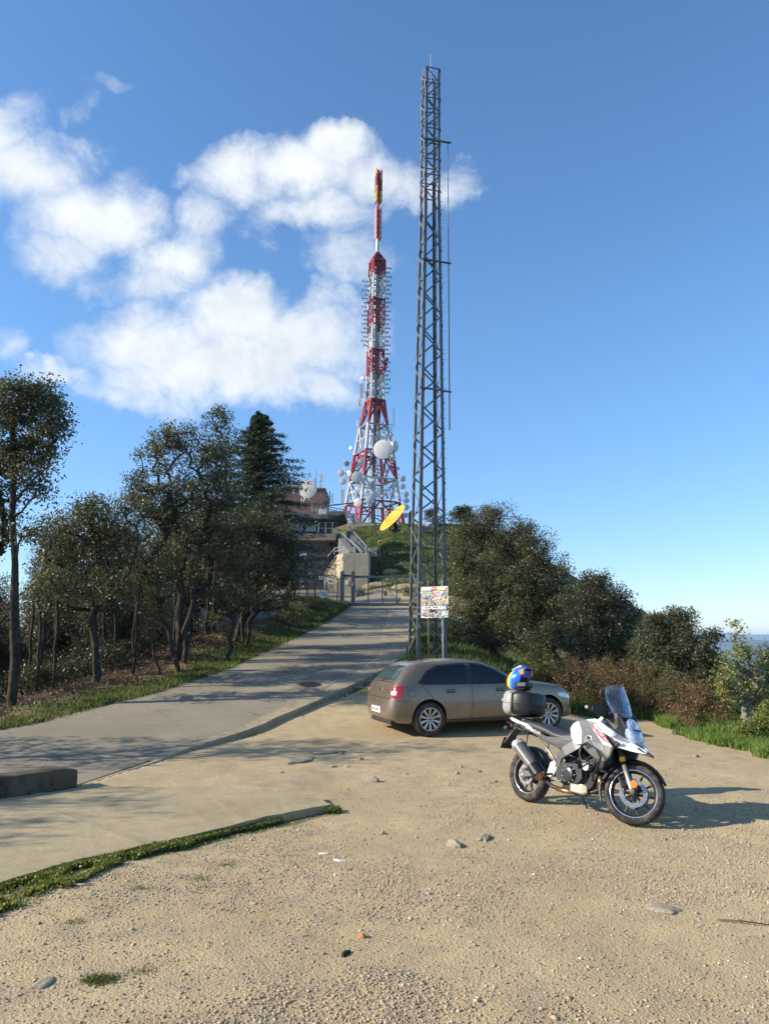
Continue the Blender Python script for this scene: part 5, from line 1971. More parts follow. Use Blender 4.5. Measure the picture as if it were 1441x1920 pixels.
def disc(parent, x, y, z, R, r, M=None, name='brake_disc'):
    mb = MB().lathe([(r, -.0025), (R, -.0025), (R, .0025), (r, .0025), (r, -.0025)], (0, 0, 0), 'Y', 40)
    MM = Matrix.Translation((x, y, z))
    MM = M @ MM if M is not None else MM
    o = mb.build(name, pmat_disc, parent, M=MM, auto=40)
    h = MB()
    for k in range(28):
        t = 2 * math.pi * k / 28
        rr = r + (R - r) * (.3 + .4 * (k % 3) / 2)
        h.lathe([(0, -.0032), (.0045, -.0032)], (rr * math.cos(t), 0, rr * math.sin(t)), 'Y', 8)
        h.lathe([(0, .0032), (.0045, .0032)], (rr * math.cos(t), 0, rr * math.sin(t)), 'Y', 8)
    h.build('disc_holes', SEAM, o, M=MM)
    c = MB()
    for k in range(8):
        t = 2 * math.pi * k / 8
        c.bar((.04 * math.cos(t), 0, .04 * math.sin(t)), ((r + .006) * math.cos(t), 0, (r + .006) * math.sin(t)), .014, .005, (0, 1, 0))
    c.build('disc_carrier', B_BLACK, o, M=MM)
    return o


pmat_disc = pmat('brake_disc_steel', (0.36, 0.35, 0.34), .33, .9, .1, 40)


def build_bike():
    rear = Vector((1.71, 9.61))
    frt = Vector((2.56, 8.41))
    d = (frt - rear).normalized()
    ang = math.atan2(d.y, d.x)
    SCL = .95
    root = thing('motorcycle', 'white and grey adventure motorcycle with top case parked on its side stand in the lot', 'motorcycle', (rear.x, rear.y, gz(rear.x, rear.y) + .005), ang)
    root.rotation_euler = (R_(-8.5), 0, ang)
    root.scale = (SCL,) * 3
    WB, RZ, FZ = 1.555, .322, .330
    # ---------- rear wheel and swingarm
    w = moto_wheel(root, 0, RZ, .322, .150, .222)
    disc(w, 0, -.075, 0, .12, .082)
    MB().bar((-.01, -.115, RZ), (.56, -.10, .43), .035, .075).build('swingarm', B_FRAME, root, bevel=.01)
    MB().bar((-.01, .115, RZ), (.56, .10, .43), .035, .075).build('swingarm', B_FRAME, root, bevel=.01)
    MB().lathe([(0, -.14), (.018, -.14), (.018, .14), (0, .14)], (0, 0, RZ), 'Y', 12).build('rear_axle', B_SILVER, root)
    MB().box((.06, -.085, RZ + .115), (.075, .04, .05)).build('rear_caliper', B_BLACK, root, bevel=.008)
    MB().lathe([(.0, .095), (.10, .095), (.105, .10), (.10, .105), (0, .105)], (0, 0, RZ), 'Y', 40).build('rear_sprocket', B_BLACK, root)
    ch = MB()
    ch.bar((0, .105, RZ + .10), (.62, .105, .42 + .045), .014, .012)
    ch.bar((0, .105, RZ - .10), (.62, .105, .42 - .035), .014, .012)
    ch.build('chain', B_BLACK, root)
    # hugger mudguard
    hug = []
    for t in np.linspace(25, 120, 9):
        a = R_(t)
        r = .348
        hug.append([(r * math.cos(a), -.075, RZ + r * math.sin(a) - .03), (r * math.cos(a), -.06, RZ + r * math.sin(a)), (r * math.cos(a), .06, RZ + r * math.sin(a)), (r * math.cos(a), .075, RZ + r * math.sin(a) - .03),
                    (r * math.cos(a) * .985, .06, RZ + r * math.sin(a) * .985 - .006), (r * math.cos(a) * .985, -.06, RZ + r * math.sin(a) * .985 - .006)])
    MB().loft(hug).build('rear_hugger', B_MATT, root, auto=50)
    # shock
    MB().tube([(.44, 0, .40), (.52, 0, .72)], .022, 10).build('shock_absorber', B_SILVER, root, smooth=True)
    sp = [(.45 + .0055 * k / 1.2 + .0, 0, .43 + .0) for k in range(2)]
    hel = []
    for k in range(90):
        t = k / 89
        c = Vector((.45, 0, .45)).lerp(Vector((.515, 0, .69)), t)
        hel.append(c + Vector((math.cos(k * .55) * .038, math.sin(k * .55) * .038, 0)))
    MB().tube(hel, .006, 5).build('shock_spring', B_SILVER, root, smooth=True)
    # ---------- frame
    for s in (-1, 1):
        fr = []
        for (x, z, h, y) in ((1.16, .955, .10, .055), (1.02, .87, .12, .135), (.84, .755, .125, .185), (.70, .67, .12, .195), (.62, .60, .085, .18), (.585, .48, .075, .165), (.60, .36, .06, .155)):
            fr.append((x, z, h, y))
        rings = []
        for i, (x, z, h, y) in enumerate(fr):
            if i == 0:
                tx, tz = fr[1][0] - x, fr[1][1] - z
            elif i == len(fr) - 1:
                tx, tz = x - fr[i - 1][0], z - fr[i - 1][1]
            else:
                tx, tz = fr[i + 1][0] - fr[i - 1][0], fr[i + 1][1] - fr[i - 1][1]
            L = math.hypot(tx, tz)
            nx, nz = -tz / L, tx / L
            rings.append([(x + nx * h / 2, s * y, z + nz * h / 2), (x + nx * h / 2, s * (y - .03), z + nz * h / 2), (x - nx * h / 2, s * (y - .03), z - nz * h / 2), (x - nx * h / 2, s * y, z - nz * h / 2)])
        MB().loft(rings).build('frame_spar', B_FRAME, root, bevel=.008)
        MB().tube([(.66, s * .14, .74), (.36, s * .13, .78), (.02, s * .12, .86), (-.18, s * .10, .90)], .013, 8).build('subframe_tube', B_BLACK, root, smooth=True)
        MB().tube([(.58, s * .14, .50), (.44, s * .135, .62), (.22, s * .13, .79)], .012, 8).build('subframe_stay', B_SILVER if s < 0 else B_BLACK, root, smooth=True)
        # pannier rack / grab rail in white
        MB().tube([(.16, s * .15, .86), (.02, s * .155, .915), (-.18, s * .14, .965), (-.30, s * .10, .985)], .017, 8).build('grab_rail', B_WHITE, root, smooth=True)
        MB().tube([(.14, s * .16, .83), (-.05, s * .19, .86), (-.24, s * .185, .92), (-.33, s * .15, .935), (-.35, 0, .94)], .0095, 7).build('luggage_tube', B_BLACK, root, smooth=True)
        MB().tube([(.10, s * .19, .85), (.09, s * .20, .68), (.10, s * .17, .56), (.30, s * .15, .50)], .0095, 7).build('pannier_stay', B_BLACK, root, smooth=True)
        # foot pegs
        MB().tube([(.52, s * .15, .395), (.50, s * .22, .385), (.50, s * .30, .39)], .013, 8).build('foot_peg', B_BLACK, root)
        MB().prism([(.42, .36), (.52, .34), (.58, .46), (.54, .56), (.47, .52)], s * .150, s * .165).build('peg_hanger', B_SILVER, root, bevel=.004)
        MB().tube([(.28, s * .15, .55), (.27, s * .25, .545)], .012, 8).build('passenger_peg', B_BLACK, root)
    # brake pedal, side stand
    MB().tube([(.53, -.19, .36), (.64, -.21, .33), (.72, -.22, .345)], .009, 6).build('brake_pedal', B_SILVER, root)
    MB().tube([(.60, .12, .33), (.66, .24, .15), (.70, .335, -.028)], [.013, .011, .010], 8).build('side_stand', B_BLACK, root)
    MB().box((.71, .335, -.03), (.09, .05, .012)).build('stand_foot', B_BLACK, root)
    MB().tube([(.50, .10, .30), (.40, .16, .245), (.56, .20, .235), (.72, .14, .26)], .010, 7).build('centre_stand', B_BLACK, root)
    # ---------- engine
    MB().loft([sellipse(x, 0, z, w_, h, 3.5, 16) for x, z, w_, h in ((.56, .42, .10, .08), (.62, .42, .155, .13), (.78, .42, .17, .15), (.92, .42, .16, .14), (1.00, .40, .11, .09))]).build('crankcase', B_ENGINE, root, bevel=.006, auto=40)
    MB().lathe([(0, -.232), (.066, -.232), (.080, -.224), (.088, -.205), (.088, -.14)], (.80, 0, .43), 'Y', 36).build('clutch_cover', pmat('clutch_blue_grey', (.045, .05, .058), .36, .5), root, auto=35)
    MB().lathe([(0, -.2345), (.040, -.2345), (.043, -.231)], (.80, 0, .43), 'Y', 30).build('clutch_badge', B_BLACK, root)
    bl = MB()
    for k in range(9):
        t = 2 * math.pi * k / 9
        bl.lathe([(0, -.212), (.006, -.212), (.006, -.20)], (.80 + .094 * math.cos(t), 0, .43 + .094 * math.sin(t)), 'Y', 6)
    bl.build('cover_bolts', B_SILVER, root)
    MB().prism([(.60, .36), (.70, .33), (.92, .33), (.99, .40), (.97, .53), (.86, .56), (.66, .54), (.60, .47)], -.185, -.155).build('engine_side_cover', B_ENGINE, root, bevel=.01)
    MB().lathe([(0, .20), (.085, .20), (.095, .17), (.095, .13)], (.72, 0, .42), 'Y', 30).build('generator_cover', B_ENGINE, root, auto=35)
    # cylinders of the V
    for nm, a, b, wd in (('front_cylinder', (.90, 0, .50), (1.13, 0, .60), .11), ('rear_cylinder', (.74, 0, .54), (.66, 0, .76), .11)):
        a, b = Vector(a), Vector(b)
        dd = (b - a)
        R0 = dd.to_track_quat('Z', 'Y').to_matrix()
        mb = MB()
        mb.box(a.lerp(b, .5), (.17, .19, dd.length), R0)
        cy = mb.build(nm, B_ENGINE, root, bevel=.01)
        fm = MB()
        for k in range(5):
            fm.box(a.lerp(b, .2 + .16 * k), (.185, .205, .006), R0)
        fm.build('cooling_fins', B_ENGINE, cy)
        MB().box(a.lerp(b, 1.12), (.18, .215, dd.length * .32), R0).build('cylinder_head', B_SILVER if 'front' in nm else B_ENGINE, cy, bevel=.014)
    MB().lathe([(0, -.175), (.045, -.175), (.05, -.16), (.05, -.10)], (1.02, 0, .54), 'Y', 20).build('water_pump', B_SILVER, root, auto=35)
    MB().tube([(1.02, -.15, .53), (1.12, -.17, .55), (1.17, -.12, .62)], .018, 8).build('coolant_hose', B_BLACK, root, smooth=True)
    MB().tube([(.88, -.19, .56), (.93, -.20, .61), (1.03, -.19, .60), (1.10, -.15, .66)], .013, 8).build('wiring_hose', B_BLACK, root, smooth=True)
    MB().tube([(.70, -.16, .60), (.78, -.18, .64), (.88, -.17, .62)], .012, 8).build('breather_hose', B_BLACK, root, smooth=True)
    # radiator
    MB().box((1.235, 0, .655), (.04, .38, .26), Matrix.Rotation(R_(-16), 3, 'Y')).build('radiator', B_BLACK, root, bevel=.006)
    # bash plate
    MB().prism([(.66, .25), (.98, .235), (1.10, .33), (1.16, .47), (1.08, .49), (1.0, .36), (.90, .315), (.66, .30)], -.13, .13).build('engine_guard', B_BLACK, root, bevel=.008)
    MB().loft([[(.80, -.16, .24), (.80, -.12, .225), (.80, -.12, .33), (.80, -.165, .33)], [(.98, -.155, .235), (.98, -.12, .215), (.98, -.12, .34), (.98, -.165, .34)], [(1.03, -.14, .26), (1.03, -.12, .245), (1.03, -.12, .32), (1.03, -.145, .32)]]).build('belly_pan_panel', B_BELLY, root, bevel=.008)
    # exhaust headers and pipe
    MB().tube([(1.20, -.03, .60), (1.255, -.05, .53), (1.23, -.06, .40), (1.14, -.07, .30), (.95, -.09, .225), (.70, -.11, .225), (.50, -.13, .25), (.40, -.16, .31), (.33, -.185, .38)], .024, 10).build('exhaust_pipe', B_ENGINE, root, smooth=True)
    MB().tube([(1.18, -.10, .45), (1.19, -.115, .40), (1.18, -.115, .33)], .028, 10).build('header_elbow', B_COPPER, root, smooth=True)
    MB().tube([(.84, -.125, .232), (.70, -.135, .228), (.58, -.14, .238)], .029, 10).build('mid_pipe', B_COPPER, root, smooth=True)
    a, b = Vector((.33, -.195, .375)), Vector((-.035, -.235, .695))
    ax = (b - a).normalized()
    R0 = ax.to_track_quat('Z', 'Y').to_matrix().to_4x4()
    L = (b - a).length
    M = Matrix.Translation(a) @ R0
    MB().lathe([(.030, -.03), (.045, .0), (.062, .05)], n=24).build('silencer_inlet', B_COPPER, root, M=M, smooth=True)
    def sil(z0, z1, r0, r1, extra=0):
        return MB().loft([[(r0 * 1.12 * math.cos(t), r0 * math.sin(t) * .9, z0) for t in np.linspace(0, 2 * math.pi, 25)[:-1]], [(r1 * 1.12 * math.cos(t), r1 * math.sin(t) * .9, z1) for t in np.linspace(0, 2 * math.pi, 25)[:-1]]])
    sil(.03, L - .06, .078, .088).build('silencer', B_TUBE, root, M=M, auto=40)
    sil(L - .058, L + .0, .090, .080).build('silencer_end_cap', B_WHITE if False else pmat('end_cap_silver', (.66, .66, .65), .3, .5), root, M=M, auto=40)
    MB().lathe([(0, L - .0), (.03, L - .0), (.034, L + .012), (.034, L - .03)], n=18).build('silencer_outlet', SEAM, root, M=M)
    # heat shield wraps the lower front half, burnt-brown below
    MB().loft([[((.094) * 1.1 * math.cos(t), .094 * math.sin(t) * .93, z_) for t in np.linspace(0, 2 * math.pi, 25)[:-1]] for z_ in (-.035, .12)]).build('heat_shield', B_BLACK, root, M=M, bevel=.01, auto=40)
    MB().loft([[((r_) * 1.1 * math.cos(t), r_ * math.sin(t) * .93, z_) for t in np.linspace(0, 2 * math.pi, 25)[:-1]] for z_, r_ in ((-.085, .045), (-.036, .086))]).build('collector', B_COPPER, root, M=M, auto=40)
    # ---------- seat, tail
    st = [(-.20, .925, .10, .03), (-.12, .935, .125, .045), (.05, .93, .145, .05), (.22, .905, .15, .055), (.36, .875, .15, .05), (.46, .845, .145, .045), (.58, .828, .135, .045), (.70, .838, .115, .05), (.80, .865, .095, .05), (.86, .885, .08, .04)]
    MB().loft([sellipse(x, 0, z, w_, h, 3.0, 20) for x, z, w_, h in st]).build('seat', B_SEAT, root, smooth=True)
    for s in (-1, 1):
        plate_mb([(.82, .84), (.60, .79), (.42, .80), (.20, .86), (-.02, .90), (-.14, .925), (-.02, .87), (.18, .815), (.36, .745), (.56, .70), (.74, .73), (.86, .80)], .148, .02, .012, s).build('side_cover', B_COVER, root, bevel=.006)
        plate_mb([(.16, .875), (.05, .935), (-.06, .955), (-.02, .915), (.06, .875)], .163, .02, .006, s).build('tail_panel', B_WHITE, root, bevel=.005)
        plate_mb([(-.10, .955), (-.22, .985), (-.29, .985), (-.24, .955), (-.12, .925)], .152, .02, .004, s).build('tail_grab_cover', B_WHITE, root, bevel=.005)
    MB().loft([sellipse(x, 0, z, w_, h, 3, 14) for x, z, w_, h in ((.30, .80, .11, .05), (.0, .86, .12, .045), (-.22, .905, .09, .04), (-.33, .91, .05, .02))]).build('tail_unit', B_MATT, root, smooth=True)
    MB().box((-.34, 0, .90), (.03, .13, .05)).build('tail_light', RED_LENS, root, bevel=.01)
    text_part('side_lettering', 'SUZUKI', .052, B_WHITE, root, Matrix.Translation((.20, -.166, .855)) @ Matrix.Rotation(R_(11), 4, 'Y') @ Matrix.Rotation(R_(90), 4, 'X'))
    MB().loft([[(-.26, -.07, .90), (-.26, .07, .90), (-.22, .07, .87), (-.22, -.07, .87)], [(-.36, -.06, .80), (-.36, .06, .80), (-.33, .06, .78), (-.33, -.06, .78)], [(-.43, -.09, .66), (-.43, .09, .66), (-.415, .09, .655), (-.415, -.09, .655)]]).build('plate_holder', B_MATT, root, bevel=.005)
    MB().box((-.437, 0, .665), (.006, .20, .15), Matrix.Rotation(R_(20), 3, 'Y')).build('number_plate', B_BLACK, root)
    for s in (-1, 1):
        MB().tube([(-.30, s * .05, .85), (-.31, s * .15, .855)], .009, 6).build('indicator_stalk', B_MATT, root)
        MB().lathe([(0, -.035), (.028, -.02), (.03, .0), (.022, .03), (0, .04)], (-.31, s * .175, .855), 'X', 14).build('rear_indicator', B_MATT, root, smooth=True)
    # ---------- tank and fairings
    tk = [(.68, .88, .07, .06), (.74, .90, .11, .09), (.80, .91, .12, .10), (.88, .935, .155, .125), (.98, .945, .18, .135), (1.08, .945, .19, .125), (1.16, .935, .16, .10), (1.22, .925, .11, .07)]
    MB().loft([sellipse(x, 0, z, w_, h, 2.6, 20) for x, z, w_, h in tk]).build('tank', B_WHITE, root, smooth=True)
    MB().loft([sellipse(x, 0, z, w_, h, 2.4, 14) for x, z, w_, h in ((.90, 1.062, .05, .008), (.98, 1.072, .09, .014), (1.12, 1.062, .10, .014), (1.19, 1.03, .06, .010))]).build('tank_top_cover', B_GREY, root, smooth=True)
    for s in (-1, 1):
        yf = lambda a, b: .195 + .055 * max(0, min(1, (a - .92) / .35))
        plate_mb([(.89, 1.045), (1.02, 1.07), (1.17, 1.04), (1.34, .91), (1.45, .80), (1.41, .69), (1.33, .62), (1.19, .65), (1.05, .71), (.97, .77), (.94, .91)], yf, .035, .022, s).build('tank_shroud', B_GREY, root, bevel=.012)
        plate_mb([(.74, .95), (.80, 1.01), (.90, 1.045), (.97, .93), (.985, .78), (.88, .77), (.77, .84)], lambda a, b: .155 + .05 * max(0, (a - .74) / .2), .03, .018, s).build('knee_panel', B_WHITE, root, bevel=.012)
        plate_mb([(1.06, .90), (1.14, .90), (1.19, .84), (1.10, .82), (1.02, .80), (1.03, .86)], lambda a, b: yf(a, b) + .012, .02, .008, s).build('shroud_vent_frame', B_SILVER, root, bevel=.005)
        plate_mb([(1.075, .88), (1.13, .88), (1.155, .85), (1.08, .845)], lambda a, b: yf(a, b) + .022, .01, .0, s).build('shroud_vent', SEAM, root)
        # white upper fairing running into the beak
        yb = lambda a, b: .215 + .02 * max(0, 1 - abs(a - 1.3) / .2) - .20 * max(0, (a - 1.42)) / .34
        plate_mb([(1.03, 1.065), (1.16, 1.085), (1.30, 1.03), (1.45, .945), (1.60, .865), (1.72, .80), (1.74, .765), (1.60, .775), (1.47, .80), (1.51, .845), (1.36, .915), (1.27, .95), (1.14, 1.03)], yb, .04, .012, s).build('beak_side_panel', B_WHITE, root, bevel=.01)
        plate_mb([(1.28, .945), (1.36, .91), (1.50, .845), (1.45, .79), (1.38, .83), (1.33, .89)], lambda a, b: .205, .03, .0, s).build('air_intake', B_BLACK, root, bevel=.006)
        # red stripe with the model lettering
        plate_mb([(1.11, 1.02), (1.24, .965), (1.36, .885), (1.43, .825), (1.35, .845), (1.22, .92)], lambda a, b: yf(a, b) + .018, .012, .004, s).build('red_stripe', B_RED, root, bevel=.003)
        plate_mb([(1.25, 1.10), (1.33, 1.17), (1.42, 1.18), (1.53, 1.02), (1.62, .86), (1.52, .88), (1.38, .965)], lambda a, b: .165 - .11 * max(0, (a - 1.4)) / .25, .03, .01, s).build('nose_side_fairing', B_MATT, root, bevel=.01)
        plate_mb([(1.18, 1.07), (1.24, 1.13), (1.26, 1.10), (1.21, 1.04)], .20, .02, .0, s).build('cockpit_edge', B_WHITE, root, bevel=.004)
        plate_mb([(1.22, .78), (1.30, .82), (1.34, .70), (1.28, .56), (1.20, .54), (1.17, .64)], .19, .05, .01, s).build('radiator_cowl', B_MATT, root, bevel=.008)
    text_part('shroud_lettering', 'V-STROM', .040, B_WHITE, root, Matrix.Translation((1.27, -.262, .915)) @ Matrix.Rotation(R_(32), 4, 'Y') @ Matrix.Rotation(R_(6), 4, 'Z') @ Matrix.Rotation(R_(90), 4, 'X'), .0015)
    text_part('shroud_emblem', 'S', .055, B_SILVER, root, Matrix.Translation((1.33, -.273, .775)) @ Matrix.Rotation(R_(90), 4, 'X'), .002)
    # beak lower, dark
    MB().loft([[(1.44, -.10, .86), (1.44, .10, .86), (1.44, .10, .80), (1.44, -.10, .80)], [(1.60, -.06, .845), (1.60, .06, .845), (1.60, .06, .775), (1.60, -.06, .775)], [(1.80, -.018, .755), (1.80, .018, .755), (1.80, .015, .735), (1.80, -.015, .735)]]).build('beak', B_BLACK, root, bevel=.01)
    # nose and headlight
    MB().loft([sellipse(x, 0, z, w_, h, 2.6, 18) for x, z, w_, h in ((1.24, 1.10, .12, .09), (1.34, 1.07, .135, .12), (1.44, 1.02, .12, .14), (1.50, .98, .10, .13), (1.53, .95, .07, .10))]).build('nose_cowl', B_BLACK, root, smooth=True)
    hl = MB().loft([sellipse(-.05, 0, 0, .112, .165, 2.4, 24), sellipse(.0, 0, 0, .110, .165, 2.4, 24), sellipse(.030, 0, -.005, .098, .150, 2.4, 24), sellipse(.045, 0, -.01, .06, .10, 2.4, 24)])
    Mh = Matrix.Translation((1.535, 0, .985)) @ Matrix.Rotation(R_(-30), 4, 'Y')
    h = hl.build('headlight', pmat('moto_headlamp', (.40, .50, .66), .07, .35, .35, 30, coat=1.0), root, M=Mh, smooth=True)
    for dz in (.06, -.055):
        MB().lathe([(.0, .050), (.052, .047), (.062, .036), (.062, .0)], (0, 0, 0), 'X', 24).build('headlight_reflector', CLEAR_LENS, h, M=Mh @ Matrix.Translation((0, 0, dz)), smooth=True)
    MB().box((0, 0, 0), (.014, .14, .012)).build('headlight_divider', B_BLACK, h, M=Mh @ Matrix.Translation((.044, 0, 0)))
    # windscreen, curved
    sc = []
    for j in range(9):
        t = j / 8
        z = 1.13 + .37 * t
        xc = 1.475 - .17 * t + .03 * t * t
        hw = .155 + .055 * math.sin(math.pi * min(1, t * .9)) - .03 * t ** 3
        sc.append([(xc - .09 * (u ** 2) * (1 + .2 * t), hw * u, z - .035 * u * u * t) for u in np.linspace(-1, 1, 11)])
    V = [p for r in sc for p in r]
    F = [(j * 11 + i, j * 11 + i + 1, (j + 1) * 11 + i + 1, (j + 1) * 11 + i) for j in range(8) for i in range(10)]
    o = MB().add(V, F).build('windscreen', screen_glass(), root, smooth=True)
    md = o.modifiers.new('t', 'SOLIDIFY')
    md.thickness = .004
    MB().tube([(1.36, -.05, 1.12), (1.40, -.05, 1.30)], .006, 6).build('screen_stay', B_BLACK, root)
    MB().tube([(1.36, .05, 1.12), (1.40, .05, 1.30)], .006, 6).build('screen_stay', B_BLACK, root)
    MB().box((1.30, 0, 1.17), (.05, .20, .10)).build('instrument_cluster', B_MATT, root, bevel=.015)
    # ---------- crash bars
    for s in (-1, 1):
        pts = [(1.02, s * .17, .80), (1.05, s * .285, .775), (1.14, s * .315, .80), (1.26, s * .32, .755), (1.34, s * .31, .68), (1.31, s * .30, .59), (1.22, s * .28, .47), (1.16, s * .20, .40)]
        MB().tube(pts, .0135, 8).build('crash_bar', B_BLACK, root, smooth=True)
        MB().tube([(1.04, s * .28, .78), (1.02, s * .29, .68), (1.06, s * .29, .60), (1.20, s * .305, .585), (1.31, s * .305, .61)], .012, 8).build('crash_bar_brace', B_BLACK, root, smooth=True)
        MB().tube([(1.03, s * .285, .64), (.96, s * .23, .56), (.93, s * .17, .50)], .012, 8).build('crash_bar_stay', B_BLACK, root, smooth=True)
    # ---------- steering group
    rake = R_(25.5)
    axis = Vector((math.sin(rake), 0, -math.cos(rake)))
    piv = Vector((1.205, 0, .95))
    MS = Matrix.Translation(piv) @ Matrix.Rotation(R_(-30), 4, axis) @ Matrix.Translation(-piv)
    fw = moto_wheel(root, WB, FZ, .330, .112, .250, M=MS)
    for s in (-1, 1):
        disc(fw, 0, s * .062, 0, .152, .105)
        ft = Vector((WB, s * .105, FZ))
        up = -axis
        low = ft + up * .30
        top = ft + up * .74
        MB().tube([ft - up * .01, ft + up * .05, low], [.030, .027, .026], 14).build('fork_leg', B_SILVER if s < 0 else B_BLACK, root, M=MS, smooth=True)
        MB().tube([low, top], .029, 14).build('fork_tube', B_BLACK, root, M=MS, smooth=True)
        MB().tube([ft + up * .335, ft + up * .385], .0315, 14).build('fork_band', B_YELLOW, root, M=MS)
        MB().lathe([(0, s * .012), (.040, s * .010), (.042, 0), (.042, -s * .012)], tuple(ft + up * .09 + Vector((.045, s * .035, 0))), 'Y', 22).build('orange_reflector', B_ORANGE, root, M=MS)
        MB().box(tuple(ft + up * .10 + Vector((-.085, -s * .035, 0))), (.06, .045, .12), Matrix.Rotation(-rake, 3, 'Y')).build('front_caliper', B_BLACK, root, M=MS, bevel=.01)
        MB().tube([ft + up * .12 + Vector((-.08, 0, 0)), ft + up * .25 + Vector((-.09, s * .01, 0)), ft + up * .42 + Vector((-.07, 0, 0)), ft + up * .58 + Vector((-.05, -s * .03, 0))], .005, 6).build('brake_hose', B_BLACK, root, M=MS, smooth=True)
        # handlebar, grips, guards, mirrors
        MB().tube([(1.17, s * .03, 1.06), (1.14, s * .12, 1.085), (1.06, s * .30, 1.10), (1.02, s * .42, 1.095)], .0115, 8).build('handlebar', B_BLACK, root, M=MS, smooth=True)
        MB().tube([(1.045, s * .335, 1.10), (1.01, s * .455, 1.095)], .017, 10).build('grip', B_MATT, root, M=MS)
        MB().lathe([(0, 0), (.018, 0), (.020, .014), (0, .016)], (0, 0, 0), 'Y', 12).build('bar_end', B_SILVER, root, M=MS @ Matrix.Translation((1.005, s * .458 - .008, 1.094)))
        MB().loft([[(1.06, s * .44, 1.125), (1.075, s * .44, 1.125), (1.075, s * .44, 1.07), (1.06, s * .44, 1.07)], [(1.11, s * .37, 1.165), (1.13, s * .37, 1.165), (1.13, s * .37, 1.04), (1.11, s * .37, 1.04)],
                   [(1.17, s * .26, 1.175), (1.19, s * .26, 1.175), (1.19, s * .26, 1.05), (1.17, s * .26, 1.05)], [(1.18, s * .18, 1.14), (1.195, s * .18, 1.14), (1.195, s * .18, 1.08), (1.18, s * .18, 1.08)]]).build('hand_guard', B_MATT, root, M=MS, bevel=.008)
        MB().tube([(1.08, s * .24, 1.11), (1.12, s * .36, 1.10), (1.08, s * .42, 1.085)], .006, 6).build('lever', B_SILVER, root, M=MS)
        mt = MB().tube([(1.10, s * .24, 1.10), (1.13, s * .30, 1.18), (1.13, s * .335, 1.27)], .007, 6).build('mirror_stalk', B_BLACK, root, M=MS)
        MB().loft([sellipse(-.012, 0, 0, .072, .052, 2.6, 16), sellipse(.01, 0, 0, .066, .047, 2.6, 16), sellipse(.028, 0, 0, .03, .02, 2.4, 16)]).build('mirror', B_MATT, root, M=MS @ Matrix.Translation((1.13, s * .355, 1.30)), smooth=True)
    MB().tube([(1.545, -.13, FZ), (1.545, .13, FZ)], .017, 10).build('front_axle', B_SILVER, root, M=MS @ Matrix.Translation((.01, 0, 0)))
    for t in (.50, .70):
        c = Vector((WB, 0, FZ)) - axis * t
        MB().box(tuple(c), (.075, .27, .035), Matrix.Rotation(-rake, 3, 'Y')).build('triple_clamp', B_BLACK, root, M=MS, bevel=.01)
    gd = []
    for t in np.linspace(28, 172, 13):
        a = R_(t)
        r = .362
        wd = .066 + (.012 if 60 < t < 130 else 0)
        c = (WB + r * math.cos(a), FZ + r * math.sin(a))
        gd.append([(c[0] * .0 + WB + (r - .03) * math.cos(a), -wd - .004, FZ + (r - .03) * math.sin(a)), (c[0], -wd * .8, c[1]), (c[0], wd * .8, c[1]), (WB + (r - .03) * math.cos(a), wd + .004, FZ + (r - .03) * math.sin(a)),
                   (WB + (r - .006) * math.cos(a), wd * .76, FZ + (r - .006) * math.sin(a)), (WB + (r - .006) * math.cos(a), -wd * .76, FZ + (r - .006) * math.sin(a))])
    MB().loft(gd).build('front_mudguard', B_BLACK, root, M=MS, auto=50)
    ex = []
    for t in np.linspace(168, 205, 5):
        a = R_(t)
        r = .368
        wd = .07
        ex.append([(WB + r * math.cos(a), -wd, FZ + r * math.sin(a)), (WB + r * math.cos(a), wd, FZ + r * math.sin(a)), (WB + (r - .01) * math.cos(a), wd, FZ + (r - .01) * math.sin(a)), (WB + (r - .01) * math.cos(a), -wd, FZ + (r - .01) * math.sin(a))])
    MB().loft(ex).build('mudguard_extension', B_SHELL, root, M=MS, bevel=.003)
    for s in (-1, 1):
        MB().tube([(1.44, s * .13, .93), (1.44, s * .21, .93)], .008, 6).build('indicator_stalk', B_MATT, root)
        MB().lathe([(0, -.04), (.026, -.02), (.028, .0), (.02, .03), (0, .035)], (1.45, s * .225, .93), 'X', 14).build('front_indicator', CLEAR_LENS, root, smooth=True)
    # ---------- rack and top case (case lifts off: its own thing)
    MB().box((-.06, 0, 1.01), (.30, .22, .02)).build('luggage_plate', B_BLACK, root, bevel=.006)
    for x in (.04, -.16):
        for s in (-1, 1):
            MB().tube([(x, s * .09, .95), (x, s * .09, 1.01)], .01, 6).build('rack_stay', B_BLACK, root)
    bpy.context.view_layer.update()
    W = root.matrix_world.copy()
    tc = bpy.data.objects.new('top_case', None)
    COL.objects.link(tc)
    tc.matrix_world = W @ Matrix.Translation((-.16, 0, 1.02))
    tag(tc, 'black top case with a grey rear panel on the rack of the motorcycle', 'top case')
    rg = [(.215, .12, .105, .17), (.18, .18, .145, .165), (.06, .245, .158, .163), (-.06, .262, .163, .163), (-.16, .245, .155, .163), (-.225, .195, .125, .165), (-.262, .12, .07, .17)]
    MB().loft([sellipse(x, 0, zc, hw, hh, 5.0, 28, 5.0) for x, hw, hh, zc in rg[:5]]).build('case_body', B_CASE, tc, auto=50)
    MB().loft([sellipse(x - .002, 0, zc, hw * 1.012, hh * 1.012, 4.6, 28) for x, hw, hh, zc in [(-.0, .2555, .162, .163), (-.07, .262, .163, .163)] + rg[4:]]).build('rear_panel', pmat('top_case_light_panel', (.30, .30, .295), .4), tc, smooth=True)
    MB().loft([sellipse(x, 0, zc, hw * 1.025, .004, 5.0, 28) for x, hw, hh, zc in [(.216, .12, 0, .150), (.18, .18, 0, .15), (.06, .245, 0, .15), (-.06, .262, 0, .15), (-.16, .248, 0, .15), (-.23, .198, 0, .15), (-.267, .12, 0, .15)]]).build('case_seam', SEAM, tc)
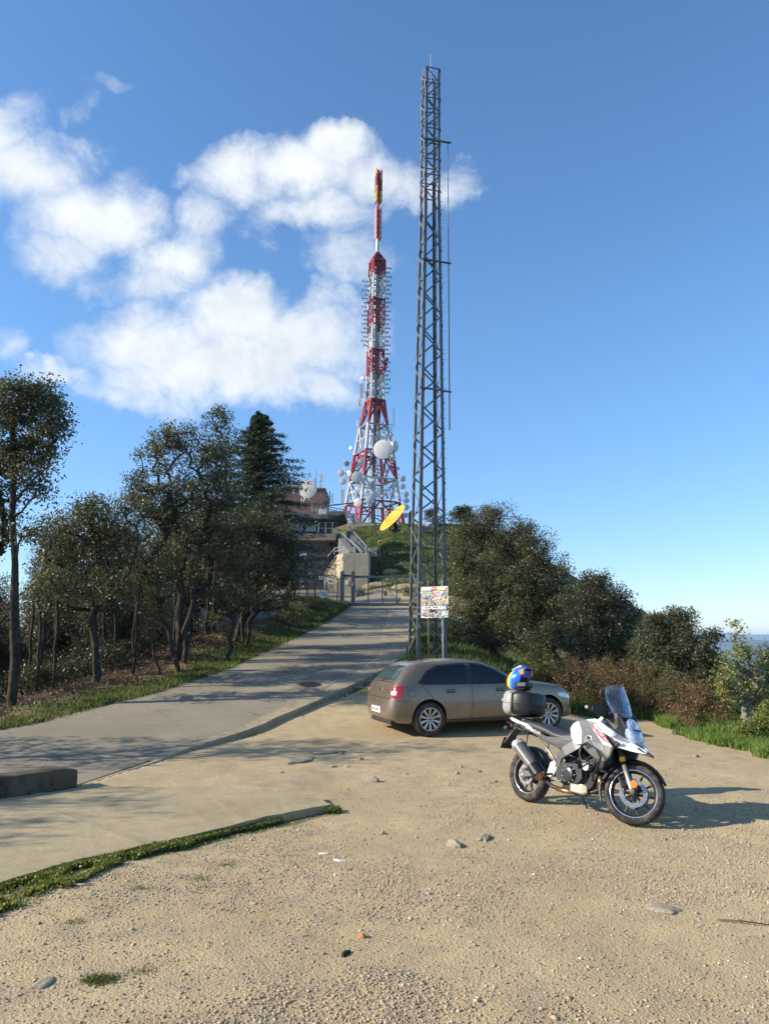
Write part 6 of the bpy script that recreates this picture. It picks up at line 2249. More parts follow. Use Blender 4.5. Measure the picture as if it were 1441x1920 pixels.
    MB().box((.0, -.262, .16), (.02, .012, .26)).build('case_rib', B_CASE, tc, bevel=.005)
    MB().box((.0, .262, .16), (.02, .012, .26)).build('case_rib', B_CASE, tc, bevel=.005)
    text_part('case_lettering', 'SHAD', .030, B_WHITE, tc, Matrix.Translation((-.165, -.256, .185)) @ Matrix.Rotation(R_(-14), 4, 'Z') @ Matrix.Rotation(R_(90), 4, 'X'))
    MB().box((-.27, 0, .10), (.02, .12, .03)).build('case_latch', B_SILVER, tc, bevel=.004)
    MB().box((.17, -.06, .10), (.03, .05, .08)).build('sticker', pmat('pale_yellow_sticker', (.55, .50, .25), .5), tc, bevel=.004)
    # ---------- helmet
    he = bpy.data.objects.new('helmet', None)
    COL.objects.link(he)
    he.matrix_world = W @ Matrix.Translation((-.31, -.03, 1.345)) @ Matrix.Rotation(R_(6), 4, 'Z') @ Matrix.Rotation(R_(-6), 4, 'Y') @ Matrix.Scale(1.1, 4)
    tag(he, 'blue off-road helmet with yellow and red stripes resting on the top case', 'helmet')

    def shell(t, r=1.0):
        # x from back to front
        hw = .118 * math.sqrt(max(0, 1 - ((t - .02) / .145) ** 2)) ** .85
        hh = .128 * math.sqrt(max(0, 1 - ((t - .02) / .150) ** 2)) ** .85
        return sellipse(t, 0, .130 - .0 * t, max(.004, hw * r), max(.004, hh * r), 2.15, 24)
    bands = [(-.124, -.112, H_RED, 'rear_band'), (-.112, -.078, H_YELL, 'yellow_stripe'), (-.078, -.056, H_RED, 'red_stripe'), (-.056, -.024, H_YELL, 'yellow_stripe'), (-.024, .012, H_LIGHT, 'light_blue_band'), (.012, .115, H_BLUE, 'shell')]
    def slant(ring, tilt):
        return [(x + tilt * (z - .13) + .10 * abs(z - .13) ** 1.5 * 1.5, y, z) for x, y, z in ring]
    for a, b, m, n in bands:
        rr = [slant(shell(a + (b - a) * k / 4), .28) for k in range(5)]
        MB().loft(rr).build(n, m, he, smooth=False, auto=30)
    # chin bar
    MB().loft([[(.04, s_[0], .04 + .01), (.075, s_[0] * 1.04, .035), (.075, s_[0] * 1.04, .085), (.04, s_[0], .09)] for s_ in ((-.108,), (-.1,))] +
              [[(.15 + .03 * math.cos(u), .085 * math.sin(u), .03), (.18 + .02 * math.cos(u), .09 * math.sin(u), .035), (.18 + .02 * math.cos(u), .085 * math.sin(u), .085), (.15 + .03 * math.cos(u), .08 * math.sin(u), .09)] for u in (-1.1, -.6, 0, .6, 1.1)] +
              [[(.04, s_[0], .04 + .01), (.075, s_[0] * 1.04, .035), (.075, s_[0] * 1.04, .085), (.04, s_[0], .09)] for s_ in ((.1,), (.108,))]).build('chin_bar', B_BLACK, he, bevel=.006, auto=40)
    MB().loft([sellipse(.085, 0, .135, .080, .075, 2.4, 20), sellipse(.125, 0, .135, .070, .055, 2.4, 20)]).build('eye_port', SEAM, he, smooth=True)
    # peak, raised
    pk = []
    for t in np.linspace(0, 1, 7):
        x = .02 + .17 * t
        z = .252 + .055 * t - .05 * t * t
        w_ = .095 - .015 * t
        pk.append([(x, -w_, z - .055 + .03 * t), (x, -w_ * .75, z), (x, w_ * .75, z), (x, w_, z - .055 + .03 * t), (x, w_ * .7, z - .008), (x, -w_ * .7, z - .008)])
    MB().loft(pk).build('peak', H_BLUE, he, bevel=.004)
    for s in (-1, 1):
        for k in range(4):
            MB().box((.13 + .0 * k, s * (.083), .222 - .013 * k), (.075, .012, .007), Matrix.Rotation(R_(-8), 3, 'Y')).build('orange_slat', H_ORANGE, he)
        MB().box((.125, s * .078, .205), (.085, .012, .06), Matrix.Rotation(R_(-8), 3, 'Y')).build('peak_side', H_ORANGE, he, bevel=.004)
    MB().loft([[(-.06, -.03, .255), (-.06, .03, .255), (-.06, .03, .24), (-.06, -.03, .24)], [(.06, -.045, .292), (.06, .045, .292), (.06, .045, .25), (.06, -.045, .25)], [(.10, -.04, .300), (.10, .04, .300), (.10, .04, .27), (.10, -.04, .27)]]).build('top_vent', H_GREY, he, bevel=.005)
    MB().loft([[(.03, -.105, .0), (.03, .105, .0), (.03, .105, .03), (.03, -.105, .03)], [(.16, -.06, .0), (.16, .06, .0), (.16, .06, .03), (.16, -.06, .03)]]).build('neck_padding', SEAM, he, bevel=.008)


build_bike()
# ------------------------------------------------------------------ lattice mast
STEEL = pmat('weathered_grey_steel', (0.135, 0.143, 0.150), .55, .35, .15, 3, .2, 60, .002, dirt=(0.13, 0.095, 0.07), dirt_amt=.3)
STEEL_L = pmat('galvanised_steel', (0.36, 0.37, 0.38), .45, .6, .12, 6)
T_RED = pmat('tower_red_paint', (0.30, 0.014, 0.022), .5, 0, .15, .6, dirt=(.25, .05, .04), dirt_amt=.4)
T_WHITE = pmat('tower_white_paint', (0.52, 0.52, 0.50), .5, 0, .1, .6, dirt=(.30, .29, .27), dirt_amt=.5)
T_GREY = pmat('tower_grey_cable', (0.23, 0.25, 0.27), .6, .2, .2, 1.0)
DISH_W = pmat('dish_radome', (0.62, 0.61, 0.585), .5, 0, .05, 1.5, dirt=(.45, .43, .39), dirt_amt=.4)
DISH_B = pmat('dish_tan_radome', (0.34, 0.27, 0.22), .5, 0, .1, 1.5)
DISH_S = pmat('dish_shroud', (0.42, 0.43, 0.44), .5, .2, .1, 2)
T_YEL = pmat('tower_ochre_panel', (0.55, 0.36, 0.05), .4, 0, .1, 1)
T_PINK = pmat('tower_pink_radome', (0.66, 0.30, 0.30), .3, 0, .08, 1, coat=.3)
DARKM = pmat('dark_metal', (0.03, 0.032, 0.035), .5, .3)


def build_mast():
    Z0, ZB, ZT = gz(1.27, 23.28) - .1, 16.4, 20.9
    th = R_(15)
    root = thing('lattice_mast', 'tall grey steel lattice mast with a whip antenna standing behind the parked car', 'mast', (1.27, 23.28, Z0))

    def ctr(z):
        t = (z - Z0) / (ZT - Z0)
        return Vector((.30 * t, .06 * t))

    def wid(z):
        return .95 + (.53 - .95) * min(1, (z - Z0) / (ZB - Z0)) - .03 * max(0, (z - ZB) / (ZT - ZB))

    def corner(k, z):
        w = wid(z) / 2
        sx, sy = ((-1, -1), (1, -1), (1, 1), (-1, 1))[k]
        c = ctr(z)
        x, y = sx * w, sy * w
        return Vector((c.x + x * math.cos(th) - y * math.sin(th), c.y + x * math.sin(th) + y * math.cos(th), z - Z0))
    for k in range(4):
        mb = MB()
        s = .082
        # angle section: two flanges
        c0 = [corner(k, Z0), corner(k, ZB), corner(k, ZT)]
        nx = [(corner((k + 1) % 4, Z0) - corner(k, Z0)).normalized(), (corner((k + 3) % 4, Z0) - corner(k, Z0)).normalized()]
        for a, b, w_ in ((c0[0], c0[1], .095), (c0[1], c0[2], .075)):
            for n in range(2):
                u, v = nx[n], nx[1 - n]
                m = a + u * w_ / 2
                q = b + u * w_ / 2
                th_ = .012
                ring = lambda p: [p - u * w_ / 2 - v * 0, p + u * w_ / 2 - v * 0, p + u * w_ / 2 + v * th_, p - u * w_ / 2 + v * th_]
                mb.loft([ring(m), ring(q)])
        mb.build('leg', STEEL, root)
    # diagonals: a zigzag on each face
    for f in range(4):
        a, b = f, (f + 1) % 4
        z = Z0 + .15 + (.32 if f % 2 else 0)
        i = 0
        while z + .64 < ZB:
            p = corner(a if i % 2 == 0 else b, z)
            q = corner(b if i % 2 == 0 else a, z + .64)
            n = (corner(b, z) - corner(a, z)).cross(Vector((0, 0, 1))).normalized()
            MB().bar(p + n * .012, q + n * .012, .050, .010, n).build('brace', STEEL, root)
            z += .64
            i += 1
        z = ZB
        h = (ZT - ZB) / 8
        for i in range(9):
            n = (corner(b, z) - corner(a, z)).cross(Vector((0, 0, 1))).normalized()
            MB().bar(corner(a, z) + n * .01, corner(b, z) + n * .01, .045, .010, n).build('horizontal_strut', STEEL, root)
            if i < 8:
                p = corner(a if i % 2 == 0 else b, z)
                q = corner(b if i % 2 == 0 else a, z + h)
                MB().bar(p + n * .02, q + n * .02, .045, .010, n).build('brace', STEEL, root)
            z += h
    # feeder cable and climbing pegs
    MB().tube([corner(2, zz) + Vector((-.08, -.08, 0)) for zz in np.linspace(Z0, 17, 9)], .022, 6).build('feeder_cable', DARKM, root)
    pg = MB()
    zz = Z0 + 2.2
    while zz < ZB:
        pg.bar(corner(1, zz), corner(1, zz) + Vector((.07, .02, 0)), .012)
        zz += .32
    o = pg.build('climbing_pegs', STEEL_L, root)
    o['kind'] = 'stuff'
    bk = MB()
    for zz in (ZB - .02, ):
        pass
    # lightning spike
    c = ctr(ZT)
    MB().tube([(c.x, c.y, ZT - Z0 - 1.0), (c.x, c.y, ZT - Z0 + .75)], .012, 6).build('lightning_rod', STEEL_L, root)
    # whip antenna on three brackets
    off = Vector((1.27, 23.28, Z0))
    top, bot = at(839, 257, 23.1) - off, at(842.5, 806, 23.1) - off
    MB().tube([bot, bot.lerp(top, .33), bot.lerp(top, .66), top], [.020, .018, .017, .012], 8).build('whip_antenna', pmat('antenna_brown_grey', (0.16, .13, .12), .5), root)
    for py, xx in ((268, 843), (494, 843), (735, 844)):
        e = at(xx, py, 23.1) - off
        s = corner(0, e.z + Z0)
        MB().bar((s.x - .05, s.y - .05, e.z + .06), (e.x + .03, e.y, e.z), .055, .045).build('antenna_bracket', STEEL, root)
    # stickers on the near leg
    cols = [(.65, .65, .62), (.6, .62, .65), (.55, .5, .2), (.62, .62, .6), (.2, .35, .6), (.65, .65, .6)]
    for i, (py, s) in enumerate([(1092, .045), (1130, .03), (1139, .05), (1151, .06), (1171, .05), (1175, .04), (1099, .03)]):
        z = at(779, py, 22.7).z
        p = corner(0, z)
        MB().box((p.x + .045, p.y - .004 + .01, p.z), (s, .004, s), Matrix.Rotation(th, 3, 'Z')).build('sticker', pmat('sticker_paper', cols[i % 6], .5), root)
    # concrete foot
    for k in range(4):
        p = corner(k, Z0)
        MB().box((p.x, p.y, -.02), (.3, .3, .24)).build('footing', CONC_KERB, root, bevel=.01)
    return root


def build_board():
    g = np.random.default_rng(12)
    c = at(814.3, 1129, 22.45)
    zg = gz(c.x, c.y)
    root = thing('sticker_board', 'square board plastered with colourful stickers on two thin posts in front of the mast', 'sign', (c.x, c.y, zg), R_(-30))
    W, H = .88, .90
    cz = c.z - zg
    for px, top in ((-.22, 1135), (.24, 1130)):
        MB().tube([(px, .03, -.2), (px, .03, cz + H / 2 + .17)], .022, 10).build('post', STEEL_L if px > 0 else pmat('rusty_post', (.16, .13, .10), .6, .3), root)
    MB().box((0, 0, cz), (W, .02, H)).build('panel', pmat('board_white', (.60, .60, .57), .5), root, bevel=.003)
    # stickers in one sheet of small squares, each with its own colour
    pal = [(.72, .72, .70), (.70, .70, .68), (.62, .50, .40), (.05, .05, .06), (.04, .10, .35), (.55, .06, .05), (.70, .45, .04), (.10, .35, .60), (.35, .60, .08), (.55, .10, .35), (.04, .45, .42), (.60, .30, .12), (.25, .25, .28), (.65, .62, .20), (.45, .35, .55), (.03, .03, .03)]
    V, F, C = [], [], []

    def quad(x, z, w, h, a, col, y):
        n = len(V)
        ca, sa = math.cos(a), math.sin(a)
        for sx, sz in ((-1, -1), (1, -1), (1, 1), (-1, 1)):
            u, v = sx * w / 2, sz * h / 2
            V.append((x + u * ca - v * sa, y, cz + z + u * sa + v * ca))
        F.append((n, n + 1, n + 2, n + 3))
        C.append(col)
    lay = 0
    spots = []
    for i in range(330):
        x, z = (g.random() - .5) * (W - .07), (g.random() - .5) * (H - .07)
        if z > H * .5 - .13:
            continue
        if g.random() < .35 and z > 0 and x > 0:
            continue
        w, h = .03 + .05 * g.random(), .025 + .035 * g.random()
        y = -.0105 - .00006 * i
        w *= 1.5
        h *= 1.5
        if i % 4 == 0:
            quad(x, z, w + .012, h + .012, 0, (.72, .72, .70), y)
        a = (g.random() - .5) * .5
        V_, = (0,),
        quad(x, z, w, h, a, pal[int(g.random() * len(pal))], y - .00003)
        quad(x + (g.random() - .5) * w * .3, z, w * .55, h * .35, a, pal[int(g.random() * len(pal))], y - .00005)
    y = -.034
    # header strip
    quad(-.22, H / 2 - .065, .30, .09, 0, (.66, .62, .62), y)
    quad(.24, H / 2 - .065, .28, .09, 0, (.72, .66, .38), y)
    quad(.0, H / 2 - .06, .15, .085, 0, (.75, .10, .03), y - .0001)
    quad(0, H / 2 - .06, .10, .02, 0, (.85, .6, .5), y - .0002)
    for i in range(10):
        quad(-.36 + .07 * i + (.03 if i > 4 else 0), H / 2 - .06 + (g.random() - .5) * .03, .03, .015, 0, pal[int(g.random() * len(pal))], y - .0003)
    # some named big blots
    for x, z, w, h, col in ((-.22, .27, .10, .05, (.25, .65, .03)), (.14, -.06, .09, .05, (.85, .35, .02)), (.25, -.06, .06, .05, (.03, .35, .75)), (.33, -.18, .07, .09, (.02, .55, .48)), (.34, .14, .05, .10, (.50, .45, .05)),
                            (-.2, -.36, .06, .06, (.35, .6, .03)), (-.09, -.24, .14, .09, (.03, .03, .03)), (.0, -.22, .03, .08, (.02, .02, .02)), (-.26, .03, .08, .05, (.65, .25, .40)), (-.15, -.01, .07, .07, (.50, .45, .3)),
                            (.3, -.34, .12, .11, (.62, .55, .58)), (-.32, .18, .09, .11, (.35, .45, .60)), (.14, .22, .05, .09, (.5, .6, .7)), (.21, .22, .05, .09, (.5, .6, .7)), (-.07, .28, .09, .04, (.60, .25, .55))):
        quad(x, z, w, h, (g.random() - .5) * .3, col, y - .0004)
    me = bpy.data.meshes.new('stickers')
    me.from_pydata(V, [], F)
    ca = me.color_attributes.new('print', 'FLOAT_COLOR', 'CORNER')
    for i, col in enumerate(C):
        for k in range(4):
            ca.data[i * 4 + k].color = (*col, 1)
    m = bpy.data.materials.new('printed_stickers')
    m.use_nodes = True
    T = NT(m.node_tree)
    T.l.new(T.attr('print').outputs['Color'], T.n['Principled BSDF'].inputs['Base Color'])
    T.n['Principled BSDF'].inputs['Roughness'].default_value = .4
    o = link('stickers', me, m, root)
    o['kind'] = 'stuff'
    word = 'ROCACORBA'
    for i, ch in enumerate(word):
        x = -.345 + i * .086
        M = Matrix.Translation((x, -.037, cz - .165)) @ Matrix.Rotation(R_(90), 4, 'X')
        bo = text_part('letter_outline', ch, .150, SEAM, root, M, .001, .018)
        text_part('letter', ch, .145, T_LET, root, Matrix.Translation((x, -.0395, cz - .162)) @ Matrix.Rotation(R_(90), 4, 'X'), .001, .006)
    return root


T_LET = pmat('white_lettering', (.80, .80, .78), .4)
build_mast()
build_board()


# ------------------------------------------------------------------ telecom tower on the summit
TY = 110.0


def dish(parent, px, py, rpx, Y, yaw=0.0, pitch=0.0, mat=None, depth=.45, name='dish_antenna', off=None, mount=True, loc=None):
    """drum dish whose face looks towards -Y, turned by yaw (towards +X) and tilted by pitch"""
    p = at(px, py, Y)
    d = (p - Vector((0, 0, CAM_H))).length
    R = rpx / FPX * d * .985
    if off is not None:
        p = p - off
    M = Matrix.Translation(p) @ Matrix.Rotation(yaw, 4, 'Z') @ Matrix.Rotation(pitch, 4, 'X')
    prof = [(0, -.12 * R), (.5 * R, -.10 * R), (.85 * R, -.04 * R), (R, 0), (R, .01), (R * 1.02, .01), (R * 1.02, R * depth)]
    o = MB().lathe([(a, b) for a, b in prof[:4]], axis='Y', n=32).build(name, mat or DISH_W, parent, M=M, auto=30)
    MB().lathe([(R, .0), (R * 1.03, .0), (R * 1.03, R * depth), (R * .7, R * (depth + .3)), (R * .25, R * (depth + .45)), (0, R * (depth + .45))], axis='Y', n=32).build('dish_shroud', DISH_S, o, M=M, auto=30)
    if mount:
        MB().tube([(0, R * (depth + .4), -R * 1.1), (0, R * (depth + .4), R * 1.1)], max(.04, R * .08), 6).build('mount_pipe', STEEL_L, o, M=M)
    return o


def build_tower():
    L = [(990, 697, 61), (945, 697.5, 50), (902, 699, 43.5), (850, 700, 36), (800, 700, 25.5), (752, 702.5, 17), (704, 703.5, 16), (657, 704, 15.6), (612, 704.5, 15.5), (562, 705.5, 15.5), (518, 706.5, 15.3), (492, 707, 15.2)]
    pts = []
    th = R_(25)
    kk = math.cos(th) + math.sin(th)
    for py, cx, hw in L:
        c = at(cx, py, TY)
        t = (c - Vector((0, 0, CAM_H))).length
        half = hw * (c.y / math.cos(PITCH) if False else t * math.cos(math.atan2(960 - py, FPX))) / FPX
        pts.append((c.z, c.x, 2 * half / kk))
    zb = pts[0][0]
    base = Vector((pts[0][1], TY, zb))
    zs = [p[0] for p in pts]
    cxs = [p[1] for p in pts]
    sd = [p[2] for p in pts]
    root = thing('telecom_tower', 'tall red and white telecommunications tower crowded with dishes on the summit', 'tower', tuple(base))

    def corner(k, z, f=1.0):
        s = np.interp(z, zs, sd) / 2 * f
        sx, sy = ((-1, -1), (1, -1), (1, 1), (-1, 1))[k % 4]
        x, y = sx * s, sy * s
        return Vector((np.interp(z, zs, cxs) + x * math.cos(th) - y * math.sin(th), TY + x * math.sin(th) + y * math.cos(th), z)) - base

    def zof(py):
        return at(704, py, TY).z
    bands = [(990, 945, 'R'), (945, 902, 'W'), (902, 850, 'R'), (850, 800, 'W'), (800, 752, 'R'), (752, 704, 'W'), (704, 657, 'R'), (657, 612, 'W'), (612, 562, 'R'), (562, 518, 'W'), (518, 492, 'R')]
    for i, (p0, p1, c) in enumerate(bands):
        z0, z1 = zof(p0), zof(p1)
        if i == 0:
            z0 = zb - .5
        m = T_RED if c == 'R' else T_WHITE
        r = .24 if i < 5 else .13
        for k in range(4):
            MB().tube([corner(k, z0), corner(k, z1)], r, 8, caps=False).build('leg', m, root)
        for k in range(4):
            a0, b0, a1, b1 = corner(k, z0), corner(k + 1, z0), corner(k, z1), corner(k + 1, z1)
            fm = MB()
            if i < 5:
                # horizontals and an inverted V with sub-braces: the arches seen in the lower tower
                mid = a1.lerp(b1, .5)
                fm.bar(a1, b1, .20)
                rb = .12
                if i % 2 == 0:
                    fm.tube([a0, mid], rb, 6)
                    fm.tube([b0, mid], rb, 6)
                    for t in (.45, .72):
                        fm.tube([a0.lerp(a1, t), a0.lerp(mid, t)], .08, 5)
                        fm.tube([b0.lerp(b1, t), b0.lerp(mid, t)], .08, 5)
                    fm.tube([a0.lerp(a1, .5), mid.lerp(a0, .25)], .09, 5)
                    fm.tube([b0.lerp(b1, .5), mid.lerp(b0, .25)], .09, 5)
                else:
                    m0 = a0.lerp(b0, .5)
                    fm.tube([a1, m0.lerp(mid, .1)], rb, 6)
                    fm.tube([b1, m0.lerp(mid, .1)], rb, 6)
                    fm.tube([a0.lerp(a1, .5), m0.lerp(a1, .5)], .08, 5)
                    fm.tube([b0.lerp(b1, .5), m0.lerp(b1, .5)], .08, 5)
                    fm.bar(a0.lerp(a1, .5), b0.lerp(b1, .5), .10)
            else:
                n = 4
                for j in range(n):
                    t0, t1 = j / n, (j + 1) / n
                    fm.bar(a0.lerp(a1, t0), b0.lerp(b1, t0), .08)
                    fm.bar(a0.lerp(a1, t0), b0.lerp(b1, t1), .06)
                    fm.bar(b0.lerp(b1, t0), a0.lerp(a1, t1), .06)
            fm.build('bracing', m, root)
    # cable riser and ladder up the middle
    zt = zof(492)
    rz = MB()
    for dx, dy, r in ((-.25, -.2, .13), (.05, -.3, .18), (.3, -.15, .12), (.0, .2, .2)):
        rz.tube([corner(0, z, 0) + Vector((dx, dy, 0)) for z in np.linspace(zb, zt, 8)], r, 6)
    rz.build('cable_riser', T_GREY, root)
    ld = MB()
    for dx in (-.55, -.2):
        ld.tube([corner(0, z, 0) + Vector((dx, -.5, 0)) for z in np.linspace(zb, zt, 8)], .05, 4)
    z = zb
    while z < zt:
        p = corner(0, z, 0)
        ld.bar(p + Vector((-.55, -.5, 0)), p + Vector((-.2, -.5, 0)), .045)
        z += .8
    ld.build('ladder', STEEL_L, root)
    # platforms
    for py in (945, 902, 850, 800, 752, 657, 562, 500):
        z = zof(py)
        f = MB()
        q = [corner(k, z, .94) for k in range(4)]
        f.loft([q, [p + Vector((0, 0, .10)) for p in q]])
        if py > 760:
            f = MB()
            for k in range(4):
                f.bar(q[k], q[(k + 1) % 4], .5, .08)
        f.build('platform', T_GREY, root)
    # panel antennas round the shaft
    g = np.random.default_rng(3)
    for py in range(500, 748, 15):
        z = zof(py)
        red = any(c == 'R' and p1 <= py < p0 for p0, p1, c in bands)
        for k in range(4):
            for t in (.2, .5, .8):
                if g.random() < .38:
                    continue
                a, b = corner(k, z, 1.12), corner(k + 1, z, 1.12)
                p = a.lerp(b, t)
                ang = math.atan2((b - a).y, (b - a).x)
                h = (.9, 1.15, .8)[int(g.random() * 3)]
                m = (T_RED if red and g.random() < .75 else (T_WHITE, DISH_S, T_GREY, DARKM, T_WHITE)[int(g.random() * 5)])
                MB().box(tuple(p), (.17 if g.random() < .7 else .34, .14, h * .85), Matrix.Rotation(ang, 3, 'Z')).build('panel_antenna', m, root)
    # dipoles standing off left and right
    for sgn, ys in ((1, range(506, 745, 8)), (-1, range(525, 650, 8))):
        for j, py in enumerate(ys):
            z = zof(py)
            k = 1 if sgn > 0 else 3
            e = corner(k, z) if sgn > 0 else corner(3, z)
            L_ = (.9, .5)[j % 2]
            d = MB()
            d.bar(e, e + Vector((sgn * L_, 0, 0)), .07)
            d.bar(e + Vector((sgn * L_, -.0, -.22)), e + Vector((sgn * L_, 0, .22)), .09)
            o = d.build('dipole_antenna', DARKM, root)
            MB().lathe([(0, -.25), (.13, -.22), (.13, .22), (0, .25)], tuple(e + Vector((sgn * .45, -.1, .0))), 'X', 10).build('dipole_cap', T_WHITE, o)
    # crown and mast top
    c1 = at(707.3, 474, TY) - base
    cr = MB()
    for k in range(4):
        cr.tube([corner(k, zt), c1 + (corner(k, zt) - corner(k, zt, 0)) * .15], .16, 6)
        a, b = corner(k, zt), corner(k + 1, zt)
        cr.bar(a, b, .2)
        cr.tube([a.lerp(b, .5), c1], .10, 5)
    q = [corner(k, zt) * .75 + corner(k, zt, 0) * .25 for k in range(4)]
    cr.loft([q, [c1 + (p - corner(0, zt, 0)) * .22 for p in q]])
    cr.build('crown', T_RED, root)

    def V(px, py):
        return at(px, py, TY) - base
    MB().tube([V(707.3, 478), V(707.6, 447)], .26, 12).build('mast_pole', T_WHITE, root)
    MB().tube([V(707.6, 450), V(709.8, 320)], .2, 10).build('spine', T_RED, root)
    for (p0, p1, x0, x1, ma, mb_) in ((449, 390, 708.2, 708.8, T_PINK, T_RED), (380, 320, 709.2, 709.9, T_YEL, T_RED)):
        for k in range(4):
            a = math.pi / 4 + k * math.pi / 2 + .25
            o_ = Vector((math.cos(a), math.sin(a), 0)) * .47
            A, B = V(x0, p0) + o_, V(x1, p1) + o_
            n = 6
            for j in range(n):
                s0, s1 = j / n + .012, (j + 1) / n - .012
                m = ma if (k in (1, 2) or ma is T_PINK and k != 0) else mb_
                if ma is T_YEL:
                    m = T_YEL if (j in (0, 1, 5) or k == 2 and j < 3) else T_RED
                    if k == 3:
                        m = T_PINK if j > 3 else m
                MB().tube([A.lerp(B, s0), A.lerp(B, s1)], .19, 8).build('antenna_module', m, root)
    MB().tube([V(706.5, 320), V(706.2, 315)], .05, 5).build('top_spike', DARKM, root)
    MB().tube([V(713, 320), V(713.6, 316)], .05, 5).build('top_spike', DARKM, root)
    # dishes
    D = [(717.5, 842.5, 18.3, 104, -.15, 0, None, .35), (741.5, 836.5, 10, 107, 1.0, 0, None, .9), (738, 857, 7, 108, 1.0, 0, None, .7), (669.5, 894.5, 10.8, 103.5, .1, 0, None, .4), (676, 865, 5.4, 105, .1, 0, None, .4),
         (639, 886.5, 6.6, 106, .0, 0, None, .35), (642, 902, 6.8, 106, .0, 0, None, .35), (653, 888, 6, 106, -.4, 0, None, .6), (649.5, 869, 5.2, 107, .1, 0, DISH_B, .35), (657, 840, 3.6, 108, -.7, 0, None, .5),
         (670, 942, 8, 103, -.25, 0, None, .45), (694, 936.5, 8.6, 103, .1, 0, None, .4), (701, 927, 6.8, 105, .2, 0, None, .4), (692, 907, 4.4, 106, .2, 0, None, .4), (746, 878, 3.2, 108, .3, 0, None, .4),
         (755, 898, 5.4, 107, .2, 0, None, .35), (755, 912, 5.4, 107, .2, 0, None, .35), (761, 926.5, 5.3, 107, .2, 0, None, .35), (762, 938, 5.3, 107, .25, 0, None, .35), (762, 951, 5.3, 107, .2, 0, None, .35), (760, 966, 4.8, 107, .2, 0, DISH_S, .35),
         (738, 911, 4.6, 108, .5, 0, None, .5), (722, 902, 4.8, 109, .4, 0, DISH_B, .5), (679, 709, 2.8, 108, -.6, 0, None, .8), (700, 900, 3, 106, 0, 0, None, .4), (668, 916, 3.2, 108, -.3, 0, None, .4), (749, 934, 4.4, 108, .9, 0, None, .5), (734, 815, 3.2, 108, .6, 0, None, .6)]
    for px, py, r, Y, yw, pt, m, dp in D:
        dish(root, px, py, r, Y, yw, pt, m, dp, off=base)
    for i in range(26):
        py = 806 + 168 * g.random()
        hw = np.interp(py, [800, 850, 902, 945, 990], [22, 31, 38, 44, 52])
        px = 700 + (g.random() * 2 - 1) * hw
        dish(root, px, py, 1.8 + 2.6 * g.random() ** 2, 105 + 8 * g.random(), (g.random() - .5) * 2.4, 0, (None, None, DISH_S, DISH_B)[int(g.random() * 4)], .5, off=base)
    for i in range(30):
        py = 800 + 165 * g.random()
        hw = np.interp(py, [800, 850, 902, 945, 990], [24, 33, 40, 46, 54])
        px = 700 + (g.random() * 2 - 1) * hw
        MB().box(tuple(at(px, py, 105 + 8 * g.random()) - base), (.18, .14, .8 + 1.2 * g.random())).build('panel_antenna', (T_WHITE, DISH_S, T_GREY)[i % 3], root)
    for i in range(14):
        px = 662 + 76 * i / 13
        y0 = np.interp(abs(px - 700), [0, 22, 40], [800, 830, 925])
        MB().tube([V(px, 985), V(700 + (px - 700) * .8, y0)], .045, 5).build('cable_run', T_GREY if i % 2 else T_WHITE, root)
    # outrigger masts that carry the side dishes
    for x0, x1, y0, y1 in ((646, 646, 862, 915), (758, 758, 890, 975), (748, 748, 888, 905), (733, 734.5, 795, 818), (738, 738, 765, 800), (670, 670, 786, 800), (676, 676, 706, 742)):
        MB().tube([V(x0, y1), V(x1, y0)], .06, 6).build('outrigger_mast', STEEL_L, root)
    for x0, x1, y in ((646, 664, 868), (646, 660, 896), (758, 741, 897), (758, 742, 912), (758, 744, 926), (758, 745, 938), (758, 746, 952), (733, 722, 796), (734, 724, 816), (670, 676, 786), (676, 688, 712), (676, 690, 735)):
        MB().bar(V(x0, y), V(x1, y), .07).build('outrigger_arm', STEEL_L, root)
    MB().box(tuple(V(677.5, 733)), (.42, .3, 2.2)).build('panel_antenna', T_WHITE, root)
    MB().box(tuple(V(674, 755)), (.4, .3, 1.0)).build('panel_antenna', T_WHITE, root)
    MB().box(tuple(V(642, 930)), (.4, .3, 1.9)).build('panel_antenna', T_WHITE, root)
    MB().box(tuple(V(723, 683)), (.45, .4, 1.9), Matrix.Rotation(R_(12), 3, 'Y')).build('panel_antenna', T_RED, root)
    # footings
    for k in range(4):
        p = corner(k, zb)
        MB().box((p.x, p.y, -.4), (1.3, 1.3, 1.1)).build('footing', CONC_KERB, root, bevel=.03)
    return root


build_tower()


# ------------------------------------------------------------------ hilltop station
def fbox(px0, px1, py0, py1, Y0, depth):
    """box whose front face covers a pixel rectangle at distance Y0"""
    a, b = at(px0, py1, Y0), at(px1, py0, Y0)
    a2, b2 = at(px0, py0, Y0), at(px1, py1, Y0)
    x0, x1 = (a.x + a2.x) / 2, (b.x + b2.x) / 2
    return (x0, x1, Y0, Y0 + depth, a.z, b.z)


def addbox(mb, q, base=Vector((0, 0, 0))):
    x0, x1, y0, y1, z0, z1 = q
    mb.box(((x0 + x1) / 2 - base.x, (y0 + y1) / 2 - base.y, (z0 + z1) / 2 - base.z), (x1 - x0, y1 - y0, z1 - z0))
    return mb


BRICK = pmat('brown_brick', (0.21, 0.125, 0.09), .85, 0, .25, 3, dirt=(.12, .08, .06), dirt_amt=.5)
RAIL = pmat('pale_railing', (0.26, 0.28, 0.30), .45, .3)
GLASSW = pmat('window_sky_glass', (0.10, 0.14, 0.18), .04, 0, .05, 2, spec=1.0, coat=1.0)
BLUEP = pmat('blue_painted_frame', (0.04, 0.10, 0.22), .5)
RECESS_SHADE = pmat('recess_shade', (0.05, 0.05, 0.055), .8)  # near-black colour paints the shade of the recess and the opening


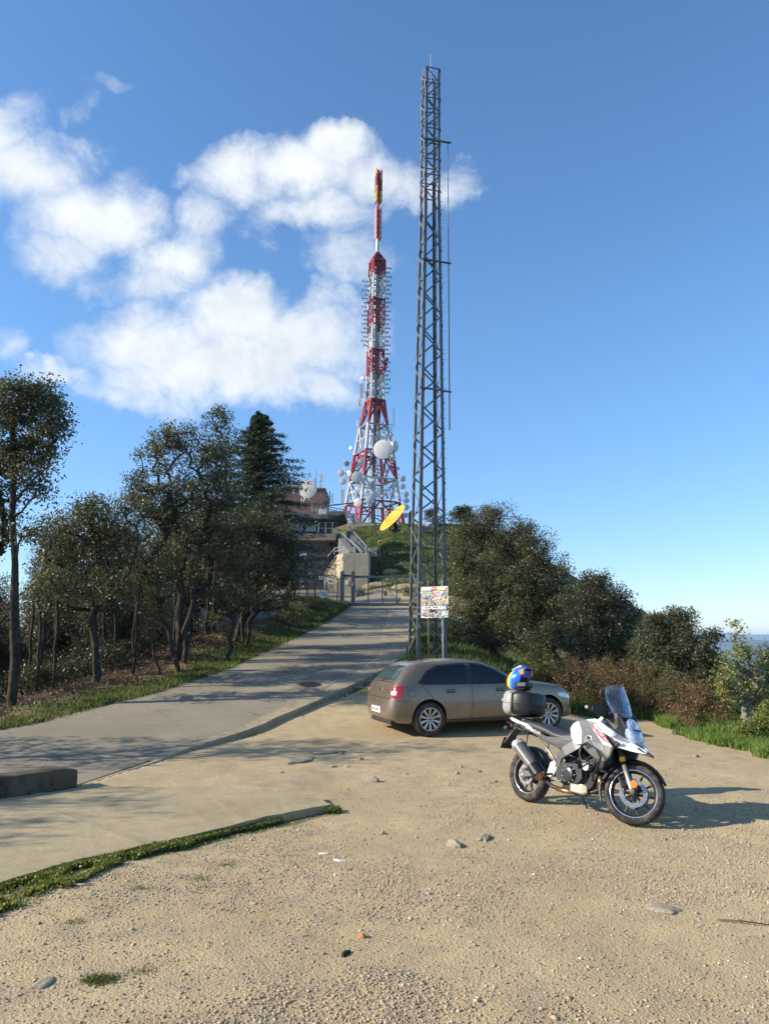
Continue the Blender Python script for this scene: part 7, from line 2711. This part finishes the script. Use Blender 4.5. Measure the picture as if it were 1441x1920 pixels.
def rail(parent, base, pts, h, posts=6, rows=2, r=.03, mat=None):
    """railing along a polyline: posts and rails are parts of their own"""
    pts = [Vector(p) - base for p in pts]
    for j in range(rows):
        f = h * (j + 1) / rows
        MB().tube([p + Vector((0, 0, f)) for p in pts], r, 6).build('rail', mat or RAIL, parent)
    for i in range(posts + 1):
        t = i / posts * (len(pts) - 1)
        k = min(int(t), len(pts) - 2)
        p = pts[k].lerp(pts[k + 1], t - k)
        MB().tube([p, p + Vector((0, 0, h))], r, 6).build('rail_post', mat or RAIL, parent)


def build_station():
    Y0 = 70.0
    B = Vector((at(585, 1103, Y0).x, Y0, at(585, 1103, Y0).z))
    root = thing('concrete_station', 'grey concrete hilltop building with an overhanging flat roof and a brick tower block', 'building', tuple(B))
    addbox(MB(), (lambda q: (q[0] - 6, q[1], q[2], q[3], q[4] - 1, q[5]))(fbox(520, 616, 1013, 1106, Y0, 10)), B).build('wall', CONC_WALL, root, bevel=.04)
    addbox(MB(), fbox(616, 634, 1020, 1106, Y0 + 4, 6), B).build('recessed_wall', CONC_WALL, root, bevel=.04)
    addbox(MB(), (lambda q: (q[0] - 6, *q[1:]))(fbox(520, 630, 1001, 1013, Y0 - 1.2, 12)), B).build('floor_slab', concrete('stained_slab', (.24, .20, .16), (.33, .28, .22), .1, (.12, .07, .045), stain=.8), root, bevel=.04)
    # upper storey
    q = fbox(520, 603, 970, 1001, Y0 + 1.2, 8)
    addbox(MB(), q, B).build('upper_wall', CONC_WALL, root)
    for a, b in ((541, 569), (571, 594)):
        w = addbox(MB(), fbox(a, b, 968.5, 998, Y0 + 1.02, .15), B).build('window', BLUEP, root, bevel=.02)
        g1 = fbox(a + 1.2, b - 1.0, 970, 996.5, Y0 + .98, .06)
        addbox(MB(), g1, B).build('pane', GLASSW, w)
    for x in (596, 604, 612.5, 617):
        addbox(MB(), fbox(x, x + 2.6, 971, 1001, Y0 + .6, .3), B).build('column', BLUEP if x == 604 else CONC_WALL, root)
    addbox(MB(), fbox(605, 617, 972, 1001, Y0 + 2.2, 6), B).build('shaded_wall', RECESS_SHADE, root)
    # roof slab, thinning to a point on the right
    sb = MB()
    z0, z1 = at(600, 973, Y0 - 1).z - B.z, at(600, 958, Y0 - 1).z - B.z
    xa, xb, xc = at(515, 965, Y0 - 1).x - B.x - 6, at(645, 965, Y0 - 1).x - B.x, at(650, 960, Y0 + 3).x - B.x
    sb.loft([[(xa, -1, z0), (xa, 7, z0), (xa, 7, z1), (xa, -1, z1)], [(xb - 1.4, -1, z0 + .0), (xb - 1.4, 5, z0), (xb - 1.4, 5, z1), (xb - 1.4, -1, z1)], [(xb, -1, z0 + .45), (xc, 5, z0 + .45), (xc, 5, z1 - .0), (xb, -1, z1 - .0)]])
    sb.build('roof', CONC_WALL, root, bevel=.04)
    # brick block
    addbox(MB(), (lambda q: (q[0] - 3, *q[1:]))(fbox(536, 609, 917, 962, Y0 + 6, 6)), B).build('brick_block', BRICK, root, bevel=.03)
    addbox(MB(), (lambda q: (q[0] - 3, *q[1:]))(fbox(536, 610, 914.5, 917.5, Y0 + 5.9, 6.2)), B).build('block_coping', BRICK, root, bevel=.02)
    # white unit on the fascia, wall signs
    addbox(MB(), fbox(598, 612, 954, 964.5, Y0 - 1.9, .8), B).build('rooftop_unit', T_WHITE, root, bevel=.04)
    addbox(MB(), fbox(560, 574.5, 1037, 1050, Y0 - .12, .1), B).build('wall_sign', PLATE, root)
    addbox(MB(), fbox(564, 571, 1042, 1043.5, Y0 - .135, .01), B).build('sign_line', BLUEP, root)
    addbox(MB(), fbox(562, 570, 1079, 1101, Y0 - .10, .1), B).build('door', STEEL_L, root)
    addbox(MB(), fbox(543, 561, 1078, 1101, Y0 - .12, .1), B).build('door', BRICK, root)
    addbox(MB(), fbox(582, 585, 1080, 1085, Y0 - .15, .1), B).build('meter_box', T_WHITE, root)
    addbox(MB(), fbox(597, 607, 1080, 1087, Y0 - .35, .4), B).build('air_unit', DISH_S, root)
    # railings
    zf = at(600, 1001, Y0 - 1).z
    rail(root, B, [Vector((at(597, 1001, Y0 - 1.1).x, Y0 - 1.1, zf)), Vector((at(630, 1001, Y0 - 1.1).x, Y0 - 1.1, zf)), Vector((at(630, 1001, Y0 + 3).x, Y0 + 3, zf))], 1.0, 5, 2, .025)
    zr = at(600, 958, Y0 - 1).z
    rail(root, B, [Vector((at(585, 958, Y0 + .5).x, Y0 + .5, zr)), Vector((at(609, 958, Y0 + .5).x, Y0 + .5, zr))], .9, 3, 2, .03)
    # roof walkway lattice on the right, dark top rail
    rail(root, B, [Vector((at(614, 955, Y0 + 1).x, Y0 + 1, zr)), Vector((at(648, 955, Y0 + 3).x, Y0 + 3, zr)), Vector((at(664, 957, Y0 + 9).x, Y0 + 9, zr + .3))], .75, 12, 3, .035, STEEL)
    MB().bar(at(619, 947.5, Y0 + 1) - B, at(662, 943, Y0 + 4) - B, .3, .12).build('walkway_beam', DARKM, root)
    # antennas on the roof
    for i, (px, y0, y1, r) in enumerate([(561, 925, 890, .03), (572, 925, 897, .03), (555, 918, 905, .04), (592, 918, 877, .05), (600, 916, 880, .03), (618, 945, 921, .05), (623, 944, 925, .04), (543, 918, 900, .03)]):
        MB().tube([at(px, y0, Y0 + 6.5) - B, at(px, y1, Y0 + 6.5) - B], r, 6).build('aerial', T_GREY, root)
    MB().box(tuple(at(602.5, 897, Y0 + 6.4) - B), (.22, .2, .68)).build('panel_antenna', T_WHITE, root)
    MB().box(tuple(at(590, 900, Y0 + 6.4) - B), (.2, .2, .35)).build('panel_antenna', T_WHITE, root)
    MB().box(tuple(at(601, 912, Y0 + 6.4) - B), (.25, .2, .5)).build('panel_antenna', T_WHITE, root)
    MB().lathe([(0, -.22), (.16, -.16), (.22, 0), (.16, .16), (0, .22)], tuple(at(552.5, 922, Y0 + 5) - B), 'Z', 12).build('globe_antenna', T_WHITE, root, smooth=True)
    for py in (930, 936):
        MB().bar(at(608, py - 1, Y0 + 6) - B, at(622, py + 1, Y0 + 6) - B, .05).build('yagi_boom', T_GREY, root)
    # big drum dish with mount
    dish(root, 576, 917.5, 16.5, Y0 - .3, -.22, 0, pmat('cream_radome', (.52, .50, .44), .55, 0, .05, 1.5), .45, off=B)
    MB().tube([at(566, 934, Y0) - B, at(566, 947, Y0) - B], .08, 6).build('dish_leg', RAIL, root)
    MB().tube([at(572, 934, Y0) - B, at(566, 947, Y0) - B], .08, 6).build('dish_leg', RAIL, root)
    return root


def build_stairs():
    Y0 = 62.0
    B = Vector((at(665, 1102, Y0).x, Y0, at(665, 1102, Y0).z))
    root = thing('stair_block', 'beige concrete stair block with white handrails beside the hilltop building', 'staircase', tuple(B))
    P = lambda px, py, Y=Y0: at(px, py, Y) - B
    zt, zb = P(665, 1037).z, -.8
    # plan: corner at pixel 642, left face turned to the sun
    c = P(642, 1100)
    r = P(691, 1100)
    l = P(630.5, 1100, Y0 + 1.25)
    k = P(690, 1100, Y0 + 4)
    plan = [(l.x, l.y), (c.x, 0), (r.x, 0), (r.x + .15, 4), (l.x + .4, 4.6)]
    MB().prism(plan, zb, zt, 'XY').build('landing_block', CONC_TAN, root, bevel=.03)
    # wing wall falling to the left
    w0 = P(607, 1100, Y0 + 1.6)
    mb = MB()
    zl, z2 = P(631, 1042, Y0 + 1.3).z, P(607, 1082, Y0 + 1.6).z
    mb.loft([[(l.x + .05, l.y + .02, zb), (l.x + .05, l.y + .3, zb), (l.x + .05, l.y + .3, zl), (l.x + .05, l.y + .02, zl)], [(w0.x, w0.y, zb), (w0.x, w0.y + .3, zb), (w0.x, w0.y + .3, z2), (w0.x, w0.y, z2)]])
    mb.build('wing_wall', CONC_TAN, root, bevel=.02)
    MB().bar((l.x, l.y + .15, zl + .05), (w0.x, w0.y + .15, z2 + .05), .34, .08).build('wall_coping', CONC_KERB, root)
    MB().box((c.x - .22, .35, zb / 2 + .4), (.5, .6, 1.5)).build('pier', CONC_TAN, root, bevel=.02)
    addbox(MB(), fbox(691, 705, 1042, 1080, Y0 + 2.5, 2), B).build('dark_opening', RECESS_SHADE, root)
    addbox(MB(), fbox(689, 707, 1036, 1044, Y0 + 2.3, 3), B).build('lintel', CONC_TAN, root, bevel=.02)
    # flight: parapets and steps
    A0, A1 = P(634, 1003, Y0 + 9), P(662, 1037, Y0 + .6)
    B0, B1 = P(654, 998, Y0 + 9.4), P(683, 1037, Y0 + .6)
    for a, b, th in ((A0, A1, .30), (B0, B1, .22)):
        m = MB()
        dz = 1.15
        m.loft([[a + Vector((-th, 0, -dz)), a + Vector((th, 0, -dz)), a + Vector((th, 0, .1)), a + Vector((-th, 0, .1))], [b + Vector((-th, 0, -dz * .9)), b + Vector((th, 0, -dz * .9)), b + Vector((th, 0, .1)), b + Vector((-th, 0, .1))]])
        m.build('stair_parapet', CONC_WALL, root, bevel=.02)
        h = Vector((0, 0, .55))
        MB().tube([a + h, b + h + Vector((.15, -.1, 0)), b + Vector((.15, -.1, 0))], .05, 6).build('handrail', RAIL, root)
        for t in (0, .25, .5, .75, 1):
            p = a.lerp(b, t)
            MB().tube([p, p + h], .03, 5).build('handrail_post', RAIL, root)
    n = 16
    for i in range(n):
        t = (i + .5) / n
        a, b = A0.lerp(A1, t), B0.lerp(B1, t)
        mid = a.lerp(b, .5)
        MB().box((mid.x, mid.y, mid.z - .85), ((b - a).length, .62, .3)).build('step', CONC_WALL, root)
    # rails round the landing and hoops on the right
    z1 = zt
    rail(root, Vector((0, 0, 0)), [(l.x - .2, l.y, zt), (c.x + .1, .1, zt)], .55, 2, 2, .035)
    MB().tube([(l.x - .2, l.y, zt + .5), (l.x - .75, l.y + .3, zt - .1)], .04, 6).build('handrail', RAIL, root)
    for px in (686, 690.5, 694, 699, 704):
        a = P(px, 1042, Y0 + 1.5)
        MB().tube([a, a + Vector((.02, 0, .6)), a + Vector((.14, .1, .74)), a + Vector((.3, .2, .6)), a + Vector((.32, .2, 0))], .028, 6).build('hoop_rail', RAIL, root, smooth=True)
    # notices
    addbox(MB(), fbox(614.5, 624, 1083, 1095, Y0 + .9, .05), B).build('blue_white_notice', PLATE, root)
    for i in range(3):
        addbox(MB(), fbox(616 + i * 2.6, 617.8 + i * 2.6, 1088, 1091.5, Y0 + .88, .02), B).build('notice_mark', BLUEP, root)
    addbox(MB(), fbox(647.5, 653, 1088, 1096, Y0 - .08, .06), B).build('notice', PLATE, root)
    return root


build_station()
build_stairs()


# yellow dish
def build_yellow_dish():
    c = at(735, 970.5, 92)
    base = at(742, 1003, 93)
    zg = gz(base.x, 93)
    root = thing('yellow_dish', 'bright yellow parabolic dish tilted to the sky on the slope below the tower', 'satellite dish', (base.x, 93, zg))
    n = Vector((-.70, -.36, .62)).normalized()
    major = Vector((.665, 0, .747))
    major = (major - n * major.dot(n)).normalized()
    oth = n.cross(major)
    R = 31.5 / FPX * 94
    M = Matrix((( major.x, oth.x, n.x, c.x - base.x), (major.y, oth.y, n.y, c.y - 93), (major.z, oth.z, n.z, c.z - zg), (0, 0, 0, 1)))
    YL = pmat('dish_yellow', (0.62, 0.36, 0.008), .5, 0, .06, 1.2, coat=.2)
    prof = [(0, -.16 * R), (.25 * R, -.148 * R), (.5 * R, -.12 * R), (.75 * R, -.07 * R), (R, 0), (R * 1.015, -.01), (R * .75, -.07 * R - .06), (.4 * R, -.135 * R - .06), (0, -.16 * R - .06)]
    MB().lathe(prof, axis='Z', n=48).build('reflector', YL, root, M=M, auto=40)
    ft = Vector((0, 0, .55 * R))
    fs = MB()
    for a in (0, 2.1, 4.2):
        MB().tube([(.72 * R * math.cos(a), .72 * R * math.sin(a), -.07 * R), tuple(ft)], .035, 5).build('feed_strut', pmat('strut_orange', (.5, .25, .03), .5), root, M=M)
    MB().lathe([(0, -.15), (.12, -.15), (.15, .1), (0, .12)], tuple(ft), 'Z', 12).build('feed_horn', T_YEL, root, M=M)
    MB().tube([tuple(M @ Vector((0, 0, -.2 * R))), (.0, .2, .9), (0, 0, -.3)], [.2, .26, .35], 10).build('pedestal', DARKM, root)
    MB().box((0, 0, .25), (1.1, .9, .7)).build('drive_unit', DARKM, root, bevel=.1)
    MB().bar((-.6, 0, .1), tuple(M @ Vector((-.4 * R, 0, -.12 * R))), .12).build('support_arm', DARKM, root)


build_yellow_dish()


# cabinet at the tower foot, plinth wall, rail, boulder, dark cover
def simple(name, label, cat, q, mat, bevel=.03, parts=()):
    x0, x1, y0, y1, z0, z1 = q
    B = Vector(((x0 + x1) / 2, y0, z0))
    root = thing(name, label, cat, tuple(B))
    addbox(MB(), q, B).build('body', mat, root, bevel=bevel)
    return root, B


r_, B_ = simple('equipment_cabinet', 'white equipment cabinet on a plinth at the left foot of the telecom tower', 'cabinet', fbox(655, 668.5, 967.5, 982, 101, 1.2), T_WHITE)
addbox(MB(), fbox(654, 669.5, 966, 968, 100.95, 1.3), B_).build('lid', DISH_S, r_)
addbox(MB(), fbox(657, 661.5, 971, 980, 100.93, .06), B_).build('door_panel', DISH_W, r_)
q = fbox(653, 702, 982, 997, 101, 4)
o = addbox(MB(), q).build('plinth_wall', CONC_TAN, None, bevel=.04)
tag(o, 'low beige concrete plinth at the left foot of the telecom tower', 'wall')
root = thing('summit_railing', 'white railing on the summit seen through the lattice mast', 'railing', tuple(at(810, 985, 98)))
rail(root, at(810, 985, 98), [at(788, 987, 96), at(812, 982, 98), at(838, 978, 100)], .9, 7, 2, .05)
bz_ = at(797, 988, 95)
rock(bz_.x, 95, .9, .7, .5, 'white boulder below the summit railing', 71, T_WHITE, 'boulder')
bpy.data.objects['boulder'].location.z = bz_.z + .1
r_, B_ = simple('covered_machine', 'dark covered machine standing right of the telecom tower', 'cabinet', fbox(765, 776, 960, 986, 99, 1.2), DARKM, .15)
MB().loft([[(-.3, .1, 1.7), (.35, .1, 1.7), (.35, 1.1, 1.7), (-.3, 1.1, 1.7)], [(0, .4, 2.15), (.3, .4, 2.1), (.3, .9, 2.1), (0, .9, 2.15)]]).build('hood', DARKM, r_, bevel=.05)


# ------------------------------------------------------------------ gate, fence, white box
GATE = pmat('gate_blue_grey', (0.085, 0.10, 0.115), .5, .4, .15, 3)


def build_gate():
    Y = 48.0
    p0, p1 = at(641, 1135, Y), at(797, 1135, Y)
    zg = gz(.0, Y)
    z = at(700, 1136, Y).z
    B = Vector((p0.x, Y, z))
    root = thing('sliding_gate', 'blue-grey metal gate with slim vertical bars closing the road', 'gate', tuple(B))
    P = lambda px, py: at(px, py, Y) - B
    for px, w, top in ((641, .24, 1073), (661.5, .24, 1073)):
        a, b = P(px, 1140), P(px, top)
        MB().box((a.x, 0, b.z / 2 - .1), (w, .22, b.z + .25)).build('gate_post', GATE, root, bevel=.015)
        MB().loft([[(a.x - .1, -.1, b.z), (a.x + .1, -.1, b.z), (a.x + .1, .1, b.z), (a.x - .1, .1, b.z)], [(a.x - .02, -.02, b.z + .14), (a.x + .02, -.02, b.z + .14), (a.x + .02, .02, b.z + .14), (a.x - .02, .02, b.z + .14)]]).build('post_cap', GATE, root)
    MB().bar(P(643, 1079.5), P(660, 1079.5), .09, .14).build('top_rail', GATE, root)
    MB().bar(P(663, 1081.5), P(797, 1081.5), .10, .13).build('top_rail', GATE, root)
    MB().bar(P(645, 1133), P(797, 1133.5), .10, .16).build('bottom_rail', GATE, root)
    for px in (690, 716.5, 743, 769.5, 795):
        MB().bar(P(px, 1133), P(px, 1082), .075, .06).build('vertical_bar', GATE, root)
    m = MB()
    for i in range(60):
        px = 664 + i * 2.2
        m.bar(P(px, 1132), P(px, 1083), .006)
    for i in range(5):
        m.bar(P(663, 1090 + i * 9), P(796, 1090 + i * 9), .006)
    o = m.build('wire_mesh', GATE, root)
    o['kind'] = 'stuff'
    MB().box(tuple(P(661, 1096) + Vector((0, -.14, 0))), (.12, .08, .2)).build('lock_box', STEEL_L, root)


def build_fence():
    Ys = [(552, 44.5), (575.5, 44.8), (590, 45.0), (612, 46.5), (632, 47.5)]
    base = at(575, 1140, 44.5)
    root = thing('mesh_fence', 'see-through mesh fence with slim grey posts left of the gate', 'fence', tuple(base))
    tops = []
    for px, Y in Ys:
        top = at(px, 1091, Y) - base
        x = at(px, 1135, Y).x
        bz = gz(x, Y) - base.z
        MB().box((x - base.x, Y - base.y, (top.z + bz) / 2), (.07, .07, top.z - bz)).build('fence_post', GATE, root)
        tops.append((x - base.x, Y - base.y, top.z, bz))
    tops.append((tops[-1][0] + .4, 48.0 - base.y, tops[-1][2], tops[-1][3]))
    m = MB()
    for a, b in zip(tops, tops[1:]):
        n = 16
        for i in range(n):
            t = i / n
            x, y = a[0] + (b[0] - a[0]) * t, a[1] + (b[1] - a[1]) * t
            m.bar((x, y, a[3] + .05), (x, y, a[2]), .008)
        for j in range(9):
            z = .1 + j * .17
            m.bar((a[0], a[1], a[3] + z), (b[0], b[1], b[3] + z), .008)
    # run further left behind the trees
    o = m.build('wire_mesh', GATE, root)
    o['kind'] = 'stuff'
    a, b = at(557, 1132, 44.2) - base, at(574, 1132, 44.4) - base
    MB().bar(a, b, .05).build('fence_rail', GATE, root)


def build_box():
    Y = 42.0
    p = at(607, 1115, Y)
    zg = gz(p.x, Y)
    root = thing('intercom_box', 'white box with dark marks on a post beside the gate', 'box', (p.x, Y, zg))
    h = p.z - zg
    MB().box((0, 0, h / 2 - .1), (.24, .16, h)).build('pedestal', pmat('dark_green_box', (.03, .05, .045), .5), root, bevel=.01)
    MB().box((-.17, 0, h / 2 - .1), (.06, .06, h + .2)).build('post', STEEL_L, root)
    MB().box((.19, 0, h / 2), (.05, .05, h + .6)).build('post', STEEL_L, root)
    w = MB().box((0, -.02, h + .02), (.38, .22, .42)).build('box_body', PLATE, root, bevel=.01)
    for x, z, s in ((-.05, .08, .05), (.05, .02, .06), (.1, .06, .04), (-.1, .1, .03), (.06, -.06, .03)):
        MB().box((x, -.135, h + z), (s, .006, .03)).build('printed_mark', BLUEP, root)


def build_pillar_fence():
    Y = 30.0
    base = at(392, 1230, Y)
    zg = gz(base.x, Y)
    root = thing('palisade_fence', 'white slatted fence on a beige pillar glimpsed between the trunks of the wood', 'fence', (base.x, Y, zg))
    top = at(392, 1196, Y).z - zg
    MB().box((0, 0, top / 2 - .1), (.42, .42, top + .2)).build('pillar', CONC_TAN, root, bevel=.02)
    t2 = at(392, 1140, Y).z - zg
    t3 = at(392, 1196, Y).z - zg
    for i in range(11):
        x = -.32 + i * .065
        MB().box((x, .02 * (i % 2), (t2 + t3) / 2 - .02 * (i % 3)), (.045, .02, t2 - t3)).build('slat', STEEL_L, root)
    for z in (t3 + .12, t2 - .12):
        MB().bar((-.36, .05, z), (.40, .05, z), .05).build('cross_rail', STEEL_L, root)
    m = MB()
    for i in range(22):
        m.bar((-.4 - i * .14, .05 + i * .05, t3 - .1), (-.4 - i * .14, .05 + i * .05, t2), .010)
    for j in range(7):
        z = t3 + j * (t2 - t3) / 6
        m.bar((-.4, .05, z), (-3.4, 1.1, z), .010)
    o = m.build('wire_mesh', STEEL_L, root)
    o['kind'] = 'stuff'
    # low wall running right from it
    q = MB()
    x1 = at(600, 1180, 41).x - base.x
    q.loft([[(.3, .5, -.5), (.3, .7, -.5), (.3, .7, .55), (.3, .5, .55)], [(x1, 11, .3), (x1, 11.2, .3), (x1, 11.2, 1.6), (x1, 11, 1.6)]])
    q.build('base_wall', CONC_WALL, root, bevel=.02)


build_gate()
build_fence()
build_box()
build_pillar_fence()


def agave(px, py, Y, h, n, seed, label):
    g = np.random.default_rng(seed)
    p = at(px, py, Y)
    zg = gz(p.x, Y)
    root = thing('agave_plant', label, 'agave', (p.x, Y, zg))
    for k in range(n):
        a = k * 2.4 + g.random() * .3
        tilt = .15 + .5 * g.random()
        L = h * (.8 + .4 * g.random())
        d = Vector((math.cos(a) * math.sin(tilt), math.sin(a) * math.sin(tilt), math.cos(tilt)))
        s = Vector((-math.sin(a), math.cos(a), 0))
        u = d.cross(s)
        rings = []
        for t, w in ((0, .05), (.35, .075), (.7, .05), (1, .004)):
            c = d * L * t + Vector((math.cos(a), math.sin(a), 0)) * .12 * t * t
            rings.append([c - s * w, c + u * w * .35, c + s * w, c + u * w * .1])
        MB().loft(rings).build('leaf', AGV, root)
    return root


AGV = pmat('agave_leaf', (.16, .23, .15), .5, 0, .15, 3)
agave(671, 1098, 57.5, .75, 12, 1, 'spiky agave at the foot of the stair block, left of two')
agave(680, 1099, 57.5, .7, 12, 2, 'spiky agave at the foot of the stair block, right of two')
agave(722, 1104, 55.5, .5, 10, 3, 'bright spiky plant behind the bars of the gate')
